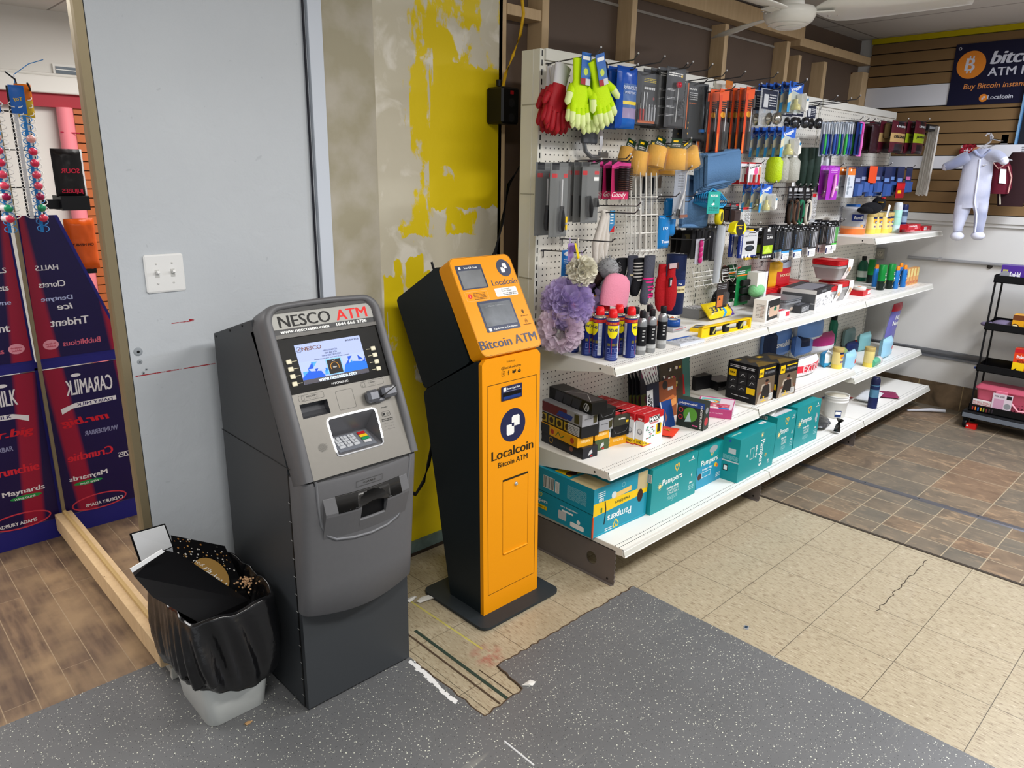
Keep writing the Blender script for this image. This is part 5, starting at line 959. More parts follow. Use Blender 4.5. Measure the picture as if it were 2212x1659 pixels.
f=Fr(o.mb,(o.w,0,0),(0,1,0),(0,0,1)); f.C(o.d*.5,h_*.3,.02,hx('b83a40')); f.C(o.d*.5,h_*.7,.016,GRY); o.done()
# pink craft box lying flat
o=box3('craft_box','flat pink and white craft box with a rainbow picture on the lower shelf','carton',J(560,868),J(995,922),Z2,.045,dep=.21,m=hx('c0487e',.4)); w_=o.w
o.t.R(.006,.01,w_-.004,.195,hx('e0ccd4')); o.t.R(.012,.09,w_*.6,.185,hx('7ac0b8')); [o.t.C(w_*.35,.13,.045-.007*i,hx(('c83a60','e8a040','e8e060','5ab0d0','e6e0e8')[i]),.03-.005*i) for i in range(5)]; o.t.R(w_*.3,.04,w_*.9,.10,hx('c85a70')); o.t.R(w_*.62,.01,w_*.9,.035,hx('2a78c8')); [o.t.C(RR.uniform(.03,w_-.03),RR.uniform(.03,.11),.008,hx(RR.choice(('a03050','d88090','f0e0d8')))) for _ in range(16)]
o.f.T('by makers on fashion',w_*.45,.024,w_*.6,hx('f0c0d8'),.008); f=Fr(o.mb,(w_,0,0),(0,1,0),(0,0,1)); f.R(.002,.002,o.d-.002,.043,hx('d8d4d8')); f.lines(.02,.008,.12,.036,4,TXD,.35); o.done()
# dark boxes behind
o=box3('black_toy_box','black lidded toy box standing behind the pink craft box','carton',J(560,590),J(745,555),Z2,.085,dep=.09,m=hx('1f1f22',.3)); o.t.R(.01,.01,o.w-.01,.08,hx('4a4648')); o.done()
o=box3('black_toy_box','low black box with small print at the back of the lower shelf','carton',J(820,590),J(1040,560),Z2,.055,dep=.12,m=hx('1b1b1e',.3)); o.f.lines(.01,.01,o.w-.03,.03,3,GRY,.4); o.f.R(o.w-.02,.01,o.w-.006,.03,RED); o.t.R(.005,.01,o.w-.005,.11,hx('8a8488')); o.done()
# exercise kit boxes
def trx(o):
    w_,h_,d_=o.w,o.h,o.d; rr=random.Random(3); o.f.R(w_*.02,0,w_*.98,h_*.68,hx('6a5a48')); o.f.P([(w_*.1,0),(w_*.9,0),(w_*.75,h_*.5),(w_*.3,h_*.5)],hx('b0a290')); o.f.P([(w_*.25,h_*.12),(w_*.8,h_*.12),(w_*.72,h_*.46),(w_*.55,h_*.5),(w_*.35,h_*.44)],hx('2a2522')); o.f.C(w_*.55,h_*.53,w_*.09,hx('7a5340'),h_*.07); o.f.C(w_*.55,h_*.58,w_*.09,hx('1c1614'),h_*.04); o.f.P([(w_*.1,h_*.3),(w_*.3,h_*.34),(w_*.3,h_*.27),(w_*.12,h_*.22)],hx('7a5340')); o.f.P([(w_*.78,h_*.36),(w_*.95,h_*.3),(w_*.92,h_*.22)],hx('7a5340'))
    o.f.R(w_*.08,h_*.70,w_*.32,h_*.92,YEL); o.f.T('TRX',w_*.2,h_*.8,w_*.2,DK,h_*.06,bold=.05); o.f.R(w_*.36,h_*.74,w_*.95,h_*.84,hx('2a2a2c')); o.f.T('FIT SYSTEM',w_*.65,h_*.79,w_*.5,GRY,h_*.05); o.f.R(w_*.4,h_*.88,w_*.95,h_*.91,YEL); o.f.T('2',w_*.45,h_*.13,w_*.1,YEL,h_*.09); o.f.R(w_*.3,h_*.04,w_*.62,h_*.06,YEL); o.f.bars(w_*.75,h_*.06,w_*.93,h_*.2,5)
    o.l.R(.05*d_,h_*.62,.3*d_,h_*.80,YEL); o.l.T('TRX',d_*.175,h_*.71,d_*.2,DK,h_*.05,bold=.05)
    for i in range(3):
        for j in range(3):
            if (i,j)!=(0,0): x,y=d_*(.08+.31*i),h_*(.62-.18*j); o.l.R(x,y,x+d_*.26,y+h_*.16,hx('2a2b2c')); o.l.L([(x+d_*.06,y+h_*.03),(x+d_*.13,y+h_*rr.uniform(.08,.13)),(x+d_*.2,y+h_*rr.uniform(.03,.12))],.0022,LGY)
    o.l.R(d_*.68,h_*.24,d_*.96,h_*.40,YEL); o.l.lines(d_*.08,h_*.86,d_*.9,h_*.94,2,LGY,.5); o.l.lines(d_*.2,h_*.12,d_*.8,h_*.15,1,LGY,.6)
    o.t.P([(0,0),(w_,0),(w_*.6,d_*.5)],hx('6a5420')); o.t.P([(w_*.2,d_*.4),(w_*.8,d_*.3),(w_*.7,d_*.9)],hx('4a3a1c')); o.t.R(w_*.1,d_*.75,w_*.35,d_*.9,YEL)
o=box3('fitness_kit_box','black and yellow exercise kit box, the nearer of two','carton',J(1272,748),J(1485,684),Z2b,J(1300,290),c=J(1050,610),m=hx('17171a',.35),group='black and yellow exercise kit boxes'); trx(o); o.done()
d1=o.d
o=box3('fitness_kit_box','black and yellow exercise kit box, the farther of two','carton',J(1525,672),J(1748,604),Z2b,J(1548,250),dep=d1,m=hx('17171a',.35),group='black and yellow exercise kit boxes'); trx(o); o.done()
# ---- diaper cartons on the base deck ----
TL=hx('1a8f92',.35,noise=.06,ns=5)
def heart(f,x,y,s,m): f.L([(x,y-.5*s),(x-.45*s,y+.1*s),(x-.35*s,y+.45*s),(x-.08*s,y+.4*s),(x,y+.1*s),(x+.1*s,y+.5*s),(x+.4*s,y+.45*s),(x+.42*s,y+.1*s),(x,y-.5*s)],s*.14,m)
def pamp(f,w_,h_,num='4'):
    f.T('Pampers',w_*.44,h_*.60,w_*.44,WHT,h_*.17,bold=.01); heart(f,w_*.53,h_*.83,h_*.17,hx('e8b83a')); f.T('baby-dry',w_*.46,h_*.43,w_*.26,WHT,h_*.07)
    f.O(w_*.36,h_*.28,w_*.60,h_*.38,h_*.006,WHT); f.T('100% dryness',w_*.48,h_*.35,w_*.18,WHT,h_*.022); f.T('day & night',w_*.48,h_*.31,w_*.18,WHT,h_*.026); f.lines(w_*.36,h_*.16,w_*.58,h_*.25,3,hx('a8d4d4'),.3); f.C(w_*.46,h_*.13,h_*.03,hx('a8d4d4')); f.C(w_*.46,h_*.13,h_*.025,TL)
    f.T(num,w_*.88,h_*.50,h_*.05,WHT,h_*.09); f.T('144',w_*.88,h_*.32,w_*.07,WHT,h_*.05); f.lines(w_*.82,h_*.16,w_*.95,h_*.28,3,hx('a8d4d4'),.4); f.T('swaddle soft',w_*.86,h_*.86,w_*.14,WHT,h_*.03); f.P([(w_*.86,h_*.89),(w_*.88,h_*.95),(w_*.90,h_*.89)],WHT)
    x,y=w_*.17,h_*.56; f.C(x,y,h_*.05,hx('f2d890'))
    for i in range(10): a_=i*PI/5; f.L([(x+h_*.065*math.cos(a_),y+h_*.065*math.sin(a_)),(x+h_*.09*math.cos(a_),y+h_*.09*math.sin(a_))],h_*.010,hx('f2d890'))
    f.R(w_*.02,0,w_*.30,h_*.0,TL)
o=box3('diaper_carton','big teal and yellow diaper carton lying upside down, nearest the orange kiosk','carton',L(668,1062),L(1265,790),ZB,L(690,512),dep=.40,m=hx('1d8fa8',.3,noise=.05,ns=5)); w_,h_=o.w,o.h; CT=hx('bfae84',.4)
o.f.P([(0,h_*.44),(0,h_*.70),(w_*.75,h_*.66),(w_,h_*.70),(w_,h_*.52),(w_*.75,h_*.50)],YEL); o.f.T('Pampers',w_*.48,h_*.30,w_*.44,WHT,h_*.20,rot=PI,bold=.01); heart(o.f,w_*.42,h_*.13,-h_*.17,hx('e8c83a')); o.f.T('swaddlers',w_*.52,h_*.56,w_*.28,hx('3a4a20'),h_*.07,rot=PI); o.f.T('160',w_*.13,h_*.74,w_*.08,WHT,h_*.08,rot=PI); o.f.lines(w_*.07,h_*.80,w_*.2,h_*.92,3,WHT,.4); o.f.P([(w_*.35,h_*.66),(w_*.68,h_*.70),(w_*.68,h_*.80),(w_*.36,h_*.76)],hx('e8c070')); o.f.C(w_*.36,h_*.74,h_*.07,hx('cfd8d8')); o.f.C(w_*.53,h_*.88,h_*.05,hx('8fc8d0')); o.f.C(w_*.53,h_*.88,h_*.042,hx('1d8fa8')); o.f.R(w_*.80,h_*.62,w_*.99,h_*.99,CT); o.f.C(w_*.86,h_*.50,w_*.055,hx('3a2018'),h_*.14); o.f.T('1',w_*.14,h_*.52,.010,hx('2a7a3a'),h_*.10,rot=PI); o.f.L([(w_*.20,h_*.68),(w_*.22,h_*.5),(w_*.20,h_*.2)],.006,BLK); o.f.L([(0,h_*.03),(w_,h_*.045)],.003,hx('2fb0c8')); o.f.lines(w_*.22,h_*.04,w_*.36,h_*.12,2,WHT,.4)
d_=o.d; o.l.L([(0,h_*.52),(d_,h_*.48)],.003,hx('0c4a50')); o.l.R(.03*d_,h_*.58,.17*d_,h_*.92,hx('b8503a')); o.l.R(.06*d_,h_*.64,.14*d_,h_*.82,hx('143c3a')); o.l.bars(.26*d_,h_*.62,.42*d_,h_*.86,7); o.l.R(.44*d_,h_*.60,.50*d_,h_*.84,WHT); o.l.lines(.45*d_,h_*.61,.495*d_,h_*.83,12,BLK,.4); o.l.lines(.62*d_,h_*.60,.9*d_,h_*.88,14,hx('9cd0d4'),.3)
o.l.T('Pampers',.20*d_,h_*.30,.26*d_,WHT,h_*.11,bold=.01); heart(o.l,.22*d_,h_*.42,h_*.09,hx('d8d040')); o.l.R(.09*d_,h_*.13,.32*d_,h_*.21,YEL); o.l.T('swaddlers 1',.2*d_,h_*.17,.18*d_,DK,h_*.035); o.l.T('use together',.66*d_,h_*.38,.26*d_,WHT,h_*.05); o.l.R(.55*d_,h_*.28,.72*d_,h_*.32,WHT); o.l.Rr(.50*d_,h_*.10,.62*d_,h_*.28,.006,LGY); o.l.Rr(.68*d_,h_*.05,.88*d_,h_*.15,.006,WHT); o.l.C(.80*d_,h_*.2,h_*.045,WHT)
t_=o.t; t_.R(0,0,w_*.28,d_*.35,CT); t_.R(w_*.05,d_*.40,w_*.95,d_*.62,YEL); t_.C(w_*.15,d_*.45,.03,hx('4a2a1c'),.022); t_.lines(w_*.35,d_*.05,w_*.95,d_*.35,10,hx('4ab0bc'),.3); o.done(); 
q=MB(); q.box(-.003,-.002,.004,.004,.003,h_*.44,hx('c8502a')); q.build('torn_corner',o.r)
o=box3('diaper_carton','teal diaper carton with a sun and grey perforated top, second from the kiosk','carton',N(112,1243),N(566,1012),ZB,N(150,785),c=N(68,1212),m=TL,group='teal diaper cartons'); o.d; pamp(o.f,o.w,o.h,'4'); DP=.22
o.r.children
def deep(o,m,d_): o.mb.box(0,o.d-.001,0,o.w,d_,o.h,m); o.t.R(0,0,o.w,d_,m)
deep(o,TL,.23); o.t.R(.004,.02,o.w-.004,.21,hx('b8b2a6')); o.t.lines(.01,.05,o.w-.01,.20,16,hx('8f8a80'),.3); o.l.bars(o.d*.2,o.h*.72,o.d*.8,o.h*.88,2); o.done()
o=box3('diaper_carton','teal diaper carton with a torn label set back between two others, third from the kiosk','carton',N(572,985),N(826,857),ZB,N(612,582),dep=.25,m=TL,group='teal diaper cartons'); w_,h_=o.w,o.h; o.f.R(0,0,w_,h_*.55,hx('2a94b4',.35)); o.f.T('Pampers',w_*.48,h_*.60,w_*.66,WHT,h_*.18,bold=.01); heart(o.f,w_*.56,h_*.78,h_*.14,hx('e8b83a')); o.f.C(w_*.6,h_*.88,w_*.16,hx('9aa0a2'),h_*.09); o.f.T('baby-dry',w_*.42,h_*.44,w_*.40,WHT,h_*.07); o.f.O(w_*.2,h_*.24,w_*.55,h_*.38,.002,WHT); o.f.C(w_*.74,h_*.44,.012,YEL); o.f.C(w_*.80,h_*.40,.010,ORA); o.f.C(w_*.12,h_*.30,w_*.08,hx('4a2a20'),h_*.08); o.f.lines(w_*.78,h_*.1,w_*.95,h_*.22,3,WHT,.4); o.t.R(.02,.04,w_-.02,.12,hx('9ab4b4')); o.done()
o=box3('diaper_carton','large teal diaper carton turned sideways with its lettering running vertically','carton',N(992,915),N(1352,722),ZB,N(1045,478),c=N(822,858),m=TL,group='teal diaper cartons'); w_,h_,d_=o.w,o.h,o.d
o.f.T('Pampers',w_*.62,h_*.46,h_*.62,WHT,w_*.15,rot=-PI/2,bold=.01); heart(o.f,w_*.76,h_*.34,h_*.09,hx('e8b83a')); o.f.T('baby-dry',w_*.47,h_*.55,h_*.30,WHT,w_*.06,rot=-PI/2); o.f.O(w_*.30,h_*.42,w_*.40,h_*.68,.002,WHT); o.f.C(w_*.60,h_*.90,h_*.035,hx('f2d890'))
for i in range(10): a_=i*PI/5; o.f.L([(w_*.60+h_*.045*math.cos(a_),h_*.90+h_*.045*math.sin(a_)),(w_*.60+h_*.065*math.cos(a_),h_*.90+h_*.065*math.sin(a_))],h_*.008,hx('f2d890'))
o.f.C(w_*.22,h_*.55,.008,hx('a8d4d4')); o.f.T('50 CT',w_*.85,h_*.16,h_*.1,WHT,w_*.04,rot=-PI/2); o.f.O(w_*.80,h_*.42,w_*.92,h_*.80,.001,hx('3fb0b0')); o.t.R(w_*.82,d_*.55,w_*.97,d_*.75,WHT); o.t.bars(w_*.84,d_*.58,w_*.95,d_*.72,4); o.t.R(w_*.05,d_*.6,w_*.3,d_*.7,hx('9ac4b4'))
o.l.R(.35*d_,h_*.64,.78*d_,h_*.76,LGY); o.l.lines(.05*d_,h_*.50,.95*d_,h_*.60,5,hx('9cd0d4'),.4); o.l.R(0,h_*.44,d_,h_*.47,LGY); o.l.R(.12*d_,h_*.22,.40*d_,h_*.36,BLK); o.l.R(.16*d_,h_*.24,.36*d_,h_*.34,WHT); o.l.C(.4*d_,h_*.92,.007,hx('2a60b0')); o.done()
o=box3('diaper_carton','teal diaper carton with a loose white flap on top, second from the far end','carton',N(1362,668),N(1553,577),ZB,N(1395,250),dep=.22,m=TL,group='teal diaper cartons'); pamp(o.f,o.w,o.h,'6'); o.t.R(.01,.02,o.w*.95,.11,hx('c8c8c8')); o.l.bars(.10,o.h*.9,.16,o.h*.97,3); o.mb.add([(.0,.03,o.h+.004),(.1,.05,o.h+.03),(.1,.12,o.h+.03),(.0,.12,o.h+.004)],[(0,1,2,3)],WHT); o.done()
o=box3('diaper_carton','farthest teal diaper carton, next to the white bucket','carton',N(1562,570),N(1802,457),ZB,N(1625,150),dep=.22,m=TL,group='teal diaper cartons'); pamp(o.f,o.w,o.h,'5'); o.f.P([(o.w*.80,o.h*.55),(o.w*.86,o.h*.70),(o.w*.92,o.h*.6),(o.w*.86,o.h*.44)],hx('a8b4b8')); o.done()
# ---- far end of base deck ----
c,hh=stand(*K(1110,1132),ZB,.07,K(1125,905)); r=thing('plastic_bucket','white plastic bucket with ribbed rim and blue label on the bottom deck','bucket',c); b=MB(); PW=hx('e6e5e0',.4); hh=.145
b.lathe([(.058,0),(.061,.003),(.070,hh*.72),(.073,hh*.73),(.073,hh*.76),(.071,hh*.77),(.072,hh*.86),(.075,hh*.87),(.075,hh*.9),(.073,hh*.91),(.074,hh*.97),(.077,hh*.98),(.076,hh),(.070,hh),(.069,hh*.9),(.058,.01),(.01,.008)],PW,36); wrap(b,.0625,-2.75,-2.15,.012,.055,hx('22386a'),8,.004); wrap(b,.0625,-2.7,-2.2,.030,.048,WHT,8,.0046); b.build('bucket_body',r); b=MB(); b.lathe([(.0001,hh*.90),(.066,hh*.90),(.068,hh*.93)],hx('d8d2c0',.5),30); b.build('lid',r)
BAGM=mat('black_bag_plastic',shex('101012'),.22,bump=.5,ns=40,spec=.7)
def crumple(name,label,cat,loc,sx,sy,sz,m,seed,rz=0,n=18,am=.25,group=None,f_=None):
    R_=random.Random(seed); ph=[(R_.uniform(0,6),R_.uniform(2,7),R_.uniform(0,6),R_.uniform(2,6)) for _ in range(5)]; b=MB(); rings=[]
    for i in range(n+1):
        t_=PI*i/n; ring_=[]
        for k_ in range(n*2):
            a_=2*PI*k_/(n*2); d=1+am*sum(math.sin(p0+q0*a_+.6*p1*t_)*math.sin(p1+q1*t_) for p0,q0,p1,q1 in ph)/3
            x,y,z=math.cos(a_)*math.sin(t_)*d,math.sin(a_)*math.sin(t_)*d,-math.cos(t_)*d
            ring_.append((x*sx,y*sy,max(-sz,z*sz)+sz))
        rings.append(ring_)
    b.loft(rings,m); return solo(b,name,label,cat,loc,rz,group)
p=atz(*K(1010,1250),ZB); crumple('black_plastic_bag','crumpled clear black plastic bag on the bottom deck beside the last carton','bag',(p.x+.06,p.y+.09,ZB),.13,.09,.022,mat('smoke_plastic',shex('3a3b3d'),.15,bump=.5,ns=50,spec=.8),4,.3)
b=MB(); b.tube([(0,0,.0),(.01,0,.04),(.03,.0,.07)],[.02,.014,.024],BAGM,8); p=atz(*K(1175,1300),ZB); solo(b,'black_wrapper_scrap','folded black wrapper standing at the bottom deck edge','wrapper',(p.x,p.y+.02,ZB+.012))
bottle(*K(1522,1020),ZB,.029,[(.028,0),(.029,.003),(.029,.155),(.026,.165)],hx('5a8aa8',.25,metal=.3),hx('1c2040',.3),[(.0285,.160),(.029,.19),(.024,.205),(.02,.212),(.012,.214)],'shave_gel_can','dark blue spray can standing alone on the bottom deck','',cat='aerosol',lab=[(.0,.075,NVY),(.13,.155,hx('1c2a50'))])
def softpack(name,label,loc,w_,h_,d_,m,rz=0,flat=False,stripe=None,seed=1,cat='pack',group=None,txt=None,tc=None,tilt=0):
    cfn=(lambda u,v:(stripe[1] if stripe and stripe[0][0]<v<stripe[0][1] and (len(stripe[0])<3 or stripe[0][2]<u<stripe[0][3]) else m))
    b=pouch(w_,h_,d_,cfn,14,12,.18,seed,.0015)
    if txt: b.txt(txt,.5,.5,.6,tc or WHT)
    if flat: lying(b,RX(-PI/2+tilt)@TR(0,0,h_/2))
    else: lying(b,TR(0,0,h_)@Matrix())
    return solo(b,name,label,cat,loc,rz,group)
p=atz(*K(1590,935),ZB); softpack('wet_wipes_pack','white crinkled wipes pack lying behind the lone spray can','',0,0,0,0) if 0 else softpack('wet_wipes_pack','white crinkled wipes pack lying behind the lone spray can',(p.x,p.y+.06,ZB+.022),.27,.13,.05,hx('dcdfe2',.3),.15,True,seed=3)
p=atz(*K(1790,900),ZB); softpack('magenta_pack','magenta foil pack lying flat at the far end of the bottom deck',(p.x,p.y+.06,ZB+.010),.16,.13,.016,hx('8a2a54',.35),.5,True,seed=4)
p=atz(*K(1200,930),ZB); softpack('blue_blister_card','blue and red flat card packs lying behind the white bucket',(p.x+.02,p.y+.04,ZB+.008),.19,.12,.014,hx('1c3a80',.35),-.2,True,((0.0,.35),RED),5)
p=atz(*K(915,890),ZB); b=MB(); b.lathe([(.04,0),(.042,.003),(.042,.12),(.043,.122),(.043,.14),(.041,.142)],hx('6a6338',.4),26); solo(b,'olive_canister','olive canister behind the farthest diaper carton','can',(p.x+.08,p.y+.10,ZB))
# ---- lower shelf far side: soft packs ----
BLD=hx('5d83c0',.35);BLD2=hx('10203f',.35)
def dpack(name,label,px,py,z,w_,h_,d_,m,rz,seed,side=None,dz=0,**k_):
    p=atz(*K(px,py),z); s_=softpack(name,label,(p.x,p.y+d_/2,z+dz),w_,h_,d_,m,rz,False,side,seed,'diaper pack','soft diaper packs on the lower shelf',**k_); return s_
dpack('diaper_pack','blue soft diaper pack with a dark navy end, lowest behind the exercise kits',560,560,Z2b,.36,.19,.13,BLD,.05,2,((0,1,0,.22),BLD2),.05,txt='swaddling',tc=WHT)
dpack('diaper_pack','light blue soft diaper pack lying on top, farther right',900,520,Z2b,.32,.14,.13,hx('6a92cc',.35),.0,3,((.0,.25),hx('d8dad8')),.14)
dpack('diaper_pack','blue and white soft diaper pack between the blue and magenta ones',830,540,Z2b,.24,.13,.11,BLD,.1,4,((.5,1,.1,.4),BLD2),.06)
dpack('diaper_pack','magenta and white soft diaper pack under the light blue one',1050,490,Z2b,.26,.12,.12,hx('a83070',.35),-.05,5,((.0,.4),hx('e0dcde')),.05)
dpack('diaper_pack','long white soft pack with a red lettered band, lying in front',860,660,Z2b,.34,.10,.10,hx('ece8ea',.35),.02,6,((.35,.75),hx('d83040')),0,txt='EXTRA',tc=hx('e8c0c0'))
dpack('diaper_pack','white and magenta soft pack at the back beside the exercise kits',260,560,Z2b,.22,.15,.10,hx('dcd6d8',.35),.1,7,((.3,.75),hx('7a2040')),0)
dpack('diaper_pack','white and turquoise wipes pack behind the long white pack',1075,560,Z2b,.14,.09,.07,hx('d8dfe2',.35),.3,8,((.0,.3),hx('3a9ac8')),0)
bottle(*K(1080,330),Z2b,.03,[(.028,0),(.03,.003),(.03,.15),(.02,.18)],mat('mouthwash',shex('0f6b50'),.1,alpha=.85),BLK,[(.018,.175),(.019,.178),(.019,.21),(.016,.212)],'mouthwash_bottle','green mouthwash bottle at the back of the lower shelf, black cap showing')
d=dup(yc,stand(*K(1135,590),Z2b,.033)[0],'yellow baby formula can standing alone at the end of the middle lower shelf'); d2=dup(yc,stand(*K(1478,570),Z3c,.033)[0],'formula can turned to show its pale back, on the far lower shelf'); d2.rotation_euler.z=2.4
def wp(px,py,w_,h_,rz,label,m,st_,seed,dz=0,dy=0,z=Z3c): p=atz(*K(px,py),z); return softpack('wet_wipes_pack',label,(p.x,p.y+.04+dy,z+dz),w_,h_,.07,m,rz,False,st_,seed,'wipes pack','wipes packs on the far lower shelf')
AQ=hx('9ecfe6',.3); TQ=hx('7fb2b4',.3)
wp(1330,600,.19,.12,.12,'pale blue wipes pack with a red mark between the two yellow cans',AQ,((.35,.6,.5,.9),hx('d83838')),1)
wp(1725,465,.21,.14,.1,'pale blue wipes pack with red lettering at the far right',AQ,((.4,.6,.5,.9),hx('d85858')),2)
wp(1640,420,.18,.13,.0,'teal wipes pack behind the far right one',TQ,None,3,0,.1)
wp(1560,400,.18,.14,.05,'grey-green wipes pack standing at the back',hx('8aa8a8',.3),None,4,0,.16)
wp(1340,400,.20,.15,.0,'dusty teal wipes pack at the back left',hx('6f9496',.3),None,5,0,.17)
wp(1450,420,.24,.075,.02,'dark navy pack with a red and yellow corner in the middle',NVY,((.5,1,.6,1),hx('c8302a')),6,0,.05)
wp(1250,560,.11,.12,.3,'brown and green baby-food pouch beside the yellow can',hx('8aa060',.3),((.0,.7),hx('6a3a28')),7)
wp(1210,430,.16,.10,.0,'pale crinkled pack at the back by the middle yellow can',hx('b8beb4',.3),None,8,0,.1)
b=MB(); b.T=RX(PI/2,'Y'); b.lathe([(.026,-.07),(.026,.04),(.024,.045),(.024,.075),(.014,.085)],hx('5fb890',.3),24); b.T=Matrix(); p=atz(*K(1610,560),Z3c); r=solo(b,'lying_aerosol','green and white aerosol lying on its side at the shelf edge','aerosol',(p.x,p.y+.035,Z3c+.026),.05); b=MB(); b.T=RX(PI/2,'Y'); b.lathe([(.0265,.035),(.0265,.08),(.018,.09)],hx('dcdcda',.3),24); b.build('cap',r)
b=pouch(.17,.34,.05,lambda u,v:hx('c0283a',.3) if v>.86 else hx('d8d4e0',.3) if v<.2 else hx('6a66a8',.3),12,20,.08,9,.002); b.txt('NO',.5,.72,.4,WHT); b.txt('Name',.5,.6,.6,WHT); lying(b,TR(0,0,.34)@Matrix()); b.v=[v+V((.10*(v.z/.34)**2,0,0)) for v in b.v]; p=atz(*K(1770,400),Z3c); solo(b,'snack_bag','purple and red snack bag standing bent at the far shelf end','bag',(p.x,p.y+.06,Z3c))
# ================= GOODS ON THE PEGBOARD =================
YP=2.117
def bbx(zf,x0,y0,x1,y1,Y):
    xm,ym=(x0+x1)/2,(y0+y1)/2; a_=at(*zf(x0,ym),Y).x; c_=at(*zf(x1,ym),Y).x; return (a_+c_)/2,at(*zf(xm,y0),Y).z,abs(c_-a_),at(*zf(xm,y0),Y).z-at(*zf(xm,y1),Y).z
def hook(X,Z,yt,label,rise=.012,scan=False,group='wire peg hooks'):
    if X<2.215: k_=2.215/X; X,yt,Z=2.215,yt*k_,CAM.z+(Z-CAM.z)*k_   # keep it on the board: same sight line, farther out
    r=thing('peg_hook',label,'hook',(X,YP,Z),0,group); b=MB(); L_=YP-yt; b.tube([(0,-.002,0),(0,-L_+.02,rise*.6),(0,-L_,rise+.012)],.0026,HOOKM,6); b.ball((0,-L_,rise+.013),.004,LGY,n=6); b.build('hook_rod',r); b=MB(); b.tube([(-.013,-.003,0),(.013,-.003,0)],.0026,HOOKM,6); b.tube([(0,-.003,0),(0,-.003,-.03)],.0022,HOOKM,6); b.build('hook_mount',r); return r
def row(mk_,zf,box_,Y,n,dy,what,label='',grp=None,hk=True,jit=0,dx=0,seed=1,ytip=None,zoff=.012):
    X,zt,w_,h_=bbx(zf,*box_,Y); R_=random.Random(seed); r=mk_(w_,h_); r.location=(X,Y,zt); 
    base=(what+' '+label).strip(); r['label']=base+', frontmost' if n>1 else base
    if grp or n>1: r['group']=grp or what+'s in a row'
    for i in range(1,n):
        if Y+dy*i>YP-.012: break
        dup(r,(X+dx*i+R_.uniform(-jit,jit),Y+dy*i,zt+R_.uniform(-jit,jit)*.5),base+', '+ORD[i],rz=R_.uniform(-jit,jit)*6)
    if hk: hook(X,zt-zoff,ytip or Y-.05,'wire hook holding the '+' '.join((what).split()[:6]))
    return r
def card(nm,cat,w_,h_,m,dr=None,bl=None,th=.0015,parts=None,clear=CLEAR):
    r=thing(nm,'x',cat); b=MB(); b.box(-w_/2,0,-h_,w_/2,th,0,m); f=Fr(b,(-w_/2,0,-h_),(1,0,0),(0,0,1)); dr and dr(f,w_,h_); b.build('backing_card',r)
    if bl:
        x0,z0,x1,z1,d_=bl; q=MB(); q.hull([(-w_/2+w_*x,-yy,-h_+h_*z) for x,z,yy in ((x0,z0,0),(x1,z0,0),(x0,z1,0),(x1,z1,0),(x0+.06,z0+.03,d_),(x1-.06,z0+.03,d_),(x0+.06,z1-.03,d_),(x1-.06,z1-.03,d_))],clear); q.build('blister',r)
    if parts:
        for n_,fn_ in parts: q=MB(); q.T=TR(-w_/2,0,-h_); fn_(q,w_,h_); q.build(n_,r)
    return r
RR.seed(5)
# --- gloves ---
def glove(m,mt,cuffm,sc_=1,curl=.0,cuff=.07):
    b=MB(); b.loft([[((.036-.004*math.sin(3*t_))*math.cos(2*PI*k_/14),(.013)*math.sin(2*PI*k_/14),z) for k_ in range(14)] for z,t_ in ((0,0),(-.02,.1),(-cuff,.2))],cuffm)
    b.loft([[(w2*math.cos(2*PI*k_/14),th*math.sin(2*PI*k_/14),z) for k_ in range(14)] for z,w2,th in ((-cuff,.033,.013),(-cuff-.03,.042,.016),(-cuff-.07,.046,.015),(-cuff-.10,.044,.012))],m)
    for i,(x,l_,sp) in enumerate(((-.034,.065,-.18),(-.0115,.082,-.05),(.0115,.078,.06),(.034,.062,.20))):
        p0=V((x,0,-cuff-.085)); d=V((math.sin(sp),-curl,-math.cos(sp))); b.tube([p0,p0+d*l_*.5],[.0125,.0125],m,10); b.tube([p0+d*l_*.48,p0+d*l_*.9,p0+d*l_,p0+d*(l_+.008)],[.0128,.0122,.009,.002],mt,10)
    p0=V((-.036,0,-cuff-.03)); b.tube([p0,p0+V((-.022,-.01,-.03))],[.016,.0135],m,10); b.tube([p0+V((-.021,-.0095,-.029)),p0+V((-.034,-.014,-.062)),p0+V((-.036,-.014,-.072))],[.0137,.012,.003],mt,10); return b
NEO=mat('neon_knit',shex('c8ee10'),.75,bump=.4,ns=250); NEOT=mat('neon_pale',shex('e6f4a8'),.5); WCF=hx('cfcdcf',.8); MRD=mat('red_latex',shex('a51a26'),.5,bump=.2,ns=150)
X0,zt,_,_=bbx(A,540,180,800,440,1.95)
def pair(nm,label,loc,rz,ry,m,mt,cm,tag_,g_):
    r=thing(nm,label,'gloves',loc,0,g_); 
    for i,dx_ in enumerate((-.012,.014)):
        b=glove(m,mt,cm,curl=.05); b.v=[Matrix.Rotation(ry+(.10 if i else -.06),4,'Y')@(Matrix.Diagonal((1 if i else -1,1,1,1))@v)+V((dx_,.012*i,0)) for v in b.v]; b.build('glove',r)
    if tag_:
        b=MB(); b.T=RX(ry*.8,'Y'); b.box(-.026,-.022,-.09,.026,-.0205,.02,hx('1f5fae',.4)); f=Fr(b,(-.026,-.022,-.09),(1,0,0),(0,0,1)); f.R(0,0,.026,.022,hx('a01c28')); f.R(.026,0,.052,.022,LGY); f.R(.004,.03,.048,.06,hx('4a7aa8')); f.C(.025,.045,.012,hx('c8d850')); f.R(.006,.085,.046,.098,WHT); b.build('hang_card',r)
    return r
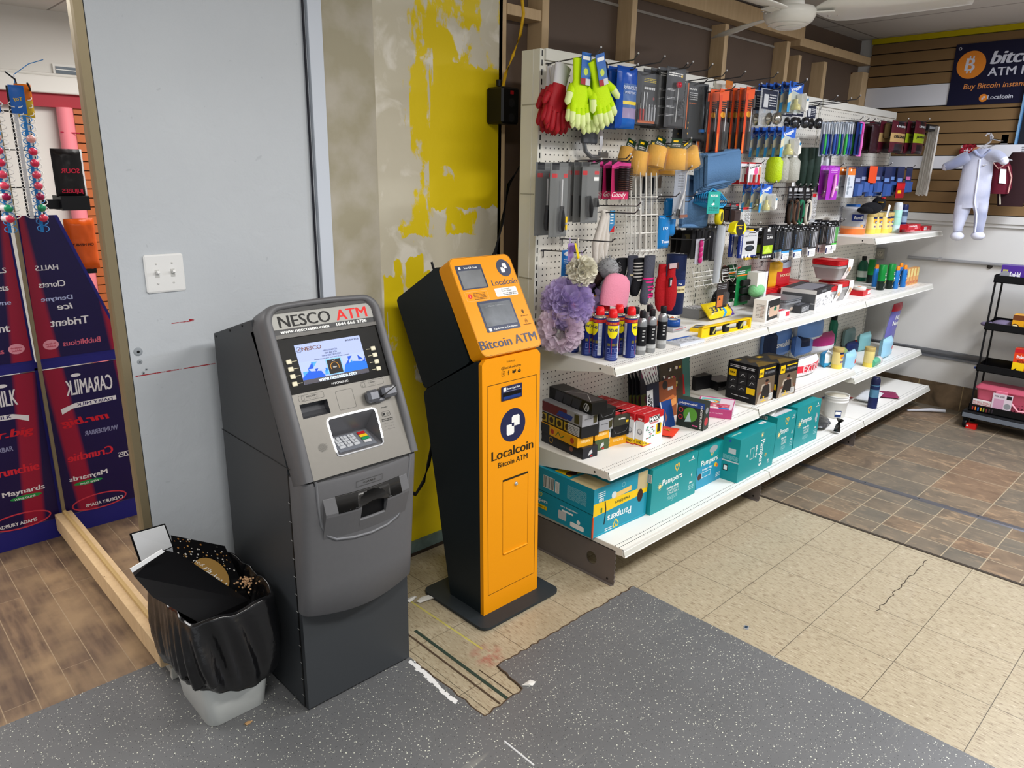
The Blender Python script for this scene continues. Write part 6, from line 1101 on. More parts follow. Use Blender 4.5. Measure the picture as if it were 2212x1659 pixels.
for i in range(4): pair('work_gloves',['bright yellow-green work gloves with a blue card, frontmost and rightmost pair','bright yellow-green work gloves with a blue card, left front pair','yellow-green work gloves behind the two front pairs','rearmost yellow-green work gloves, fingertips showing at right'][i],(X0+(.035,-.018,.03,.055)[i],1.90+.022*i,zt-.012-(.0,0,.015,.02)[i]),0,(-.38,.02,-.16,-.5)[i],NEO,NEOT,NEO,i<2,'yellow-green work gloves')
for i in range(4): pair('work_gloves',['red-coated gloves with white cuffs, left of the yellow-green ones in front','red-coated gloves with white cuffs, second of the red ones','red-coated gloves behind the yellow-green ones','rearmost red-coated gloves near the pegboard'][i],(X0-.045+.012*i,1.985+.026*i,zt-.03),0,(.22,.05,-.12,.12)[i],MRD,MRD,WCF,False,'red-coated work gloves')
hook(X0,zt-.01,1.85,'wire hook carrying all the work gloves',.02)
# hacksaw and clamp
X,zt,w_,h_=bbx(A,870,870,950,1310,2.02); r=thing('hand_saw','folding saw blade hanging point down behind the yellow-green gloves','saw',(X,2.02,zt)); b=MB(); b.prism([(-.004,.08),(.022,.08),(.026,-h_*.8),(.018,-h_),(.008,-h_)],1,0,.0015,STEEL); 
for i in range(22): b.prism([(-.004+.0005*i,.06-i*h_*.045),(-.008+.0005*i,.055-i*h_*.045),(-.004+.0005*i,.05-i*h_*.045)],1,0,.0015,STEEL)
b.build('blade',r); b=MB(); b.box(-.014,-.014,.06,.026,.014,.20,BLK,bv=.01); b.box(-.012,-.0145,.12,.0,-.013,.16,GRN); b.build('handle',r)
X,zt,w_,h_=bbx(A,700,1040,1035,1400,2.06); r=thing('bar_clamp','grey curved steel clamp frame hanging below the gloves','clamp',(X,2.07,zt)); b=MB(); b.tube([(-w_*.42,0,.10),(-w_*.40,0,-h_*.3),(-w_*.3,0,-h_*.75),(-w_*.1,0,-h_*.93),(w_*.15,0,-h_*.93),(w_*.45,0,-h_*.80)],.009,hx('8d8f92',.35,metal=.6),8); b.box(w_*.2,-.008,-h_*.95,w_*.48,.008,-h_*.76,hx('8d8f92',.35,metal=.6)); b.build('frame',r); b=MB(); b.box(-w_*.5,-.02,-.06,w_*.0,-.0,.03,hx('5a5c60',.3),bv=.004); b.build('jaw',r)
# bags / clamshells
def mkp(nm,cat,m_fn,tx=(),th=.035,seed=1,hang=True):
    def g(w_,h_):
        r=thing(nm,'x',cat); b=pouch(w_,h_,th,m_fn,14,18,.08,seed,.0012)
        for t_ in tx: b.txt(*t_)
        b.build('pouch',r); return r
    return g
row(mkp('rain_suit_bag','bag',lambda u,v:hx('1b4fb0',.2) if v>.72 or u<.2 else hx('e8cc30',.3) if .38<v<.46 else hx('9a8aae',.3) if .16<v<.34 and u>.1 else hx('1c62b8',.2) if v<.16 else hx('5070a8',.25),(('RAIN SUIT',.55,.66,.7,hx('cfd8f0'),.06),('POLY PVC',.55,.58,.55,hx('cfd8f0'),.04))),A,(1108,295,1345,1040),1.95,3,.045,'shiny blue plastic bag with a yellow band','beside the gloves','blue plastic bags',jit=.004,seed=2,zoff=.02)
def clam(w_,h_,dr,d_=.018,cm=hx('18181a',.4),cat='tool pack',nm='tool_pack',parts=None):
    return card(nm,cat,w_,h_,cm,dr,(.0,.0,1,1,d_),parts=parts)
def dr1(f,w_,h_):
    f.R(w_*.3,h_*.8,w_*.9,h_*.93,DK); f.lines(w_*.32,h_*.82,w_*.88,h_*.91,3,hx('c8b020'),.4); f.R(w_*.3,h_*.66,w_*.9,h_*.76,hx('0c0c0c')); f.lines(w_*.35,h_*.68,w_*.85,h_*.74,1,LGY,.8); f.C(w_*.8,h_*.52,.006,hx('8a3a3a')); f.R(w_*.12,h_*.04,w_*.9,h_*.10,hx('c8642c'))
def pt1(q,w_,h_):
    for i,c_ in enumerate(('b02a2a','b8342c','8a8c90','a8aab0','a8aab0','b0b2b6')): x=w_*(.15+.13*i); q.tube([(x,-.008,h_*.08),(x,-.008,h_*(.35 if i>1 else .30))],.0042,hx(c_,.3),8); q.tube([(x,-.008,h_*.3),(x,-.008,h_*(.62 if i in(1,2) else .40))],.002,STEEL,6)
row(lambda w,h:clam(w,h,dr1,parts=[('driver',pt1)]),A,(1350,365,1610,1000),1.95,2,.05,'clear tool pack with red-handled drivers on a black card','','driver packs')
def dr2(f,w_,h_): f.R(w_*.05,h_*.84,w_*.95,h_*.95,DK); f.lines(w_*.1,h_*.86,w_*.85,h_*.93,2,WHT,.5); f.C(w_*.8,h_*.87,.006,YEL); [f.lines(w_*.08,h_*(.62-.14*i),w_*.5,h_*(.66-.14*i),2,LGY,.4) for i in range(4)]
def pt2(q,w_,h_): q.ball((w_*.55,-.012,h_*.72),.016,hx('c01c34',.3),n=10,sc=(1.2,.6,.8)); q.tube([(w_*.55,-.01,h_*.70),(w_*.5,-.01,h_*.10)],.0022,LGY,6); [q.ball((w_*RR.uniform(.62,.88),-.01,h_*RR.uniform(.15,.5)),.006,hx('4a4c50',.15),n=6) for _ in range(16)]
row(lambda w,h:clam(w,h,dr2,parts=[('pump',pt2)]),A,(1700,305,1925,1035),1.92,4,.04,'black carded clear pack with a red knob and thin rod','','red-knobbed tool packs',jit=.003)
def dr3(f,w_,h_): f.R(w_*.10,h_*.2,w_*.14,h_*.97,hx('c8622a')); f.T('BEAM',w_*.32,h_*.88,w_*.3,WHT,h_*.03); f.lines(w_*.2,h_*.70,w_*.55,h_*.84,4,LGY,.4); f.T('FLASH',w_*.35,h_*.64,w_*.3,hx('d87030'),h_*.02); [f.C(w_*.22,h_*(.30-.09*i),.004,hx('c8a040')) for i in range(3)]
def pt3(q,w_,h_): q.lathe([(.012,h_*.12),(.013,h_*.5),(.010,h_*.55),(.010,h_*.86),(.015,h_*.90),(.015,h_*.95)],hx('202327',.25,metal=.5),14,(w_*.72,-.012,0)); q.lathe([(.0135,h_*.15),(.0135,h_*.2)],hx('2a6ab0'),14,(w_*.72,-.012,0))
row(lambda w,h:clam(w,h,dr3,cm=hx('1e2022',.35),parts=[('flashlight',pt3)]),A,(1920,485,2195,1185),1.95,2,.05,'grey-black pack holding a slim dark flashlight','','flashlight packs')
# orange lighters
def lighter(w_,h_):
    r=card('lighter_pack','lighter pack',w_,h_,hx('2a1410',.35),lambda f,a,c:(f.P([(0,c*.80),(a,c*.84),(a,c),(0,c)],hx('e8561c',.3)),f.P([(0,0),(a*.28,0),(a*.30,c*.9),(0,c*.9)],hx('d8481c',.3)),f.C(a*.5,c*.60,a*.28,hx('e09a20'),c*.045),f.lines(a*.3,c*.64,a*.8,c*.84,6,hx('c85a1c'),.4),f.R(a*.06,c*.02,a*.2,c*.3,hx('f08030'))),(.25,.02,1,.5,.014)); q=MB(); q.tube([(w_*.1,-.008,-h_*.97),(w_*.2,-.008,-h_*.8),(w_*.12,-.008,-h_*.66)],[.006,.008,.006],BLK,8); q.tube([(w_*.12,-.008,-h_*.66),(w_*.12,-.008,-h_*.3)],.003,STEEL,6); q.build('lighter',r); return r
row(lighter,B,(700,260,800,1065),1.86,6,.034,'orange and black carded lighter','on the right hook','carded lighters',jit=.002,seed=4); row(lighter,B,(390,285,500,1050),1.86,4,.05,'orange and black carded lighter','on the left hook','carded lighters',jit=.003,seed=5)
row(lambda w,h:card('orange_tag_pack','pack',w,h,hx('c8701c',.4),None,(.1,.1,.9,.5,.01)),B,(485,190,570,290),2.06,1,0,'small orange hang card','behind the lighters, near the top of the pegboard',hk=False)
# door knobs
KNB=mat('satin_knob',shex('a8a49a'),.22,.9); KND=mat('dark_knob',shex('55565a'),.22,.9)
def knob(m): 
    def g(w_,h_): return card('door_knob_pack','door knob',w_,h_,FOG,lambda f,a,c:(f.R(a*.1,c*.45,a*.95,c*.97,hx('1f2538',.4)),f.R(a*.2,c*.5,a*.45,c*.85,LGY),f.lines(a*.5,c*.55,a*.9,c*.9,5,LGY,.4)),None,parts=[('knob',lambda q,a,c:(q.lathe([(.030,0),(.030,.006),(.014,.012),(.014,.024),(.027,.032),(.030,.045),(.026,.058),(.004,.063)],m,24,T=TR(a*.55,-.002,c*.20)@RX(PI/2)),))])
    return g
row(knob(KNB),B,(890,285,1100,735),1.94,3,.07,'clear pack with a shiny satin door knob','under the blue air-freshener cards','satin door knob packs'); row(knob(KND),B,(1125,430,1290,760),2.0,1,0,'clear pack with a dark steel door knob','just right of the satin one'); row(knob(KND),B,(1260,430,1420,760),2.0,1,0,'clear pack with a dark steel door knob','in the middle of the dark ones'); row(knob(KND),B,(1440,480,1560,760),2.0,1,0,'clear pack with a dark steel door knob','at the far right of the knobs')
# air fresheners
SNB=hx('2c63c4',.35)
def snug(w_,h_):
    c_=V((0,0,0)); r=card('air_freshener_pack','air freshener',w_,h_,SNB,lambda f,a,c:(f.P([(0,0),(a*.3,0),(a*.18,c*.6),(0,c*.75)],hx('3a9ad0')),f.P([(a*.15,0),(a,0),(a,c*.62),(a*.25,c*.72)],hx('b8c0b8')),f.T('Snuggle',a*.5,c*.80,a*.72,WHT,c*.15,rot=.25,bold=.03),f.C(a*.17,c*.92,a*.10,NVY),f.P([(0,c*.55),(a*.25,c*.68),(a*.2,c*.35),(0,c*.3)],hx('d8d0b0'))),(.2,.02,1.0,.66,.03))
    q=MB(); q.T=TR(-w_/2,0,-h_); q.lathe([(w_*.16,0),(w_*.17,h_*.02),(w_*.15,h_*.16),(w_*.07,h_*.22),(w_*.07,h_*.36)],hx('cfc88a',.15),12,(w_*.38,-.015,h_*.08)); q.build('oil_vial',r)
    q=MB(); q.T=TR(-w_/2,0,-h_); q.hull([(w_*x,-y,h_*z) for x,z in ((.55,.60),(.85,.66),(1.12,.45),(1.15,.15),(.9,.06),(.62,.2)) for y in (.004,.03)],hx('e4e2d8',.35)); q.lathe([(.008,0),(.006,.003)],hx('3a8ac0'),10,T=TR(w_*1.02,-.030,h_*.46)@RX(PI/2)); q.build('plug_warmer',r); return r
row(snug,B,(1232,205,1400,575),1.90,5,.043,'blue air-freshener card with white plug warmer','on the top hook','air freshener cards on the top hook',jit=.003,seed=6); row(snug,B,(1145,740,1310,1105),1.90,5,.043,'blue air-freshener card with white plug warmer','on the second hook','air freshener cards on the second hook',jit=.003,seed=7); row(snug,D,(1225,370,1360,710),1.92,3,.05,'blue air-freshener card with white plug warmer','on the lowest hook','air freshener cards on the lowest hook',jit=.003,seed=8)
# screwdrivers, spatulas
GBK=hx('6d6f6e',.35)
row(lambda w,h:card('screwdriver_pack','screwdriver',w,h,GBK,lambda f,a,c:(f.R(a*.1,c*.9,a*.5,c,DK),f.Rr(a*.1,c*.80,a*.4,c*.855,.003,RED),f.Rr(a*.75,c*.80,a*.98,c*.855,.003,RED)),(.02,.01,.98,.97,.022),parts=[('screwdriver',lambda q,a,c:(q.tube([(a*.55,-.013,c*.78),(a*.55,-.013,c*.42)],.0032,LGY,8),q.lathe([(.007,c*.42),(.010,c*.41),(.008,c*.38),(.013,c*.28),(.014,c*.16),(.010,c*.08),(.006,c*.07)][::-1],DK,14,(a*.56,-.014,0)),q.box(a*.66,-.028,c*.2,a*.74,-.024,c*.28,YEL),q.box(a*.66,-.028,c*.10,a*.74,-.024,c*.17,YEL)))]),Cz,(350,130,585,1115),1.96,2,.075,'grey clear pack with a black and yellow screwdriver','at the left end','screwdriver packs',jit=.002)
row(lambda w,h:card('spatula_pack','kitchen tool',w,h,GBK,lambda f,a,c:(f.R(a*.02,c*.93,a*.4,c,hx('3a3a3a')),f.Rr(a*.03,c*.79,a*.3,c*.86,.003,RED),f.Rr(a*.72,c*.80,a*.98,c*.86,.003,RED),f.R(a*.7,c*.7,a*.98,c*.76,WHT)),(.02,.01,.98,.95,.02),parts=[('handle',lambda q,a,c:(q.tube([(a*.4,-.012,c*.1),(a*.38,-.014,c*.25),(a*.3,-.012,c*.45)],[.012,.014,.009],BLK,10),q.tube([(a*.78,-.012,c*.27),(a*.75,-.012,c*.42)],[.012,.008],BLK,10)))]),Cz,(775,125,1000,930),1.93,4,.04,'grey clear pack with two black-handled tools','beside the screwdrivers','kitchen tool packs',jit=.002,seed=3)
# brushes
def brush(w_,h_):
    r=card('hair_brush_pack','hair brush',w_,h_,hx('2a0f18',.4),lambda f,a,c:(f.P([(0,c*.86),(a*.3,c*.97),(a,c*.93),(a,c*.8),(0,c*.78)],hx('d83a8a')),f.R(0,0,a*.95,c*.20,hx('c8285a')),f.T('Goody',a*.45,c*.11,a*.75,WHT,c*.17,shear=.3,bold=0),f.P([(0,c*.2),(a*.2,c*.2),(a*.12,c*.8),(0,c*.8)],hx('b02058'))),None); q=MB()
    for i in range(12):
        z=-h_*(.16+.053*i); q.tube([(w_*.08+w_*.36*math.cos(k_/8*2*PI),-.016-.014*math.sin(k_/8*2*PI),z) for k_ in range(9)],.0022,hx('1c0d0c',.15) if i<7 else hx('3a1a10',.15),5)
    q.build('coil_bristles',r); return r
row(brush,Cz,(1170,100,1420,620),1.91,4,.042,'pink and black carded coil hair brush','','carded hair brushes',jit=.002)
hook(*(lambda p:(p.x,p.z))(at(*Cz(1000,105),2.0)),1.84,'empty-tipped wire hook above the kitchen tool packs')
# paint rollers in bags
RY=mat('yellow_foam',shex('e8ac38'),.8,bump=.3,ns=120)
for i,(x0,y0,x1,y1,Y,tw,l_) in enumerate(((1710,1165,1900,1530,1.87,0,'frontmost'),(1830,1190,2010,1520,1.89,-.45,'rightmost'),(1540,1150,1700,1510,1.90,.25,'second from the front'),(1640,1250,1820,1590,1.95,.1,'lowest in the middle'),(1330,1190,1480,1600,1.94,.15,'third from the left'),(1470,1190,1600,1600,1.97,.0,'half hidden in the middle'),(1200,1180,1345,1500,1.99,.3,'leftmost'))):
    X,zt,w_,h_=bbx(A,x0,y0,x1,y1,Y); r=thing('paint_roller_pack','yellow foam roller sleeve in a clear bag, '+l_,'paint roller',(X,Y,zt),0,'bagged yellow roller sleeves'); T0=RX(tw,'Y'); b=MB(); b.T=T0; k_=w_*.42; b.lathe([(k_*.62,-h_),(k_,-h_),(k_,-h_*.32),(k_*.6,-h_*.30)],RY,20); b.lathe([(k_*.6,-h_-.0005),(.001,-h_+.01)],hx('b88a3a'),16); b.build('roller_sleeve',r)
    q=MB(); q.T=T0; q.loft([[(w_*.5*s_*math.cos(2*PI*j/12),w_*.5*s_*math.sin(2*PI*j/12)*(1 if s_>.6 else .2),z) for j in range(12)] for z,s_ in ((-h_*1.04,1.05),(-h_*.6,1.0),(-h_*.3,.95),(-h_*.12,.6))],CLEAR,cap=False); q.build('clear_bag',r)
    q=MB(); q.T=T0@RX(.2); q.box(-w_*.34,-.012,-h_*.28,w_*.34,-.010,h_*.04,hx('16301f',.35)); f=Fr(q,(-w_*.34,-.012,-h_*.28),(1,0,0),(0,0,1)); f.R(w_*.1,h_*.20,w_*.4,h_*.26,YEL); f.lines(w_*.08,h_*.06,w_*.6,h_*.16,2,LGY,.5); q.build('header_card',r)
hook(*(lambda p:(p.x,p.z))(at(*A(1700,1230),1.97)),1.84,'wire hook carrying the yellow roller sleeves')
# white socks / long gloves
X,zt,w_,h_=bbx(Cz,930,770,1170,1510,1.98); r=thing('white_gloves','bundle of long white knitted gloves with a blue card at the side','gloves',(X,1.98,zt)); WK2=mat('white_knit',shex('d2cbc2'),.9,bump=.4,ns=200)
for i in range(6): q=MB(); x=-w_*.05+w_*.05*i; q.tube([(x*.5,.01*(i%2),-.0),(x*1.1,-.006,-.02),(-w_*.38+w_*.14*i,.012*(i%2),-h_*.6),(-w_*.36+w_*.145*i+.004*(-1)**i,.01*(i%3),-h_*.97)],[.010,.012,.015,.010],WK2,10); q.build('glove',r)
q=MB(); q.box(w_*.18,-.018,-h_*.38,w_*.45,-.016,-.0,hx('3a84b4',.4)); f=Fr(q,(w_*.18,-.018,-h_*.38),(1,0,0),(0,0,1)); f.P([(0,0),(w_*.27,0),(w_*.27,h_*.12)],RED); f.lines(.003,h_*.15,w_*.2,h_*.35,4,WHT,.4); q.build('hang_card',r); hook(X,zt-.01,1.80,'wire hook holding the long white gloves')
# white wire racks
WIRE=hx('e2e0d8',.35)
def rack(label,X,Y,Z,w_,h_,d_,nb,hooks=True):
    r=thing('wire_rack',label,'wire rack',(X,Y,Z),0,'white wire hanging racks'); b=MB()
    for i in range(nb): x=-w_/2+w_*i/(nb-1); b.tube([(x,0,0),(x*1.05,-d_*.3,-h_*.55),(x*1.1,-d_*.5,-h_)]+([(x*1.1,-d_*.8,-h_-.012),(x*1.1,-d_,-h_+.01)] if hooks else []),.0022,WIRE,5)
    for j in range(4): z=-h_*(.3+.23*j); b.tube([(-w_*.55,-d_*.5*(.3+.23*j)-.003,z),(w_*.55,-d_*.5*(.3+.23*j)-.003,z)],.0022,WIRE,5)
    b.build('wire_grid',r); return r
for i in range(4): X,zt,w_,h_=bbx(Cz,1480-60*i,560,1760-70*i,1300,1.90+.045*i); rack('white wire rack hanging on the pegboard, %s of four'%ORD[i],X,1.90+.045*i,zt+.09,w_*.75,h_+.09,.05,4)
hook(*(lambda p:(p.x,p.z))(at(*Cz(1690,590),1.95)),1.80,'wire hook crossing in front of the white wire racks'); 
rack('wide low white wire rack with curled hooks, over the waist shelf',*(lambda p:(p.x,1.97,p.z))(at(*D(560,1350),1.97)),.22,.09,.06,4); rack('white wire rack behind the green packs',*(lambda p:(p.x,2.0,p.z))(at(*D(900,1330),2.0)),.25,.07,.06,5)
for i,(x0,y0,x1,y1,c_) in enumerate(((1500,180,1560,700,BLK),(1620,200,1680,700,BLK),(1700,180,1790,560,hx('8a7a6a')))): X,zt,w_,h_=bbx(Cz,x0+60,y0+100,x1+60,y1+100,2.03); b=MB(); b.box(-w_/2,0,-h_,w_/2,.012,0,FOG); b.box(-w_*.2,-.003,-h_*.5,w_*.2,0,-h_*.05,c_); solo(b,'long_tool_pack','slim pack behind the white wire racks, %s of three'%['left','middle','right'][i],'pack',(X,2.03,zt),0,'slim packs behind the racks')
row(mkp('mint_bag','bag',lambda u,v:hx('1878bc',.22),(('10',.4,.62,.4,hx('cfe8f8'),.09),('Teaux',.5,.22,.7,hx('e8f4ff'),.09)),.03,3),Cz,(1790,830,1935,1270),1.93,1,0,'blue pouch','with white lettering, left of the blue towels'); row(mkp('mint_bag','bag',lambda u,v:hx('1878bc',.2) if v<.7 or u<.7 else WHT,(),.045,8),Cz,(1880,600,2010,1110),1.96,1,0,'crumpled shiny blue pouch','right behind the lettered one')
row(lambda w,h:card('pliers_pack','tool pack',w,h,hx('9aa0aa',.35),lambda f,a,c:f.lines(a*.3,c*.6,a*.75,c*.92,6,TXD,.25),(.02,.01,.98,.96,.02),parts=[('pliers',lambda q,a,c:(q.tube([(a*.75,-.012,c*.95),(a*.72,-.012,c*.60),(a*.25,-.012,c*.12)],[.003,.004,.006],LGY,8),q.tube([(a*.68,-.012,c*.56),(a*.7,-.012,c*.12)],[.005,.007],CHR,8),q.tube([(a*.3,-.014,c*.2),(a*.22,-.014,c*.06)],.009,BLK,8),q.box(a*.3,-.024,c*.03,a*.9,-.014,c*.09,hx('8a5a4a'))))]),D,(195,195,340,790),1.90,1,0,'long clear pack with silver pliers','in front of the blue towels')
# towels
TWL=mat('blue_towel',shex('5c82ab'),.95,bump=.9,ns=260,noise=.12)
def sheetrow(name,label,X,Y,Z,w_,h_,th,n,T0,grp=None):
    r=thing(name,label,'towel',(X,Y,Z),0,grp)
    for i in range(n):
        b=MB(); b.T=T0; rings=[]
        for j in range(9): u=j/8; x=-w_/2+w_*u; y=.006*math.sin(5*u+i)+i*th*1.15; rings.append([(x,y-th/2,.0),(x,y+th/2,0),(x,y+th/2,-h_-.012*i*(1 if n>1 else 0)),(x,y-th/2,-h_-.012*i*(1 if n>1 else 0))])
        b.loft(rings,TWL,smooth=True); b.tube([(-w_/2,i*th*1.15,-.0),(w_/2,i*th*1.15,0)],th*.55,TWL,8); b.tube([(-w_/2,i*th*1.15,-h_-.012*i*(n>1)),(w_/2,i*th*1.15,-h_-.012*i*(n>1))],th*.5,TWL,8); b.build('towel_layer',r)
    return r
X,zt,w_,h_=bbx(D,525,5,905,350,1.88); sheetrow('folded_towels','stack of folded blue towels hanging over the teal hanger card',X,1.86,zt,w_,h_,.016,4,RX(-.12,'Y'),'blue towels'); X,zt,w_,h_=bbx(D,285,300,575,870,1.97); sheetrow('hanging_towel','single blue towel hanging straight behind the silver pliers pack',X,1.96,zt,w_,h_,.02,1,RX(.04,'Y'),'blue towels')
for x,y,l_ in ((470,485,'upper'),(425,550,'lower')): p=at(*D(x,y),1.86); hook(p.x,p.z-.02,1.86,l_+' wire hook tip poking out in front of the blue towel')
# hangers
HB_=hx('2f9fd6',.3); X,zt,w_,h_=bbx(D,600,465,745,725,1.88); r=thing('hanger_set','set of light blue baby hangers with a teal numbered card','hanger set',(X,1.88,zt)); b=MB(); b.box(-w_/2,-.001,-h_,w_/2,.001,0,hx('2aa79a',.4)); f=Fr(b,(-w_/2,-.001,-h_),(1,0,0),(0,0,1)); f.T('ROYAL',w_*.5,h_*.82,w_*.6,WHT,h_*.10,bold=.03); f.T('6',w_*.5,h_*.60,w_*.10,hx('1c4a48'),h_*.15); f.P([(w_*.3,h_*.42),(w_*.5,h_*.5),(w_*.6,h_*.42),(w_*.4,h_*.36)],WHT); f.lines(w_*.1,h_*.06,w_*.9,h_*.34,4,hx('1c6a64'),.4); b.build('hang_card',r)
for i in range(6): b=MB(); b.tube([(-.02,.012+.011*i,.02),(.0,.012+.011*i,.012),(w_*.7,.012+.011*i,-h_*.08),(w_*1.25,.012+.011*i,-h_*.42),(w_*1.22,.012+.011*i,-h_*.58),(w_*1.0,.012+.011*i,-h_*.72),(w_*.3,.012+.011*i,-h_*.74),(-w_*.6,.012+.011*i,-h_*.5),(-w_*.45,.012+.011*i,-h_*.1),(0,.012+.011*i,.012)],.004,HB_,7); b.build('hanger',r)
# tapes
p=at(*D(735,765),1.90); r=thing('tape_roll','round yellow hanging tape roll under the teal card','tape',(p.x,1.90,p.z)); b=MB(); b.T=RX(PI/2)@RX(.3,'Y'); b.lathe([(.012,-.012),(.036,-.012),(.036,.014),(.012,.014),(.012,-.012)],hx('e8d414',.35),26); b.build('tape_roll',r); b=MB(); b.T=RX(PI/2)@RX(.3,'Y'); b.lathe([(.006,.0145),(.022,.015)],hx('4a4a20'),20); b.build('core',r)
X,zt,w_,h_=bbx(D,860,815,1025,975,1.86); r=thing('tape_measure','yellow tape measure with a black round label','tape measure',(X,1.86,zt)); b=MB(); b.hull([(x*w_,y,-z*h_) for x,z in ((-.42,.75),(-.3,.15),(0,0),(.3,.1),(.48,.4),(.48,.75),(.3,1),(-.1,1)) for y in (-.018,.014)],hx('f0de10',.35)); f=Fr(b,(0,-.018,-h_*.5),(1,0,0),(0,0,1)); f.C(.006,0,w_*.30,DK,n=20); f.T('16',.006,0,w_*.22,YEL,h_*.2,bold=.04); f.R(-w_*.25,h_*.16,w_*.25,h_*.20,YEL); b.build('case',r)
hook(*(lambda p:(p.x,p.z))(at(*D(900,870),1.95)),1.80,'wire hook holding the yellow tape measure')
# batteries
row(lambda w,h:card('battery_pack','batteries',w,h,hx('ece8ea',.35),lambda f,a,c:(f.R(0,c*.93,a,c,RED),f.T('Energizer',a*.5,c*.80,a*.85,DK,c*.14,bold=.03,rot=.15),f.C(a*.6,c*.6,a*.16,PNK),f.R(0,0,a,c*.10,RED),f.R(a*.8,c*.3,a,c*.8,hx('d8a080'))),None,parts=[('battery',lambda q,a,c:[q.tube([(a*(.18+.2*i),-.006,c*.10),(a*(.18+.2*i),-.006,c*.45)],.0058,RED if i%2 else LGY,8) for i in range(4)])]),D,(1090,115,1235,380),1.93,4,.045,'red and white battery card','','battery cards',jit=.003)
# nets and rolls
for i,(x0,x1,m_,l_) in enumerate(((1345,1440,mat('lime_net',shex('bcd81a'),.4,bump=.8,ns=150),'lime green net-wrapped roll hanging by the air fresheners'),(1430,1520,mat('clear_net',shex('b9b8ac'),.2,bump=1,ns=120,alpha=.85),'first clear bubble-wrapped roll beside the lime one'),(1510,1630,mat('clear_net',(0,0,0)),'second clear bubble-wrapped roll, nearest the white card'))):
    X,zt,w_,h_=bbx(D,x0,50,x1,360,1.92); b=MB(); b.lathe([(w_*.3,-.0),(w_*.48,-.02),(w_*.5,-h_*.85),(w_*.36,-h_*.97),(.004,-h_)][::-1],m_,18); solo(b,'wrapped_roll',l_,'roll',(X,1.92,zt))
X,zt,w_,h_=bbx(D,1610,20,1680,400,1.98); b=MB(); b.box(-w_/2,0,-h_,w_/2,.003,0,WHT,T=RX(-.12,'Y')); solo(b,'white_card','long blank white card between the wrapped rolls and dark umbrellas','card',(X,1.98,zt))
UMB=mat('umbrella_green',shex('1c2e26'),.6,noise=.5,ns=40)
for i in range(3):
    X,zt,w_,h_=bbx(D,1690+75*i,-20,1760+75*i,430,1.96-.02*i); r=thing('umbrella','rolled dark green floral umbrella, %s of three'%['left','middle','right'][i],'umbrella',(X,1.96-.02*i,zt),0,'rolled dark umbrellas'); b=MB(); b.tube([(0,0,.02),(0,0,-h_*.3),(0,0,-h_*.8),(0,0,-h_)],[w_*.35,w_*.42,w_*.36,w_*.12],UMB,12); b.build('canopy',r); b=MB(); b.tube([(0,-.002,-h_*.78),(0,-.002,-h_*1.04)],.006,hx('c8c0b0'),8); b.build('tip',r)
row(lambda w,h:card('hosiery_pack','pack',w,h,hx('44474a',.3),lambda f,a,c:(f.R(a*.2,c*.55,a*.85,c*.93,LGY),f.P([(a*.35,c*.56),(a*.7,c*.56),(a*.6,c*.9),(a*.45,c*.9)],hx('8a8a8e')),f.R(a*.15,c*.48,a*.8,c*.53,hx('6a2030')),f.lines(a*.15,c*.2,a*.7,c*.44,6,LGY,.3))),B,(1570,990,1730,1520),1.94,3,.04,'dark grey stocking pack with a pale picture','','stocking packs')
row(lambda w,h:card('hosiery_pack','pack',w,h,hx('1c2a24',.2),lambda f,a,c:f.P([(0,c*.95),(a,c*.98),(a,c*.90),(0,c*.88)],hx('d0dce8'))),B,(1480,985,1575,1480),1.99,2,.05,'glossy dark green flat pack','left of the stocking packs',hk=False)
# hair accessories
for i,(x0,x1,c_,c2,l_) in enumerate(((1545,1610,'2a3430','3a2a20','with dark bands at the left'),(1605,1685,'1a1a1c','5a4030','with striped bands'),(1650,1750,'17181a','1f6a4a','with green bands'),(1745,1830,'141416','cfc8b8','with cream lace'))):
    row(lambda w,h:card('headband_pack','hair accessory',w,h,hx('151517',.4),lambda f,a,c:(f.R(a*.15,c*.86,a*.6,c*.95,LGY),f.lines(a*.2,c*.7,a*.8,c*.84,2,GRY,.4)),None,parts=[('headband',lambda q,a,c:(q.tube([(a*.5+a*.3*math.cos(k_*PI/8),-.01,c*.30+c*.30*math.sin(k_*PI/8)) for k_ in range(17)],.010,hx(c2,.7),8),q.tube([(a*.5,-.012,c*.05),(a*.45,-.012,c*.6)],.009,hx(c_,.7),8)))]),D,(x0,400,x1,840),1.93,1,0,'black carded headband pack',l_)
row(lambda w,h:card('keyring_pack','key ring',w,h,FOG,lambda f,a,c:(f.R(0,c*.88,a*.7,c,RED),),None,parts=[('ring',lambda q,a,c:[q.tube([(a*.5+a*.25*math.cos(k_*PI/4),-.006,c*(.2+.18*i)+.008*math.sin(k_*PI/4)) for k_ in range(9)],.0015,STEEL,5) for i in range(4)])]),D,(1840,490,1900,830),1.92,1,0,'small clear key-ring pack with a red top','right of the headbands'); row(lambda w,h:card('keyring_pack','key ring',w,h,FOG,lambda f,a,c:(f.R(0,c*.88,a*.7,c,RED),),None,parts=[('ring',lambda q,a,c:[q.tube([(a*.5+a*.25*math.cos(k_*PI/4),-.006,c*(.2+.18*i)+.008*math.sin(k_*PI/4)) for k_ in range(9)],.0015,STEEL,5) for i in range(4)])]),D,(1015,650,1110,880),1.92,1,0,'small clear key-ring pack with a red top','left, under the lowest air fresheners')
row(lambda w,h:card('black_tool_pack','pack',w,h,hx('26262a',.35),lambda f,a,c:(f.lines(a*.1,c*.7,a*.8,c*.95,3,GRY,.4),f.R(a*.6,c*.85,a*.9,c*.95,RED)),(.1,.05,.9,.65,.02),clear=hx('4a3a38',.25)),D,(870,600,970,830),1.98,3,.035,'small black pack with dark contents','beside the tape measure',hk=False)
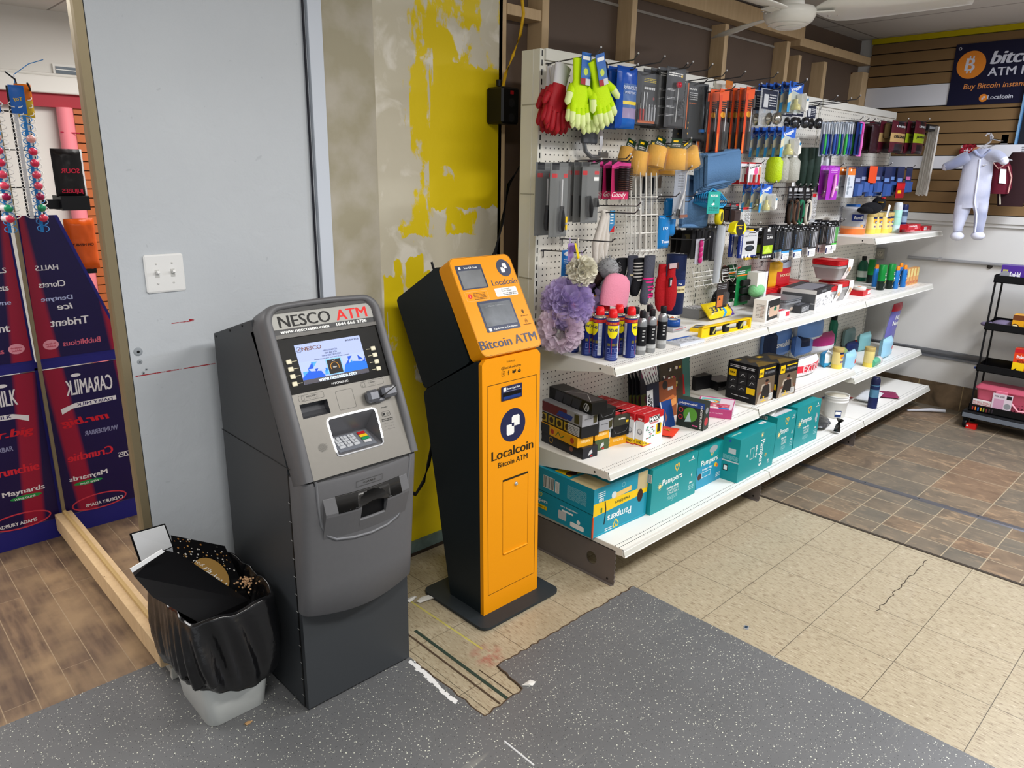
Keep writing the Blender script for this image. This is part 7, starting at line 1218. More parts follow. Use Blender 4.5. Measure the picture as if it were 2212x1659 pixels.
# second row: nail packs, pink pack, clear tube
row(lambda w,h:card('nail_pack','pack',w,h,hx('232325',.35),lambda f,a,c:(f.R(a*.5,c*.86,a*.95,c*.97,DK),f.T('E',a*.72,c*.92,a*.2,WHT,c*.06)),(.02,.02,.98,.84,.014),clear=hx('3c3c40',.2)),D,(630,855,700,1290),1.92,5,.035,'narrow black carded pack','left of the clear tube','narrow black packs',jit=.002,seed=9)
row(lambda w,h:card('pink_pack','pack',w,h,hx('a8a8b0',.3),None,None,parts=[('makeup_sponge',lambda q,a,c:[q.ball((a*.5,-.008,c*(.16+.22*i)),.013,hx('c02c74',.3),n=10,sc=(1,.7,1.3)) for i in range(4)])]),D,(455,1030,550,1325),1.90,1,0,'slim clear pack of magenta beads','hanging left of the narrow black packs')
X,zt,w_,h_=bbx(D,680,870,780,1570,1.86); b=MB(); b.tube([(0,0,0),(-.003,0,-h_*.3),(-.010,0,-h_*.97)],[w_*.25,w_*.28,w_*.2],mat('milky_tube',shex('c4cad0'),.15,alpha=.75),10); solo(b,'clear_tube','long milky clear plastic tube hanging in front of the white wire rack','tube',(X+.006,1.86,zt))
hook(*(lambda p:(p.x,p.z))(at(*D(500,905),1.98)),1.84,'wire hook holding the narrow black packs')
row(lambda w,h:card('black_bits_pack','pack',w,h,hx('1b1a1a',.35),lambda f,a,c:[f.R(a*RR.uniform(.1,.7),c*RR.uniform(.1,.8),a*.85,c*.85,hx('3a3420')) for _ in range(2)]),D,(290,930,400,1200),2.02,3,.03,'dark narrow pack by the slotted post','behind the hooks',hk=False)
for (x,y,l_) in ((1830,560,'wire hook in front of the white wire racks, tip up'),(1230,1130,'long wire hook above the beanies'),(845,1275,'lowest left wire hook, nearly empty'),(1570,655,'short wire hook under the brushes')): p=at(*Cz(x,y),1.83); hook(p.x,p.z-.024,1.83,l_)
for i,(x,y) in enumerate(((1379,117),(1436,123),(1497,135),(1539,140),(1570,154),(1610,156),(1680,158),(1743,174),(1809,208),(1839,213),(1859,207))): p=at(x,y,1.84); hook(p.x,p.z-.03,1.84,'bare upturned wire hook along the top of the pegboard, %s from the left'%['first','second','third','fourth','fifth','sixth','seventh','eighth','ninth','tenth','eleventh'][i],.02)
# phone goods
def pack(nm,cat,fn,cm=DK,bl=None): return lambda w,h:card(nm,cat,w,h,cm,fn,bl,th=.012)
row(pack('player_pack','pack',lambda f,a,c:(f.R(a*.16,c*.06,a,c,LGY),f.T('ULTRA SLIM',a*.58,c*.82,a*.66,TXD,c*.04),f.R(a*.35,c*.50,a*.8,c*.62,DK),f.C(a*.58,c*.34,a*.27,hx('16181c'),c*.12),f.C(a*.58,c*.35,a*.18,hx('2a3440'),c*.07),f.T('PORTABLE PLAYER',a*.07,c*.5,c*.7,WHT,a*.05,rot=PI/2),[f.C(a*(.22+.2*i),c*.05,a*.06,WHT,n=10) for i in range(3)]),hx('1d2f78',.35)),D,(985,940,1190,1245),1.89,2,.05,'blue and white boxed pack picturing a black round puck','','blue and white packs')
row(pack('yellow_pack','pack',lambda f,a,c:f.T('NEW',a*.5,c*.1,a*.6,DK,c*.06),YEL),D,(1070,915,1215,1270),1.96,1,0,'yellow pack','peeking out behind the blue and white puck pack',hk=False)
row(pack('screen_glass_pack','pack',lambda f,a,c:(f.R(a*.3,c*.90,a*.55,c,WHT),f.T('GLASS',a*.55,c*.70,a*.5,WHT,c*.09,bold=.02),f.T('Phone Protector',a*.5,c*.80,a*.5,GRY,c*.03),f.Rr(a*.05,c*.16,a*.88,c*.44,.004,hx('a8c820')),f.P([(a*.1,c*.2),(a*.8,c*.2),(a*.5,c*.42)],hx('c8e050')),[f.R(a*(.05+.2*i),c*.03,a*(.2+.2*i),c*.10,LGY) for i in range(4)])),D,(1262,905,1395,1260),1.90,2,.05,'black screen-glass pack with a lime green square','','screen-glass packs'); row(pack('screen_glass_pack','pack',lambda f,a,c:(f.R(a*.1,c*.86,a*.9,c*.96,hx('58c828')),f.lines(a*.1,c*.45,a*.8,c*.8,5,GRY,.35),f.R(a*.1,c*.2,a*.7,c*.36,LGY))),D,(1390,900,1480,1260),1.93,1,0,'black pack with a green top label','right of the lime screen-glass pack')
def cable(top_c,bot_c):
    def g(w_,h_):
        r=card('cable_pack','charging cable',w_,h_,hx('121214',.3),lambda f,a,c:(f.R(a*.1,c*.90,a*.9,c*.93,LGY),f.R(a*.1,c*.84,a*.9,c*.86,LGY),f.lines(a*.05,c*.35,a*.12,c*.75,8,hx('5a7aa0'),.5),f.R(a*.0,c*.20,a,c*.26,hx(bot_c,.4)),f.Rr(0,0,a,c*.20,.005,WHT),f.lines(a*.3,c*.04,a*.9,c*.17,4,GRY,.4),f.R(a*.03,c*.03,a*.2,c*.18,NVY)),(.15,.28,.95,.84,.012)); q=MB()
        for i in range(3): x=-w_/2+w_*(.35+.2*i); q.tube([(x,-.006,-h_*.2),(x,-.006,-h_*.68)],.0025,hx(top_c,.3),6)
        q.tube([(-w_*.25,-.006,-h_*.16),(0,-.006,-h_*.03),(w_*.25,-.006,-h_*.16)],.004,BLK,6); q.build('cable',r); return r
    return g
for i,(x0,x1,y0,y1,tc,bc,n,l_) in enumerate(((1495,1585,870,1275,'6a7080','4aa0dc',3,'with a blue band, first hook'),(1640,1735,870,1255,'6a7080','4aa0dc',3,'with a blue band, second hook'),(1815,1900,870,1235,'c8c8cc','e8e8ec',4,'with a plain white foot, third hook'),(2025,2120,810,1200,'e4e4e8','e8e8ec',4,'with white cable, fourth hook'),(2090,2150,815,1165,'4ac840','4ac840',2,'with a green band, last hook'))): row(cable(tc,bc),D,(x0,y0,x1,y1),1.88,n,.045,'black charging-cable pack',l_,'black charging-cable packs',jit=.004,seed=i)
# items just above the waist shelf
row(lambda w,h:card('green_tool_pack','tool pack',w,h,hx('12703a',.35),lambda f,a,c:(f.P([(0,c*.85),(a,c*.92),(a,c),(0,c)],hx('0c4020')),f.R(0,c*.76,a,c*.79,ORA),f.lines(a*.05,c*.82,a*.6,c*.92,2,LGY,.4),f.P([(0,c*.95),(a*.3,c),(0,c)],RED)),None,parts=[('black_clips',lambda q,a,c:[q.box(a*.25,-.022,c*(.10+.2*i),a*.95,-.002,c*(.26+.2*i),BLK,bv=.004) for i in range(3)])]),F,(1200,225,1380,740),1.93,2,.08,'green carded pack of black clips','','green carded packs',hk=False,dx=-.01)
row(lambda w,h:card('thermometer_pack','pack',w,h,hx('241c1a',.35),lambda f,a,c:(f.R(a*.1,c*.05,a*.6,c*.5,hx('c8703a')),f.lines(a*.1,c*.75,a*.85,c*.95,3,GRY,.4),f.P([(a*.2,c*.3),(a*.4,c*.34),(a*.3,c*.45)],DK)),(.62,.1,1,.6,.015)),F,(935,445,1085,785),1.88,1,0,'black and orange slim pack leaning at the tape roll','',hk=False); row(lambda w,h:card('thermometer_pack','pack',w,h,hx('2a1c18',.35),lambda f,a,c:(f.lines(a*.1,c*.5,a*.85,c*.9,4,LGY,.35),)),F,(1000,225,1100,430),1.98,1,0,'small dark brown header card pack','on the white rack',hk=False)
X,zt,w_,h_=bbx(F,1380,295,1600,660,1.90); r=thing('plush_scrubber','green fluffy cloth in a white and navy hanging sleeve','cloth',(X,1.90,zt)); b=MB(); b.box(-w_*.35,-.03,-.10*1,w_*.25,.03,0,hx('e2dfd8',.4)); b.box(w_*.12,-.031,-h_*.95,w_*.25,.028,-.0,hx('dfe0e6',.4)); b.box(-w_*.3,-.026,-h_*.5,w_*.12,.02,-.09,hx('1c2a58')); b.build('sleeve',r); b=MB(); GP=mat('green_plush',shex('7fbf86'),.95,bump=1,ns=90,noise=.2); b.ball((-w_*.15,-.01,-h_*.66),1,GP,sc=(w_*.34,.04,h_*.26),n=16); b.ball((w_*.32,.02,-h_*.5),1,GP,sc=(w_*.14,.03,h_*.36),n=14); b.build('plush',r)
X,zt,w_,h_=bbx(F,1650,150,1930,490,2.0); r=row(mkp('snack_bag','bag',lambda u,v:hx('d8a020',.25) if u<.22 or (v>.6 and u<.4) else hx('b8242c',.25) if v<.75 else hx('a0a4ae',.2),(('NOODLE',.6,.45,.5,hx('e8c8a0'),.1),),.05,5),F,(1650,150,1930,490),2.0,1,0,'red and yellow shiny bag','on the pegboard above the food containers')
b=MB()
for i in range(9): b.tube([(.03*math.cos(k_*PI/8),.02*math.sin(k_*PI/8),.012*i) for k_ in range(17)],.0018,hx('c8a8a8',.3),4)
p=atz(*F(1740,620),Z1); solo(b,'coiled_whisk','pinkish wire coil standing behind the green-cup carton','wire coil',(p.x+.05,min(2.05,p.y+.12),Z1))
X,zt,w_,h_=bbx(F,350,75,520,870,1.96); b=MB(); b.lathe([(w_*.42,-h_),(w_*.45,-h_+.003),(w_*.45,0)],hx('16234a',.6,bump=.5,ns=60),24); b.lathe([(w_*.46,-h_*.62),(w_*.46,-h_*.40)],hx('1c2f66',.4),24); b.lathe([(w_*.463,-h_*.62),(w_*.463,-h_*.51)],hx('d8c89a',.4),24); wtxt(b,w_*.465,'Grip Mat',-1.9,-h_*.57,.05,hx('6a5a3a'),.012); wtxt(b,w_*.465,'Mat',-2.0,-h_*.47,.02,WHT,.010); solo(b,'shelf_liner_roll','navy ribbed shelf-liner roll with a cream label standing behind the red mittens','roll',(X,1.99,zt))
# knitwear
KN=mat('red_knit',shex('a3121a'),.9,bump=.6,ns=180)
X,zt,w_,h_=bbx(E,1410,380,1720,950,1.86); r=thing('red_mittens','thick red knitted mittens hanging on a clear hanger','mittens',(X,1.86,zt))
for s_,(xo,yo) in enumerate(((-.02,0),(.022,-.02))): b=MB(); b.loft([[(xo+w2*math.cos(2*PI*k_/14)+sh,yo+th*math.sin(2*PI*k_/14),z*h_) for k_ in range(14)] for z,w2,th,sh in ((-.02,.024,.012,0),(-.25,.026,.014,0),(-.35,.036,.018,0),(-.6,.042,.02,.004),(-.85,.036,.018,.006),(-.98,.016,.01,.006))],KN); b.build('mitten',r)
q=MB(); q.box(-.012,-.036,-.10,.014,-.034,-.06,DK); q.box(-.005,-.0365,-.095,.006,-.036,-.07,LGY); q.build('label_patch',r); q=MB(); q.box(-.02,-.037,-.02,.035,-.034,.002,hx('b8a0a0',.3)); q.box(.035,-.02,-.03,.075,-.018,.0,hx('3a1418',.4)); q.build('hang_clip',r)
GK=mat('grey_knit',shex('4a4c58'),.9,bump=.6,ns=170); BK2=mat('black_knit2',shex('17171b'),.9,bump=.6,ns=170)
def sock(label,px,x1,y0,y1,Y,m,bands,group='knitted socks and gloves'):
    X,zt,w_,h_=bbx(E,px,y0,x1,y1,Y); r=thing('knit_sock',label,'socks',(X,Y,zt),0,group); b=MB(); b.loft([[(w_*w2*math.cos(2*PI*k_/14)+sh*w_,.016*math.sin(2*PI*k_/14),-h_*z) for k_ in range(14)] for z,w2,sh in ((0,.42,0),(.05,.45,0),(.45,.42,0),(.6,.46,-.05),(.8,.42,-.2),(.96,.25,-.3),(1,.08,-.3))],m); b.build('sock',r)
    q=MB(); 
    for z0,c_ in bands: q.lathe([(w_*.445,-h_*z0-.006),(w_*.445,-h_*z0)],hx(c_,.8),16,T=Matrix.Diagonal((1,.017/(w_*.42),1,1)))
    if bands: q.build('stripe',r)
    return r
sock('charcoal knitted sock with thin pale stripe, left of the group',1130,1250,290,700,1.94,GK,((.52,'c8b890'),(.58,'2a2a2c'))); sock('black and white fair-isle knitted sock in the middle',1200,1340,320,760,1.92,BK2,[(.1+.09*i,'b8b4b0') for i in range(6)]); sock('charcoal knitted sock with hot pink stripes',1320,1450,290,860,1.89,GK,((.45,'d8287c'),(.52,'d8287c'),(.62,'d8287c'),(.68,'d8287c'),(.78,'d8287c'),(.83,'d8287c'))); sock('black knitted sock on a card with a white curl, behind the pink beanie',990,1130,320,620,1.97,BK2,())
def beanie(label,x0,y0,x1,y1,Y,m,pom=None,bands=(),tilt=0):
    X,zt,w_,h_=bbx(E,x0,y0,x1,y1,Y); r=thing('beanie',label,'hat',(X,Y,zt),0,'knitted beanies'); b=MB(); b.T=RX(tilt,'Y'); b.loft([[(w_*.5*s_*math.cos(2*PI*k_/18),.035*s_*math.sin(2*PI*k_/18),-h_*z) for k_ in range(18)] for z,s_ in ((0,.25),(.05,.62),(.18,.88),(.4,1),(.7,1.02),(1,.98))],m); b.build('hat_body',r)
    if pom: q=MB(); R_=random.Random(4); q.T=RX(tilt,'Y'); q.ball((0,0,.04),.045,pom,n=20); [q.tube([V((0,0,.04)),V((0,0,.04))+V((R_.gauss(0,1),R_.gauss(0,1),R_.gauss(0,1))).normalized()*.056],.0012,pom,3) for _ in range(160)]; q.build('pompom',r)
    for z,c_ in bands: q=MB(); q.T=RX(tilt,'Y'); q.lathe([(w_*.505,-h_*z-.012),(w_*.505,-h_*z)],hx(c_,.8),18,T=Matrix.Diagonal((1,.072/w_,1,1))); q.build('band',r)
beanie('pink plush beanie in front of the grey one',865,505,1165,890,1.88,mat('pink_fleece',shex('dd8aa0'),.95,bump=.5,ns=150),tilt=.18); beanie('light grey beanie behind the pink one, grey pompom above',820,560,960,870,1.93,mat('lgrey_knit',shex('8c8c90'),.95,bump=.5),mat('grey_fur',shex('8f9092'),.95,noise=.5,ns=80)); beanie('black beanie with coloured bands and a dark speckled pompom',610,660,830,960,1.98,BK2,mat('dark_fur',shex('2a1c18'),.95,noise=.8,ns=90),((.28,'c8901c'),(.45,'7a1c20'),(.6,'1c3a6a')))
# loofahs
def loofah(label,px,py,Y,r_,m,n,seed,loop):
    p=at(*E(px,py),Y); r=thing('bath_pouf',label,'bath pouf',(p.x,Y,p.z)); R_=random.Random(seed); b=MB()
    for _ in range(n):
        d=V((R_.gauss(0,1),R_.gauss(0,1),R_.gauss(0,1))).normalized(); a_=d.cross(V((.3,.5,.8))).normalized(); c_=d.cross(a_); rr_=r_*R_.uniform(.25,.42); o_=d*r_*.62
        rings=[[o_+a_*math.cos(t_)*rr_*k_+c_*math.sin(t_)*rr_*k_+d*h2*r_*(1+.25*math.sin(5*t_)) for t_ in [i*2*PI/14 for i in range(14)]] for k_,h2 in ((.35,0),(.9,.25),(1.15,.42))]
        b.loft(rings,m,cap=False)
    b.build('mesh_ball',r); q=MB(); q.tube([(0,0,r_*.6)]+[(x,0,z) for x,z in loop],.003,m,6); q.build('loop',r); return r
loofah('cream mesh bath pouf on a yellow ribbon',590,470,1.90,.055,mat('cream_mesh',shex('e8e4d2'),.5,alpha=.85),60,2,[(-.025,.07),(-.03,.13)])
b=MB(); P_=[at(*E(x,y),1.895) for x,y in ((505,140),(525,140),(575,345),(548,345))]; b.add(P_+[p_+V((0,.002,0)) for p_ in P_],[(3,2,1,0),(4,5,6,7),(0,1,5,4),(2,3,7,6),(1,2,6,5),(3,0,4,7)],hx('e4c81c',.4)); tag(b.build('yellow_ribbon'),'yellow ribbon from which the cream bath pouf hangs','ribbon')
LV=mat('lilac_mesh',shex('c2b0e0'),.5,alpha=.5); LP=mat('pale_lilac_mesh',shex('e2cfe0'),.5,alpha=.5)
loofah('large lilac mesh bath pouf beside the spray cans, upper one',420,860,1.95,.095,LV,110,3,[(0,.15),(0,.26)]); loofah('paler pink-lilac mesh bath pouf under the lilac one',330,1170,1.94,.085,LP,90,4,[(0,.1),(.01,.14)])
loofah('lilac mesh bath pouf at the right of the bunch',600,800,1.99,.07,LV,60,6,[(0,.1),(-.02,.2)])
row(lambda w,h:card('comb_pack','brush',w,h,hx('2a7cc8',.35),lambda f,a,c:(f.C(a*.5,c*.85,a*.3,WHT,c*.08),f.lines(a*.2,c*.5,a*.8,c*.7,3,WHT,.4)),(.3,.05,.95,.6,.012)),E,(350,220,480,530),1.97,1,0,'bright blue slim card pack','hanging left of the cream bath pouf'); row(lambda w,h:card('lilac_brush_pack','brush',w,h,mat('lilac_clear',shex('a88ac8'),.3,alpha=.8),None,None,parts=[('bristles',lambda q,a,c:[q.tube([(a*.2+a*.2*(i%4),-.006,c*(.55+.03*(i//4))),(a*.2+a*.2*(i%4),-.016,c*(.55+.03*(i//4)))],.0014,hx('9a7ac0'),4) for i in range(48)])]),E,(425,140,495,350),1.93,1,0,'translucent lilac brush with bristles','beside the yellow ribbon',hk=False)
# ================= far bay =================
for i in range(17):
    x0=105+i*24; c1,c2=(('c8ccd0','2a3a7a'),('b8c0c8','38a848'),('d8dce0','2a50a0'))[i%3]
    if i>13: c1,c2=(('4ac030','101418'),('2a88d8','1a2a60'),('d850a8','e070c0'))[i-14]
    X,zt,w_,h_=bbx(H,x0,300+(i%2)*6,x0+(26 if i<14 else 60),660-8*(i%2),1.88+.012*(i%5)); r=thing('toothbrush','toothbrush hanging in clear wrap on the far bay, %d from the left'%(i+1) if False else 'carded toothbrush on the far bay, '+('%s from the left'%['first','second','third','fourth','fifth','sixth','seventh','eighth','ninth','tenth','eleventh','twelfth','thirteenth','fourteenth'][i] if i<14 else ['green and black one','bright blue one','big magenta one'][i-14]),'toothbrush',(X,1.88+.012*(i%5),zt),0,'carded toothbrushes')
    b=MB(); b.box(-w_*.45,0,-h_,w_*.45,.003,0,hx('8a929c',.25) if i<14 else hx(c2,.3)); b.build('backing_card',r); b=MB(); b.tube([(0,-.008,-h_*.05),(.004,-.008,-h_*.35)],.005,hx(c1,.3),6); b.tube([(.004,-.008,-h_*.35),(-.002,-.010,-h_*.7),(0,-.008,-h_*.96)],[.006,.009,.006],hx(c2,.3),7); b.build('brush',r)
for i,(x,y) in enumerate(((555,248),(615,262),(680,268),(740,285),(850,728),(1093,750))): p=at(*H(x,y),1.83); hook(p.x,p.z-.024,1.83,'wire hook tip on the far bay, %s one'%['leftmost upper','second upper','third upper','rightmost upper','left lower','right lower'][i])
JK=hx('4a1420',.3)
def jerky(lc,tx_): return mkp('jerky_bag','snack bag',lambda u,v:hx(lc,.3) if .35<v<.62 else hx('17121a',.3) if v<.3 and .2<u<.8 or v>.75 and .25<u<.75 else JK,((tx_,.5,.5,.75,DK,.09),('LINKS',.5,.82,.6,LGY,.06)),.03,4)
row(jerky('a88a5a','ORIGINAL'),H,(830,290,975,625),1.86,3,.07,'maroon snack bag with a tan band','','maroon snack bags with a tan band',jit=.003); row(jerky('8a9a20','JALAPENO'),H,(1068,290,1175,640),1.86,3,.05,'maroon snack bag with an olive-green band','','maroon snack bags with a green band',jit=.003)
X,zt,w_,h_=bbx(H,750,320,885,480,1.92); b=MB(); b.box(-w_*.5,-.02,-h_,w_*.3,.02,0,hx('7a6442',.35),bv=.012); b.box(w_*.2,-.028,-h_,w_*.5,-.026,-.0,LGY); solo(b,'tan_pack','tan rounded pack with a white oval tag left of the tan-banded bags','pack',(X,1.90,zt)); row(mkp('jerky_bag','snack bag',lambda u,v:hx('2c1018',.3),(),.03,6),H,(625,320,700,630),1.92,2,.05,'plain dark maroon bag','behind the toothbrush cards',hk=False)
LC=hx('d4d0c8',.8)
for i in range(9): X,zt,w_,h_=bbx(H,1150+i*13,340,1165+i*13,1050+((i*7)%3)*8,1.93-.012*i); b=MB(); b.tube([(.012,0,0),(.006,.004*(i%2),-h_*.4),(-.016,0,-h_)],[.006,.0075,.008],LC,6); solo(b,'shoelace_bundle','long white shoelace bundle, %s in its row at the far end'%ORD[i],'shoelaces',(X+.012,1.93-.012*i,zt),0,'white shoelace bundles')
b=MB(); X,zt,w_,h_=bbx(H,1190,335,1310,400,1.88); b.box(-w_/2,0,-h_,w_/2,.05,0,DK); b.box(-w_*.4,-.001,-h_*.7,w_*.4,0,-h_*.3,GRY); solo(b,'lace_header','black header holding the white shoelace bundles','card',(X,1.86,zt))
row(lambda w,h:card('razor_pack','razor',w,h,hx('a02cae',.35),lambda f,a,c:(f.C(a*.55,c*.9,a*.35,hx('c060d0'),c*.05),f.lines(a*.2,c*.8,a*.8,c*.9,2,hx('e8c8f0'),.4)),None,parts=[('razor',lambda q,a,c:(q.tube([(a*.55,-.01,c*.75),(a*.5,-.012,c*.4),(a*.4,-.01,c*.08)],[.006,.009,.007],hx('e8a0d0',.3),8),q.ball((a*.6,-.014,c*.35),.016,hx('d8c8d4',.2,metal=.4),n=8)))]),H,(180,755,290,1110),1.88,2,.05,'purple carded pink razor','on the far bay','purple razor packs')
row(pack('bulb_box','pack',lambda f,a,c:(f.R(0,c*.75,a,c,hx('d8762c')),f.R(a*.3,c*.88,a*.5,c*.95,WHT),[f.C(a*.25,c*(.62-.15*i),a*.13,hx('8a929a'),n=10) for i in range(4)],f.T('540',a*.6,c*.35,a*.4,NVY,c*.05)),hx('c8ccd2',.4)),H,(380,775,455,1085),1.88,3,.05,'white and orange slim box','on the far bay','white and orange slim boxes')
def nvp(lc): return lambda w,h:card('razor_pack','razor',w,h,hx('202a50',.35),lambda f,a,c:(f.R(a*.1,c*.5,a*.8,c*.62,hx(lc)),f.lines(a*.2,c*.2,a*.8,c*.4,2,GRY,.4)),(.1,.02,.9,.45,.02),clear=hx('38589a',.2))
for i,(x0,x1,lc) in enumerate(((460,530,'8a92b0'),(525,600,'8a92b0'),(580,650,'7a82a0'),(665,735,'8a92b0'),(760,830,'6a88c0'),(830,890,'6a88c0'),(895,960,'6a88c0'),(985,1045,'c86a9a'))): row(nvp(lc),H,(x0,765,x1,1080-(i%2)*40),1.88+.01*(i%3),2,.06,'navy razor card' if i<7 else 'plum and pink razor card','%s on the lower far hooks'%['first','second','third','fourth','fifth','sixth','seventh','last'][i],'razor cards on the far bay',hk=False,jit=.002,seed=i)
row(lambda w,h:card('orange_card','card',w,h,hx('d8481c',.35)),H,(610,760,690,935),1.87,1,0,'bright orange-red card','among the navy razor cards',hk=False); row(lambda w,h:card('red_badge_card','card',w,h,hx('9a1c24',.35),lambda f,a,c:(f.R(0,c*.6,a,c*.9,RED),f.R(a*.2,c*.3,a*.6,c*.5,YEL))),H,(890,930,975,1090),1.85,1,0,'small red and yellow card','below the navy razor cards',hk=False)
# ================= BIN =================
bx0,by0=.722,2.06; r=thing('waste_bin','white tapered waste bin lined with a black bag beside the grey ATM','waste bin',(bx0,by0,0)); BW=hx('dfe2de',.35)
def rrg(w2,d2,z,r_=.035,n=5,jit=None): return [(x,y,z) for x,y in rpoly(-w2/2,-d2/2,w2/2,d2/2,r_,n)]
b=MB(); b.loft([rrg(.17,.23,0,.03),rrg(.185,.245,.006,.035),rrg(.213,.285,.16),rrg(.25,.345,.36)],BW,cap=False); b.add(rrg(.17,.23,0,.03),[tuple(range(24))[::-1]],BW); b.build('bin_body',r)
R.seed(12); b=MB(); rings=[]; N_=150
def rpt(w2,d2,a_,r_=.05):
    c,s_=math.cos(a_),math.sin(a_); e=5; k_=(abs(c/(w2/2))**e+abs(s_/(d2/2))**e)**(-1/e); return k_*c,k_*s_
ph=[(R.uniform(0,6),R.randint(3,26),R.uniform(.3,1)) for _ in range(10)]
def wr(a_,z,am): return am*sum(k_*math.sin(p_+q_*a_+z*(8+q_*.7)) for p_,q_,k_ in ph)/4
prof=[(.150,1.02,.005),(.156,1.20,.007),(.20,1.25,.016),(.24,1.23,.019),(.28,1.20,.018),(.33,1.14,.014),(.36,1.11,.010),(.385,1.08,.006),(.405,1.05,.003),(.41,1.0,.002),(.40,.96,.003),(.33,.90,.006),(.24,.86,.008),(.17,.80,.01)]
pr2=[]
for p_,q_ in zip(prof,prof[1:]): pr2+=[tuple(p_[k_]+(q_[k_]-p_[k_])*t_/4 for k_ in range(3)) for t_ in range(4)]
for z,sc_,am in pr2+[prof[-1]]:
    w2=.20+(.262-.20)*z/.4; d2=.26+(.36-.26)*z/.4; ring_=[]
    for k_ in range(N_):
        a_=2*PI*k_/N_; x,y=rpt(w2,d2,a_); q_=sc_+wr(a_,z,am*8) ; zz=z+(.022*math.sin(a_*2+.6)+.012*math.sin(a_*5)) if z<.2 else z+.006*math.sin(a_*9); ring_.append((x*q_,y*q_,zz))
    rings.append(ring_)
LIN=mat('bin_liner',shex('0d0d0f'),.2,bump=.6,ns=28,spec=.7); b.loft(rings,LIN,cap=False); b.add(rings[-1],[tuple(range(N_))],LIN); o=b.build('bin_liner',r)
# gift bags in the bin
GB=hx('121214',.35); GLD=hx('b08a4c',.4)
r=thing('gift_bag','black gift bag with a gold Happy patch and confetti stuffed into the bin','gift bag',(.74,2.08,.40)); R.seed(21)
b=MB(); b.T=TR(-.74,-2.08,-.40); PA,PB_,PC,PD=[at(x,y,Y) for x,y,Y in ((369,1156,2.22),(462,1200,2.22),(548,1312,2.03),(388,1290,2.03))]; PB_=PA+(PC-PD)*.75
dn=V((.02,.06,-.05)); b.add([PA,PB_,PC,PD]+[q_+dn for q_ in (PA,PB_,PC,PD)],[(0,3,2,1),(4,5,6,7),(0,1,5,4),(1,2,6,5),(2,3,7,6),(3,0,4,7)],GB)
ux=(PC-PD); vx=(PA-PD); nx=ux.cross(vx).normalized()
f=Fr(b,PD,ux,vx); f.M=Matrix((ux.normalized(),vx.normalized(),nx)).transposed().to_4x4(); f.M.translation=PD; lu,lv=ux.length,vx.length
for i in range(170):
    x,y=R.random(),R.random()
    if x<1-.27*y and (x-.46)**2+(y-.42)**2>.06: f.C(x*lu*.98+.002,y*lv*.98+.001,R.uniform(.0015,.004),hx(R.choice(('c89a5a','d8d4cc','b0783c','e8e4dc'))),n=5,rot=R.uniform(0,3))
f.C(.46*lu,.42*lv,.27*lu,hx('0a0a0a'),.31*lv,n=30); f.C(.46*lu,.42*lv,.25*lu,GLD,.29*lv,n=30); f.T('Happy',.48*lu,.40*lv,.40*lu,WHT,.16*lv,bold=-.01,shear=.3,rot=PI*.85); f.T('to you',.36*lu,.57*lv,.25*lu,WHT,.07*lv,bold=-.01,shear=.3,rot=PI*.85); b.build('bag_body',r)
r=thing('gift_bag','open black paper gift bag with a white inner card leaning out of the bin','gift bag',(.66,2.05,.42))
b=MB(); b.T=TR(-.66,-2.05,-.42); b.hull([at(x,y,Y) for x,y,Y in ((285,1232,2.02),(350,1187,2.08),(385,1195,2.08),(470,1272,2.0),(530,1318,1.98),(430,1345,1.93),(330,1290,1.95),(290,1245,1.98))]+[V((.66,2.06,.33)),V((.74,1.98,.33)),V((.80,1.98,.36))],GB); b.build('bag_body',r)
wq=lambda x,y,Y: at(x,y,Y)
b=MB(); q=[(285,1155),(355,1135),(372,1180),(305,1212)]; P=[at(*t_,2.13+.02*(i>1)) for i,t_ in enumerate(q)]
n_=(P[1]-P[0]).cross(P[3]-P[0]).normalized()*.002; b.T=TR(-.66,-2.05,-.42); b.add([p_ for p_ in P]+[p_+n_ for p_ in P],[(0,1,2,3),(7,6,5,4),(0,4,5,1),(1,5,6,2),(2,6,7,3),(3,7,4,0)],hx('eef0f2',.4)); 
b.build('inside_card',r); b=MB(); b.T=TR(-.66,-2.05,-.42); E_=[at(x,y,1.99) for x,y in ((281,1229),(350,1187),(356,1192),(286,1237))]; b.add(E_+[p_+V((0,.003,0)) for p_ in E_],[(0,1,2,3),(7,6,5,4),(0,4,5,1),(1,5,6,2),(2,6,7,3),(3,7,4,0)],hx('eef0f2',.4)); cP=sum(P,V())/4; P2=[cP+(p_-cP)*1.07-(n_*1.2 if n_.y>0 else -n_*1.2) for p_ in P]
b.build('inside_card',r)
b=MB(); b.T=TR(-.66,-2.05,-.42); back=V((0,.004,-.001)); P2=[cP+(p_-cP)*1.10+back for p_ in P]; b.add(P2+[p_+back for p_ in P2],[(0,1,2,3),(7,6,5,4),(0,4,5,1),(1,5,6,2),(2,6,7,3),(3,7,4,0)],GB); b.build('bag_rim',r)
b=MB(); R.seed(3)
for i in range(60): b.ball((R.gauss(0,.012),R.gauss(0,.018),R.gauss(0,.006)),.0035,hx('c8a078'),n=5)
o=solo(b,'wood_shavings','small heap of tan crumbs on the bin liner rim','crumbs',(.815,2.02,.402)); o['kind']='stuff'
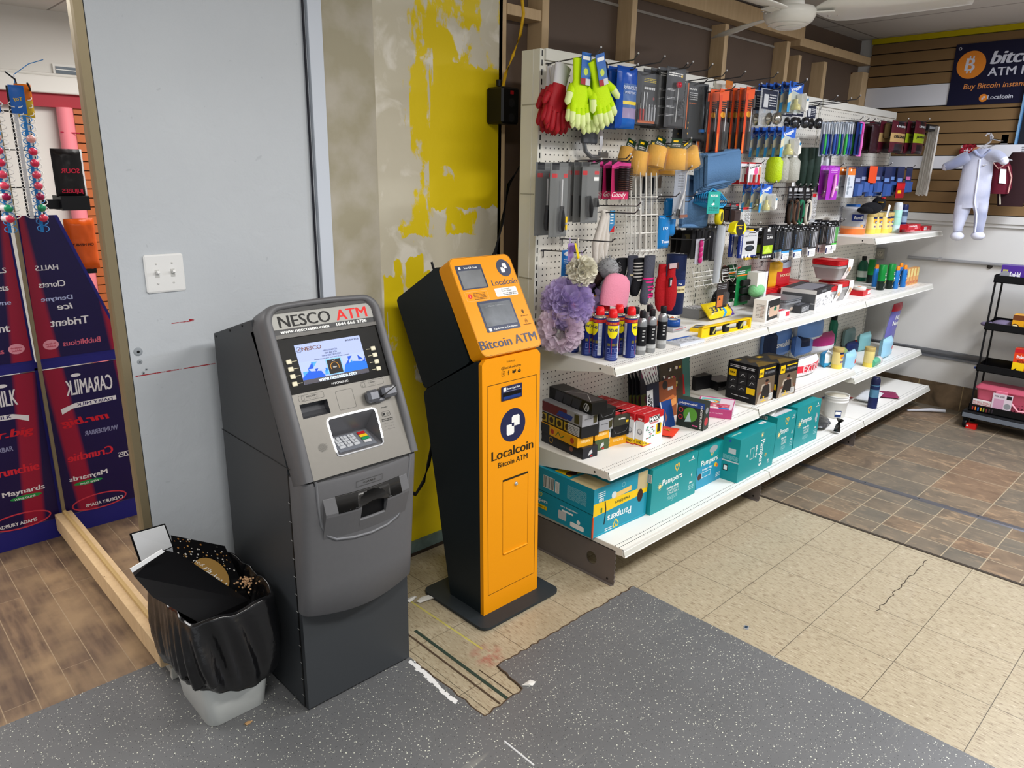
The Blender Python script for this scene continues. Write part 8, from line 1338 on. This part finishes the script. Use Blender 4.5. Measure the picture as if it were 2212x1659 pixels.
# floor bits
b=MB(); R.seed(8); b.hull([(R.uniform(-.014,.014),R.uniform(-.008,.008),R.uniform(0,.008)) for _ in range(12)],hx('a8855c',.8)); solo(b,'dry_scrap','small brown paper scrap on the grey rubber floor near the bin','scrap',(.725,1.889,.004))
b=MB(); b.box(-.012,-.009,0,.012,.009,.0015,hx('c8ccd2',.2,metal=.6)); b.box(-.006,-.005,.0015,.007,.005,.003,hx('2a3a4a')); solo(b,'metal_tag','tiny silver tag lying on the beige vinyl floor','tag',(2.323,1.101,.0005),.4)
for i,(x,y,s_,l_) in enumerate(((1.534,2.06,.020,'lump of white plaster on the old floor beside the kiosk plate'),(1.50,2.105,.014,'smaller plaster lump behind the first one'),(1.492,1.43,.012,'crumb of plaster on the rubber floor near the cut-out corner'))):
    b=MB(); pts=[(R.gauss(0,s_*.8),R.gauss(0,s_*.6),abs(R.gauss(0,s_*.35))) for _ in range(26)]; b.hull(pts,hx('d8d6d0',.8,noise=.1)); solo(b,'plaster_lump',l_,'plaster',(x,y,.003))
b=MB()
for i in range(60): f_=i/59; x=1.269+(1.25-1.269)*f_+R.gauss(0,.004); y=1.79+(1.53-1.79)*f_; s_=R.uniform(.002,.006); b.box(x-s_,y-s_*2,.0035,x+s_,y+s_*2,.0046+i*.00002,hx('e4e4e2',.8),T=None)
b.tube([(1.252,1.30,.0045),(1.251,1.174,.0045)],.0035,hx('dcdcdc'),4); o=st(b.build('trim_40')); 
# ================= CANDY STAND =================
r=thing('candy_stand','purple and red candy display stand with brand lettering left of the mirror','display stand',(.45,3.62,0)); WC=TR(-.45,-3.62,0)
PB=hx('2c2a80',.4); 
t=NT('stand_print',.35); g_=t.ma('SINE',t.ma('MULTIPLY',t.ma('SUBTRACT',t.x,t.ma('MULTIPLY',t.z,.08)),22)); g2=t.ramp(g_,.55,.8); a=t.mix(g2,shex('1e1048'),shex('a01838')); t.col(a); SP=t.m
b=MB(); b.T=WC; b.box(.255,3.605,0,.640,3.95,.095,PB); b.box(.255,3.605,.095,.268,3.95,.80,PB); b.box(.627,3.605,.095,.640,3.95,.80,PB); b.box(.255,3.605,.79,.640,3.95,.825,PB); b.build('stand_base',r)
b=MB(); b.T=WC; b.box(.268,3.60,.10,.627,3.61,.785,SP)
f=Fr(b,(0,3.60,0),(1,0,0),(0,0,1)); W2=hx('f2eef0')
f.T('CARAMILK',.452,.690,.19,W2,.070,bold=.02); f.C(.50,.745,.020,W2,.008,n=16); f.P([(.35,.602),(.53,.595),(.575,.575),(.578,.60),(.52,.618),(.35,.622)],W2); f.T('DAIRY MILK',.44,.609,.15,hx('2a1a60'),.014); f.T('mr.big',.49,.53,.20,hx('d82030'),.045,bold=.03,shear=.2); f.T('WUNDERBAR',.43,.468,.14,hx('9a9ac0'),.022); f.T('Crunchie',.488,.367,.19,hx('e02a3a'),.038,bold=.03); f.T('Maynards',.51,.262,.16,W2,.030,bold=.02); f.C(.515,.235,.06,hx('2a9a4a'),.010); f.T('WINE GUMS',.51,.232,.08,W2,.009); f.T('FUZZIES',.33,.33,.09,W2,.025,bold=.02); f.L([(.48+.115*math.cos(a_),.13+.035*math.sin(a_)) for a_ in [i*.35 for i in range(19)]],.006,hx('d84050')); f.T('CADBURY ADAMS',.46,.12,.16,W2,.016)
b.build('lower_sign',r)
b=MB(); b.T=WC; tz0,tz1=.825,1.44; b.prism([(.268,tz0),(.634,tz0),(.625,tz1),(.475,tz1)],1,3.606,3.622,PB); b.prism([(.285,tz0+.012),(.624,tz0+.012),(.616,tz1),(.49,tz1)],1,3.600,3.607,SP)
f=Fr(b,(0,3.600,0),(1,0,0),(0,0,1)); f.T('HALLS',.545,1.225,.085,W2,.022,bold=.02); f.T('Clorets',.535,1.155,.10,W2,.026,bold=.02); f.T('Dentyne',.525,1.09,.12,hx('b8c0e8'),.026); f.T('ice',.50,1.055,.06,W2,.026,shear=.2); f.T('Trident',.49,.988,.15,W2,.034,bold=.02); f.C(.575,.895,.030,hx('f0a0b0'),.022); f.T('the ultimate',.575,.90,.04,hx('c02040'),.008); f.T('bubble',.575,.888,.035,hx('c02040'),.008); f.T('Bubblicious',.455,.893,.15,hx('e06a80'),.024,bold=.02)
b.build('upper_sign',r)
b=MB(); b.T=WC; GR=hx('1c1c1e',.4)
for x in (.50,.56,.62): b.tube([(x,3.70,.8),(x,3.72,1.95)],.004,GR,6)
for z in (.95,1.1,1.25,1.4,1.55,1.7,1.85): b.tube([(.50,3.70,z),(.62,3.70,z)],.003,GR,6)
b.tube([(.52,3.72,1.93),(.60,3.36,1.945),(.63,3.34,1.965)],.0035,GR,6); b.tube([(.48,3.72,1.91),(.56,3.34,1.915),(.57,3.32,1.93)],.0035,GR,6)
b.box(.33,3.66,1.455,.44,3.80,1.515,GR); b.box(.44,3.70,1.46,.50,3.72,1.50,GR); b.box(.34,3.66,1.18,.44,3.80,1.23,GR); b.box(.44,3.70,1.19,.50,3.72,1.22,GR); b.build('wire_rack',r)
def clip(name,label,x,y,z0,z1,m,w_=.03,group=None):
    r=thing(name,label,'clip strip',(x,y,z1)); b=MB(); n=int((z1-z0)/.026); b.box(-w_*.22,0,z0-z1,w_*.22,.002,0,m)
    for i in range(n):
        z=-(i+.5)*(z1-z0)/n; 
        for s_ in (-1,1): b.tube([(s_*w_*.2+s_*w_*.55*math.sin(PI*k_/6),-.004-.030*k_/6,z+.010*math.cos(PI*k_/6)) for k_ in range(7)],.0018,m,5)
    b.build('strip',r); return r
clip('clip_strip','empty white plastic clip strip hanging beside the mirror',.607,3.40,1.44,1.87,hx('eceae4',.35))
clip('clip_strip','second white clip strip hanging left of the first',.565,3.44,1.46,1.90,hx('dcd9d2',.35))
BS=hx('2a86cc',.35); clip('clip_strip','blue plastic clip strip holding candy bottles beside the mirror',.585,3.375,1.39,1.82,BS,.026)
cb=None
for i,z in enumerate((1.735,1.690,1.648,1.605,1.565,1.525,1.483,1.445)):
    mcol=('e8a8a0','e23a5c','e23a5c','e8506a','e8506a','a02050','2a9a6a','e0405a')[i]; r=thing('candy_bottle','tiny candy bottle clipped in the blue strip, %s from the top'%['first','second','third','fourth','fifth','sixth','seventh','eighth'][i],'candy bottle',(.583,3.335,z),0,'candy bottles in the blue clip strip'); 
    b=MB(); b.T=RX(PI/2)@RX(.35,'Y'); b.lathe([(.012,-.035),(.013,-.03),(.013,.0)],hx('d8d2d4',.2),14); b.lathe([(.0145,.0),(.0148,.004),(.012,.014),(.006,.018),(.005,.024),(.001,.026)],hx(mcol,.2),14); b.build('bottle_body',r)
p=pouch(.12,.20,.05,lambda u,v:hx('201c1c',.3) if u>.12 else LGY,12,14,.08,3,.003); p.txt('SOUR',.5,.55,.6,hx('d82a48')); p.txt('JUJUBES',.5,.12,.7,hx('d82a48')); r=solo(p,'candy_bag','black and red candy bag on the stand, seen in the mirror','bag',(.385,3.70,1.71))
p=pouch(.12,.22,.05,lambda u,v:hx('e8601c',.25),12,14,.08,4,.003); p.txt('OH HENRY',.5,.5,.7,hx('3a1c10')); solo(p,'candy_bag','orange foil candy bag low on the stand, seen in the mirror','bag',(.385,3.66,1.42))
p=pouch(.055,.12,.02,lambda u,v:hx('e8761c',.3) if v>.5 else hx('d8b030',.3),8,10,.1,5,.001); solo(p,'candy_packet','orange and gold packet hanging from the stand top beside the mirror','packet',(.565,3.43,1.935))
p=pouch(.05,.10,.006,lambda u,v:hx('2a6ac0',.3),6,8,.1,6,0); p.txt('Toy',.5,.5,.6,YEL); solo(p,'header_card','blue header card at the top of the blue clip strip','card',(.597,3.38,1.925))
b=MB(); b.tube([(.60,3.37,1.93),(.60,3.36,1.96),(.55,3.35,2.0),(.50,3.35,2.02)],.0015,hx('3a8ad0'),5); tag(b.build('blue_tie'),'thin blue tie looped above the blue clip strip','string')
# ================= RIGHT END =================
# conduit and outlet box
b=MB(); b.tube([(XW-.02,1.92,1.088),(XW-.02,-2,1.092)],.011,hx('a8a8aa',.35,metal=.5),10)
for y in (1.7,1.2,.6): b.tube([(XW-.02,y+.01,1.09),(XW-.02,y-.01,1.09)],.015,hx('b8b8ba',.35,metal=.5),10)
tag(b.build('conduit_pipe'),'thin metal conduit running along the white far wall','pipe')
p0=atx(*G(1070,820),XW-.045); r=thing('outlet_box','grey metal electrical outlet box on the far wall above the shelf end','outlet box',(XW,p0.y,p0.z)); b=MB(); b.box(-.045,-.06,-.04,0,.06,.045,hx('9a9890',.4),bv=.004); f=Fr(b,(-.045,.06,-.04),(0,-1,0),(0,0,1)); f.Rr(.006,.006,.114,.08,.006,hx('b8b4a4',.4))
for x in (.035,.085): f.C(x,.042,.020,hx('d8d2c0',.4)); f.R(x-.009,.044,x-.006,.056,BLK); f.R(x+.006,.044,x+.009,.056,BLK); f.C(x,.033,.004,BLK,n=10)
b.build('box_body',r)
b=MB(); q=atx(*O(710,133),XW); b.lathe([(.018,0),(.016,.01),(.005,.012)],hx('3a342e'),14,T=TR(XW,q.y,q.z)@RX(-PI/2,'Y')); tag(b.build('pipe_stub'),'dark round pipe stub on the white far wall under the conduit','pipe')
# label rail and clothes on the slat wall
q0=atx(*H(1560,520),XW-.25); q1=atx(*H(1560,640),XW-.25)
r=thing('poster_strip','white header strip with red splashes behind the baby sleepsuit','poster',(XW-.06,q0.y,q1.z)); b=MB(); hgt=q0.z-q1.z
q0=atx(*H(1570,545),XW-.06); qb=atx(*H(1570,665),XW-.06); hgt=q0.z-qb.z; r.location=(XW-.06,q0.y,qb.z); b.box(-.003,-1.1,0,.001,0,hgt,hx('dcdce0',.4)); f=Fr(b,(-.003,0,0),(0,-1,0),(0,0,1)); R.seed(33)
for i in range(60): f.C(R.uniform(.0,.09),R.uniform(.01,hgt),R.uniform(.004,.014),hx(R.choice(('8a1c28','a8283a','6a1018'))),n=7)
for i in range(90): x=R.uniform(.50,1.08); y=R.uniform(0,hgt*.9); aa=R.uniform(-1,1); f.L([(x,y),(x+.03*math.cos(aa),y+.03*math.sin(aa))],.010,hx(R.choice(('b83a44','c84a52','8a1c28'))))
f.C(.10,hgt*.45,.03,hx('b8805a')); f.lines(.36,.02,.46,.07,4,GRY,.4); b.build('strip_panel',r)
# baby sleepsuit
YS=XW-.32
def sp_(x,y,dx=0): p=atx(*H(x,y),YS+dx); return p
t=NT('sleepsuit_velour',.9); vv=t.noise(3.2,2); a=t.mix(t.ramp(t.noise(4.5,2,dist=.4),.35,.65),shex('8289a6'),shex('c9ccdc')); t.col(a); t.b.inputs['Sheen Weight'].default_value=.5; t.bump(t.noise(90,3),.3,.003); VEL=t.m; VW=hx('d4d6e2',.85)
c0=sp_(1770,640); r=thing('baby_sleepsuit','pale blue-grey baby sleepsuit with a white zip on a clear hanger','sleepsuit',c0); W6=TR(-c0.x,-c0.y,-c0.z)
def flat_loft(b,rows,m,th=.03,n=8):
    'rows of (left px, right px) sightings make a soft flattened tube'
    rings=[]
    for (xl,yl),(xr,yr) in rows:
        pl=sp_(xl,yl); pr=sp_(xr,yr); cc=(pl+pr)/2; hv=(pr-pl)/2; rings.append([cc+hv*math.cos(2*PI*k_/(2*n))+V((1,0,0))*th*math.sin(2*PI*k_/(2*n)) for k_ in range(2*n)])
    b.loft(rings,m)
b=MB(); b.T=W6
flat_loft(b,[((1700,590),(1870,580)),((1650,625),(1900,600)),((1605,670),(1900,660)),((1580,760),(1895,740)),((1560,850),(1885,850)),((1535,960),(1870,950)),((1515,1060),(1860,1060)),((1498,1140),(1850,1130)),((1492,1200),(1840,1190))],VEL,.035)
flat_loft(b,[((1495,1170),(1680,1150)),((1485,1240),(1650,1240)),((1478,1330),(1610,1330)),((1478,1400),(1580,1400)),((1480,1440),(1572,1435))],VEL,.03)
flat_loft(b,[((1668,1150),(1850,1130)),((1690,1230),(1840,1210)),((1695,1300),(1828,1290)),((1690,1380),(1805,1380)),((1690,1440),(1790,1440))],VEL,.03)
def limb(pts,rs,m): b.tube([sp_(*p_,dx) for *p_,dx in pts],rs,m,14)
limb([(1650,660,0),(1560,700,-.01),(1480,740,-.02),(1405,765,-.02)],[.042,.040,.034,.026],VEL); limb([(1860,650,0),(1930,650,-.03),(1985,680,-.05),(2010,715,-.06)],[.042,.036,.030,.024],VEL)
b.build('suit_body',r)
b=MB(); b.T=W6; limb([(1412,762,-.02),(1385,780,-.02),(1368,790,-.02)],[.027,.022,.008],VW); limb([(1998,690,-.055),(2020,725,-.06),(2030,740,-.06)],[.027,.022,.01],VW); b.build('cuff',r)
b=MB(); b.T=W6
for (x,y) in ((1520,1485),(1735,1480)): c_=sp_(x,y,-.01); b.ball(c_,1,VW,sc=(.035,.042,.030),n=14)
b.build('foot',r)
b=MB(); b.T=W6; b.tube([sp_(x,y,-.036) for x,y in ((1755,690),(1748,760),(1738,860),(1722,960),(1708,1060),(1700,1140),(1712,1200),(1722,1260),(1718,1340),(1705,1440))],.0055,hx('d8dcee',.4),8); b.build('zip',r)
b=MB(); b.T=W6; b.tube([sp_(x,y,-.03) for x,y in ((1700,600),(1730,640),(1775,665),(1820,640),(1870,590))],.011,hx('9aa2c0',.8),8); q=[sp_(x,y,-.040) for x,y in ((1785,745),(1795,755),(1835,740))]; b.tube(q,[.002,.004,.001],WHT,6); b.build('collar',r)
b=MB(); b.T=W6; HC=mat('hanger_clear',shex('c8c8cc'),.15,alpha=.6); b.tube([sp_(x,y) for x,y in ((1640,640),(1700,610),(1790,560),(1870,600),(1900,640))],.007,HC,8); b.tube([sp_(x,y) for x,y in ((1790,560),(1860,510),(1890,460),(1870,425),(1835,425),(1815,450))],.006,HC,8); b.build('hanger',r)
wh=sp_(1890,430); b=MB(); b.tube([(XW-.02,wh.y,wh.z-.03),(wh.x-.03,wh.y,wh.z-.03),(wh.x-.05,wh.y,wh.z+.0)],.005,CHR,8); b.box(XW-.022,wh.y-.02,wh.z-.07,XW-.016,wh.y+.02,wh.z+.01,CHR); tag(b.build('slatwall_hook'),'metal arm on the slat wall from which the baby sleepsuit hangs','hook')
# maroon garment
c0=atx(*H(1980,900),YS+.10); r=thing('maroon_babywear','maroon baby garment with a white tag hanging behind the sleepsuit','babywear',c0); MR=mat('maroon_cloth',shex('5e1626'),.85,noise=.25,ns=25,bump=.4); W7=TR(-c0.x,-c0.y,-c0.z)
def s7(x,y): return atx(*H(x,y),YS+.10)
b=MB(); b.T=W7; rings=[]
for (xl,yl),(xr,yr) in (((1900,720),(2060,720)),((1880,770),(2080,760)),((1865,880),(2095,860)),((1855,980),(2085,980)),((1850,1045),(2050,1050))):
    pl=s7(xl,yl);pr=s7(xr,yr);cc=(pl+pr)/2;hv=(pr-pl)/2; rings.append([cc+hv*math.cos(2*PI*k_/16)+V((1,0,0))*.03*math.sin(2*PI*k_/16) for k_ in range(16)])
b.loft(rings,MR); b.build('garment_body',r)
b=MB(); b.T=W7; b.tube([s7(x,y)+V((-.03,0,0)) for x,y in ((1900,720),(1960,790),(2040,740))],.004,hx('c89a90'),6); b.tube([s7(x,y)+V((-.03,0,0)) for x,y in ((2060,760),(2095,880),(2060,1040))],.004,hx('c89a90'),6); b.tube([s7(x,y)+V((.01,0,0)) for x,y in ((2040,690),(2090,700),(2115,740),(2100,770))],.006,HC,8); b.build('piping',r)
b=MB(); b.T=W7; P_=[s7(x,y)+V((-.036,0,0)) for x,y in ((1985,790),(2045,795),(2040,945),(1965,935))]; b.add(P_+[p_+V((.001,0,0)) for p_ in P_],[(3,2,1,0),(4,5,6,7),(0,1,5,4),(2,3,7,6)],WHT); b.build('hang_tag',r)
b=MB(); c1=atx(*H(2130,850),YS+.13); r=thing('dark_babywear','dark garment with cream trim at the picture edge behind the maroon one','babywear',c1); b.loft([[(.03*math.sin(2*PI*k_/14),.09*math.cos(2*PI*k_/14)*s_,z) for k_ in range(14)] for z,s_ in ((-.20,.8),(-.1,1),(.05,1),(.14,.5))],mat('dark_cloth',shex('2a1518'),.85,bump=.3)); b.build('garment_body',r); b=MB(); b.tube([(-.03,.07,.12),(-.035,.085,0),(-.03,.05,-.19)],.004,CRM,6); b.build('piping',r)
# blue panel edge at the frame
q=atx(*H(2165,300),XW-.03); q2=atx(2212,180,XW-.35); b=MB(); b.box(-.02,-.16,-.16,.0,.0,.30,hx('3f6f9c',.3)); b.box(-.024,-.012,-.16,-.018,.0,.30,hx('7aa4c8',.3)); b.box(-.023,-.16,-.16,-.019,-.02,.29,hx('20242c',.3)); solo(b,'blue_framed_rack','blue-edged upright frame at the right picture edge','frame',(q.x,q.y,q.z))
# ---- cart ----
XC=5.60; yl=1.262; r=thing('rolling_cart','black four-tier slim rolling cart by the far wall','cart',(XC+.09,1.10,0)); CBK=hx('0e0e10',.35); WQ=TR(-XC-.09,-1.10,0); y1,y0=1.262,.74
b=MB(); b.T=WQ
def tier(z,h_,m=CBK,x0=XC,x1=XC+.20,ya=y0,yb=y1):
    b.box(x0,ya,z,x1,yb,z+.004,m); b.box(x0,ya,z,x0+.004,yb,z+h_,m); b.box(x1-.004,ya,z,x1,yb,z+h_+.015,m); b.box(x0,yb-.004,z,x1,yb,z+h_,m); b.box(x0,ya,z,x1,ya+.004,z+h_,m)
for z in (1.005,.690,.405,.125): tier(z,.048)
b.build('tray',r)
for x in (XC+.012,XC+.19):
    for y in (y1-.01,y0+.01): b=MB(); b.T=WQ; b.tube([(x,y,.11),(x,y,1.06)],.0065,CBK,8); b.build('pole',r)
b=MB(); b.T=WQ; b.box(XC-.03,y0-.02,.075,XC+.22,y1+.03,.125,CBK,bv=.01); b.box(XC-.034,y0-.01,.082,XC-.029,y1+.02,.112,hx('6a7078',.3)); b.build('cart_base',r)
for x in (XC+.0,XC+.18):
    for y in (y1,y0+.02): b=MB(); b.T=WQ; b.lathe([(.028,-.012),(.030,-.008),(.030,.008),(.028,.012)],CBK,18,T=TR(x,y,.033)@RX(PI/2)); b.box(x-.012,y-.016,.05,x+.012,y+.016,.08,CBK); b.build('caster',r)
def onc(zf,x0,y0_,x1,y1_,z,name,label,m,dr=None,dep=.08,xo=.012,h_=None):
    'carton standing on a cart tray, printed side facing -x'
    pa=atx(*zf(x0,y1_),XC+xo); pb=atx(*zf(x1,y1_),XC+xo); pt=atx(*zf(x0,y0_),XC+xo); h_=h_ or pt.z-z; w_=min(pa.y-pb.y,pa.y-y0-.01)
    o=BX(); o.w,o.h=w_,h_; r=thing(name,label,'carton',(XC+xo,pa.y,z)); b=MB(); b.box(0,-w_,0,dep,0,h_,m); o.f=Fr(b,(0,0,0),(0,-1,0),(0,0,1)); dr and dr(o); b.build('carton',r); return r
onc(O,795,120,988,205,1.0095,'drink_mix_box','purple drink-mix display box on top of the cart',hx('4a2c86',.4),lambda o:(o.f.R(.01,.02,o.w*.3,o.h*.75,hx('b8b04a')),o.f.C(o.w*.2,o.h*.4,.03,hx('8a8a90')),o.f.T('Kool-Aid',o.w*.62,o.h*.5,o.w*.45,WHT,o.h*.3,bold=.03)),.10,.03)
p=atx(*O(835,575),XC+.1); b=MB(); b.ball((0,0,.028),1,mat('lilac_cloth',shex('6e647c'),.9,bump=.5),sc=(.05,.075,.032),n=14); b.ball((0,.08,.018),1,mat('lilac_cloth',(0,0,0)),sc=(.045,.06,.018),n=12); solo(b,'lilac_sponges','dusty lilac cloth bundle on the second cart tray','cloth',(XC+.10,p.y,.694))
onc(O,890,525,988,600,.6945,'tea_box','yellow tea box on the second cart tray',hx('d89a1c',.4),lambda o:(o.f.R(0,o.h*.7,o.w,o.h,hx('6a3a1c')),o.f.C(o.w*.3,o.h*.3,o.h*.2,hx('3a2010')),o.f.C(o.w*.3,o.h*.3,o.h*.15,hx('e8d8a8')),o.f.T('TEA',o.w*.7,o.h*.3,o.w*.3,hx('3a2010'))),.09)
onc(O,885,795,988,965,.4095,'bait_box','red and yellow rodent bait box on the third cart tray',hx('d8421c',.4),lambda o:(o.f.R(0,0,o.w,o.h*.5,YEL),o.f.R(0,o.h*.85,o.w,o.h,RED),o.f.T('Predator',o.w*.6,o.h*.72,o.w*.75,WHT,o.h*.12,bold=.03),o.f.T('WILSON',o.w*.6,o.h*.55,o.w*.6,BLK,o.h*.1),o.f.P([(0,o.h*.2),(o.w*.4,o.h*.3),(o.w*.3,o.h*.05),(0,.0)],BLK)),.07)
b=MB(); b.box(-.04,-.06,0,.04,.06,.02,YEL); b.box(-.042,-.10,-.0,-.02,.10,.012,hx('2a4080')); b.box(-.035,-.055,.02,.0,.055,.0205,hx('c8a000')); solo(b,'yellow_box','flat yellow box with a blue one on the third cart tray','box',(XC+.075,atx(*O(740,920),XC+.07).y,.4095))
# pink basket
yb_=atx(*O(620,1180),XC+.10).y; r=thing('pink_basket','pink lidded plastic basket on the bottom cart tray','basket',(XC+.10,yb_-.16,.13)); PKM=hx('c85a70',.4); b=MB(); b.loft([rrg(.11,.29,0,.015),rrg(.13,.33,.14,.02),rrg(.14,.34,.15,.02)],PKM); f=Fr(b,(-.063,.16,.02),(0,-1,0),(.06,0,1)); 
for i in range(15):
    for j in range(4): f.Rr(.02+i*.019,.012+j*.024,.030+i*.019,.022+j*.024,.002,hx('5a1c28'))
b.build('basket_body',r); b=MB(); b.loft([rrg(.145,.35,.15,.02),rrg(.15,.355,.158,.02),rrg(.11,.31,.185,.02)],PKM); b.box(-.08,-.02,.12,-.072,.05,.16,hx('d87088',.4),bv=.003); b.build('basket_lid',r)
b=MB(); b.tube([(-.072,-.05,.09),(-.10,-.10,.05),(-.10,-.16,.06),(-.075,-.17,.10)],.006,hx('e8a0ac',.3),8); b.build('handle',r)
ci_y=atx(*O(655,1240),XC+.01).y; r=thing('vial_tray','white tray of small coloured flavour vials on the bottom cart tray','tray',(XC+.012,ci_y+.065,.13)); b=MB(); b.box(0,-.14,0,.02,0,.075,hx('d8d4d0',.4)); f=Fr(b,(0,0,0),(0,-1,0),(0,0,1)); f.lines(.005,.04,.135,.07,4,hx('b03040'),.4); b.build('card',r)
for i,c_ in enumerate(('8a2a2a','d8702a','1c5aa8','c89a2a','8a9a3a','6a2a2a','3a2a28','2a2228')): q=MB(); q.lathe([(.006,0),(.006,.022),(.003,.026),(.002,.032)],hx(c_,.3),10,(-.008,-.012-i*.0165,.004)); q.build('vial',r)
onc(O,722,1160,890,1250,.155,'ad_card','white and pink printed card leaning on the pink basket',hx('d8c8d0',.4),lambda o:(o.f.R(.01,.01,o.w*.6,o.h*.7,hx('c898b0')),o.f.T('PARK SERIES',o.w*.35,o.h*.85,o.w*.5,DK,o.h*.1),o.f.C(o.w*.8,o.h*.35,.02,GRY),o.f.R(o.w*.7,o.h*.75,o.w*.95,o.h*.95,DK)),.003,.008)
b=MB(); b.box(-.02,-.03,0,.02,.03,.035,hx('d0201c',.4)); f=Fr(b,(-.02,.03,0),(0,-1,0),(0,0,1)); f.C(.008,.018,.006,WHT,n=10); solo(b,'red_card_box','small bright red box on the floor under the cart','box',(XC-.0,atx(*O(555,1430),XC-.02).y,.001))
b=MB(); q=atz(2010,885,.02); b.tube([(q.x-.12,q.y+.12,.012),(q.x,q.y,.018),(q.x+.06,q.y-.08,.016)],[.006,.014,.012],hx('b8b8bc',.3),8); solo(b,'plastic_tube_scrap','crumpled clear plastic tube on the floor at the far tiled base','scrap',(0,0,0))
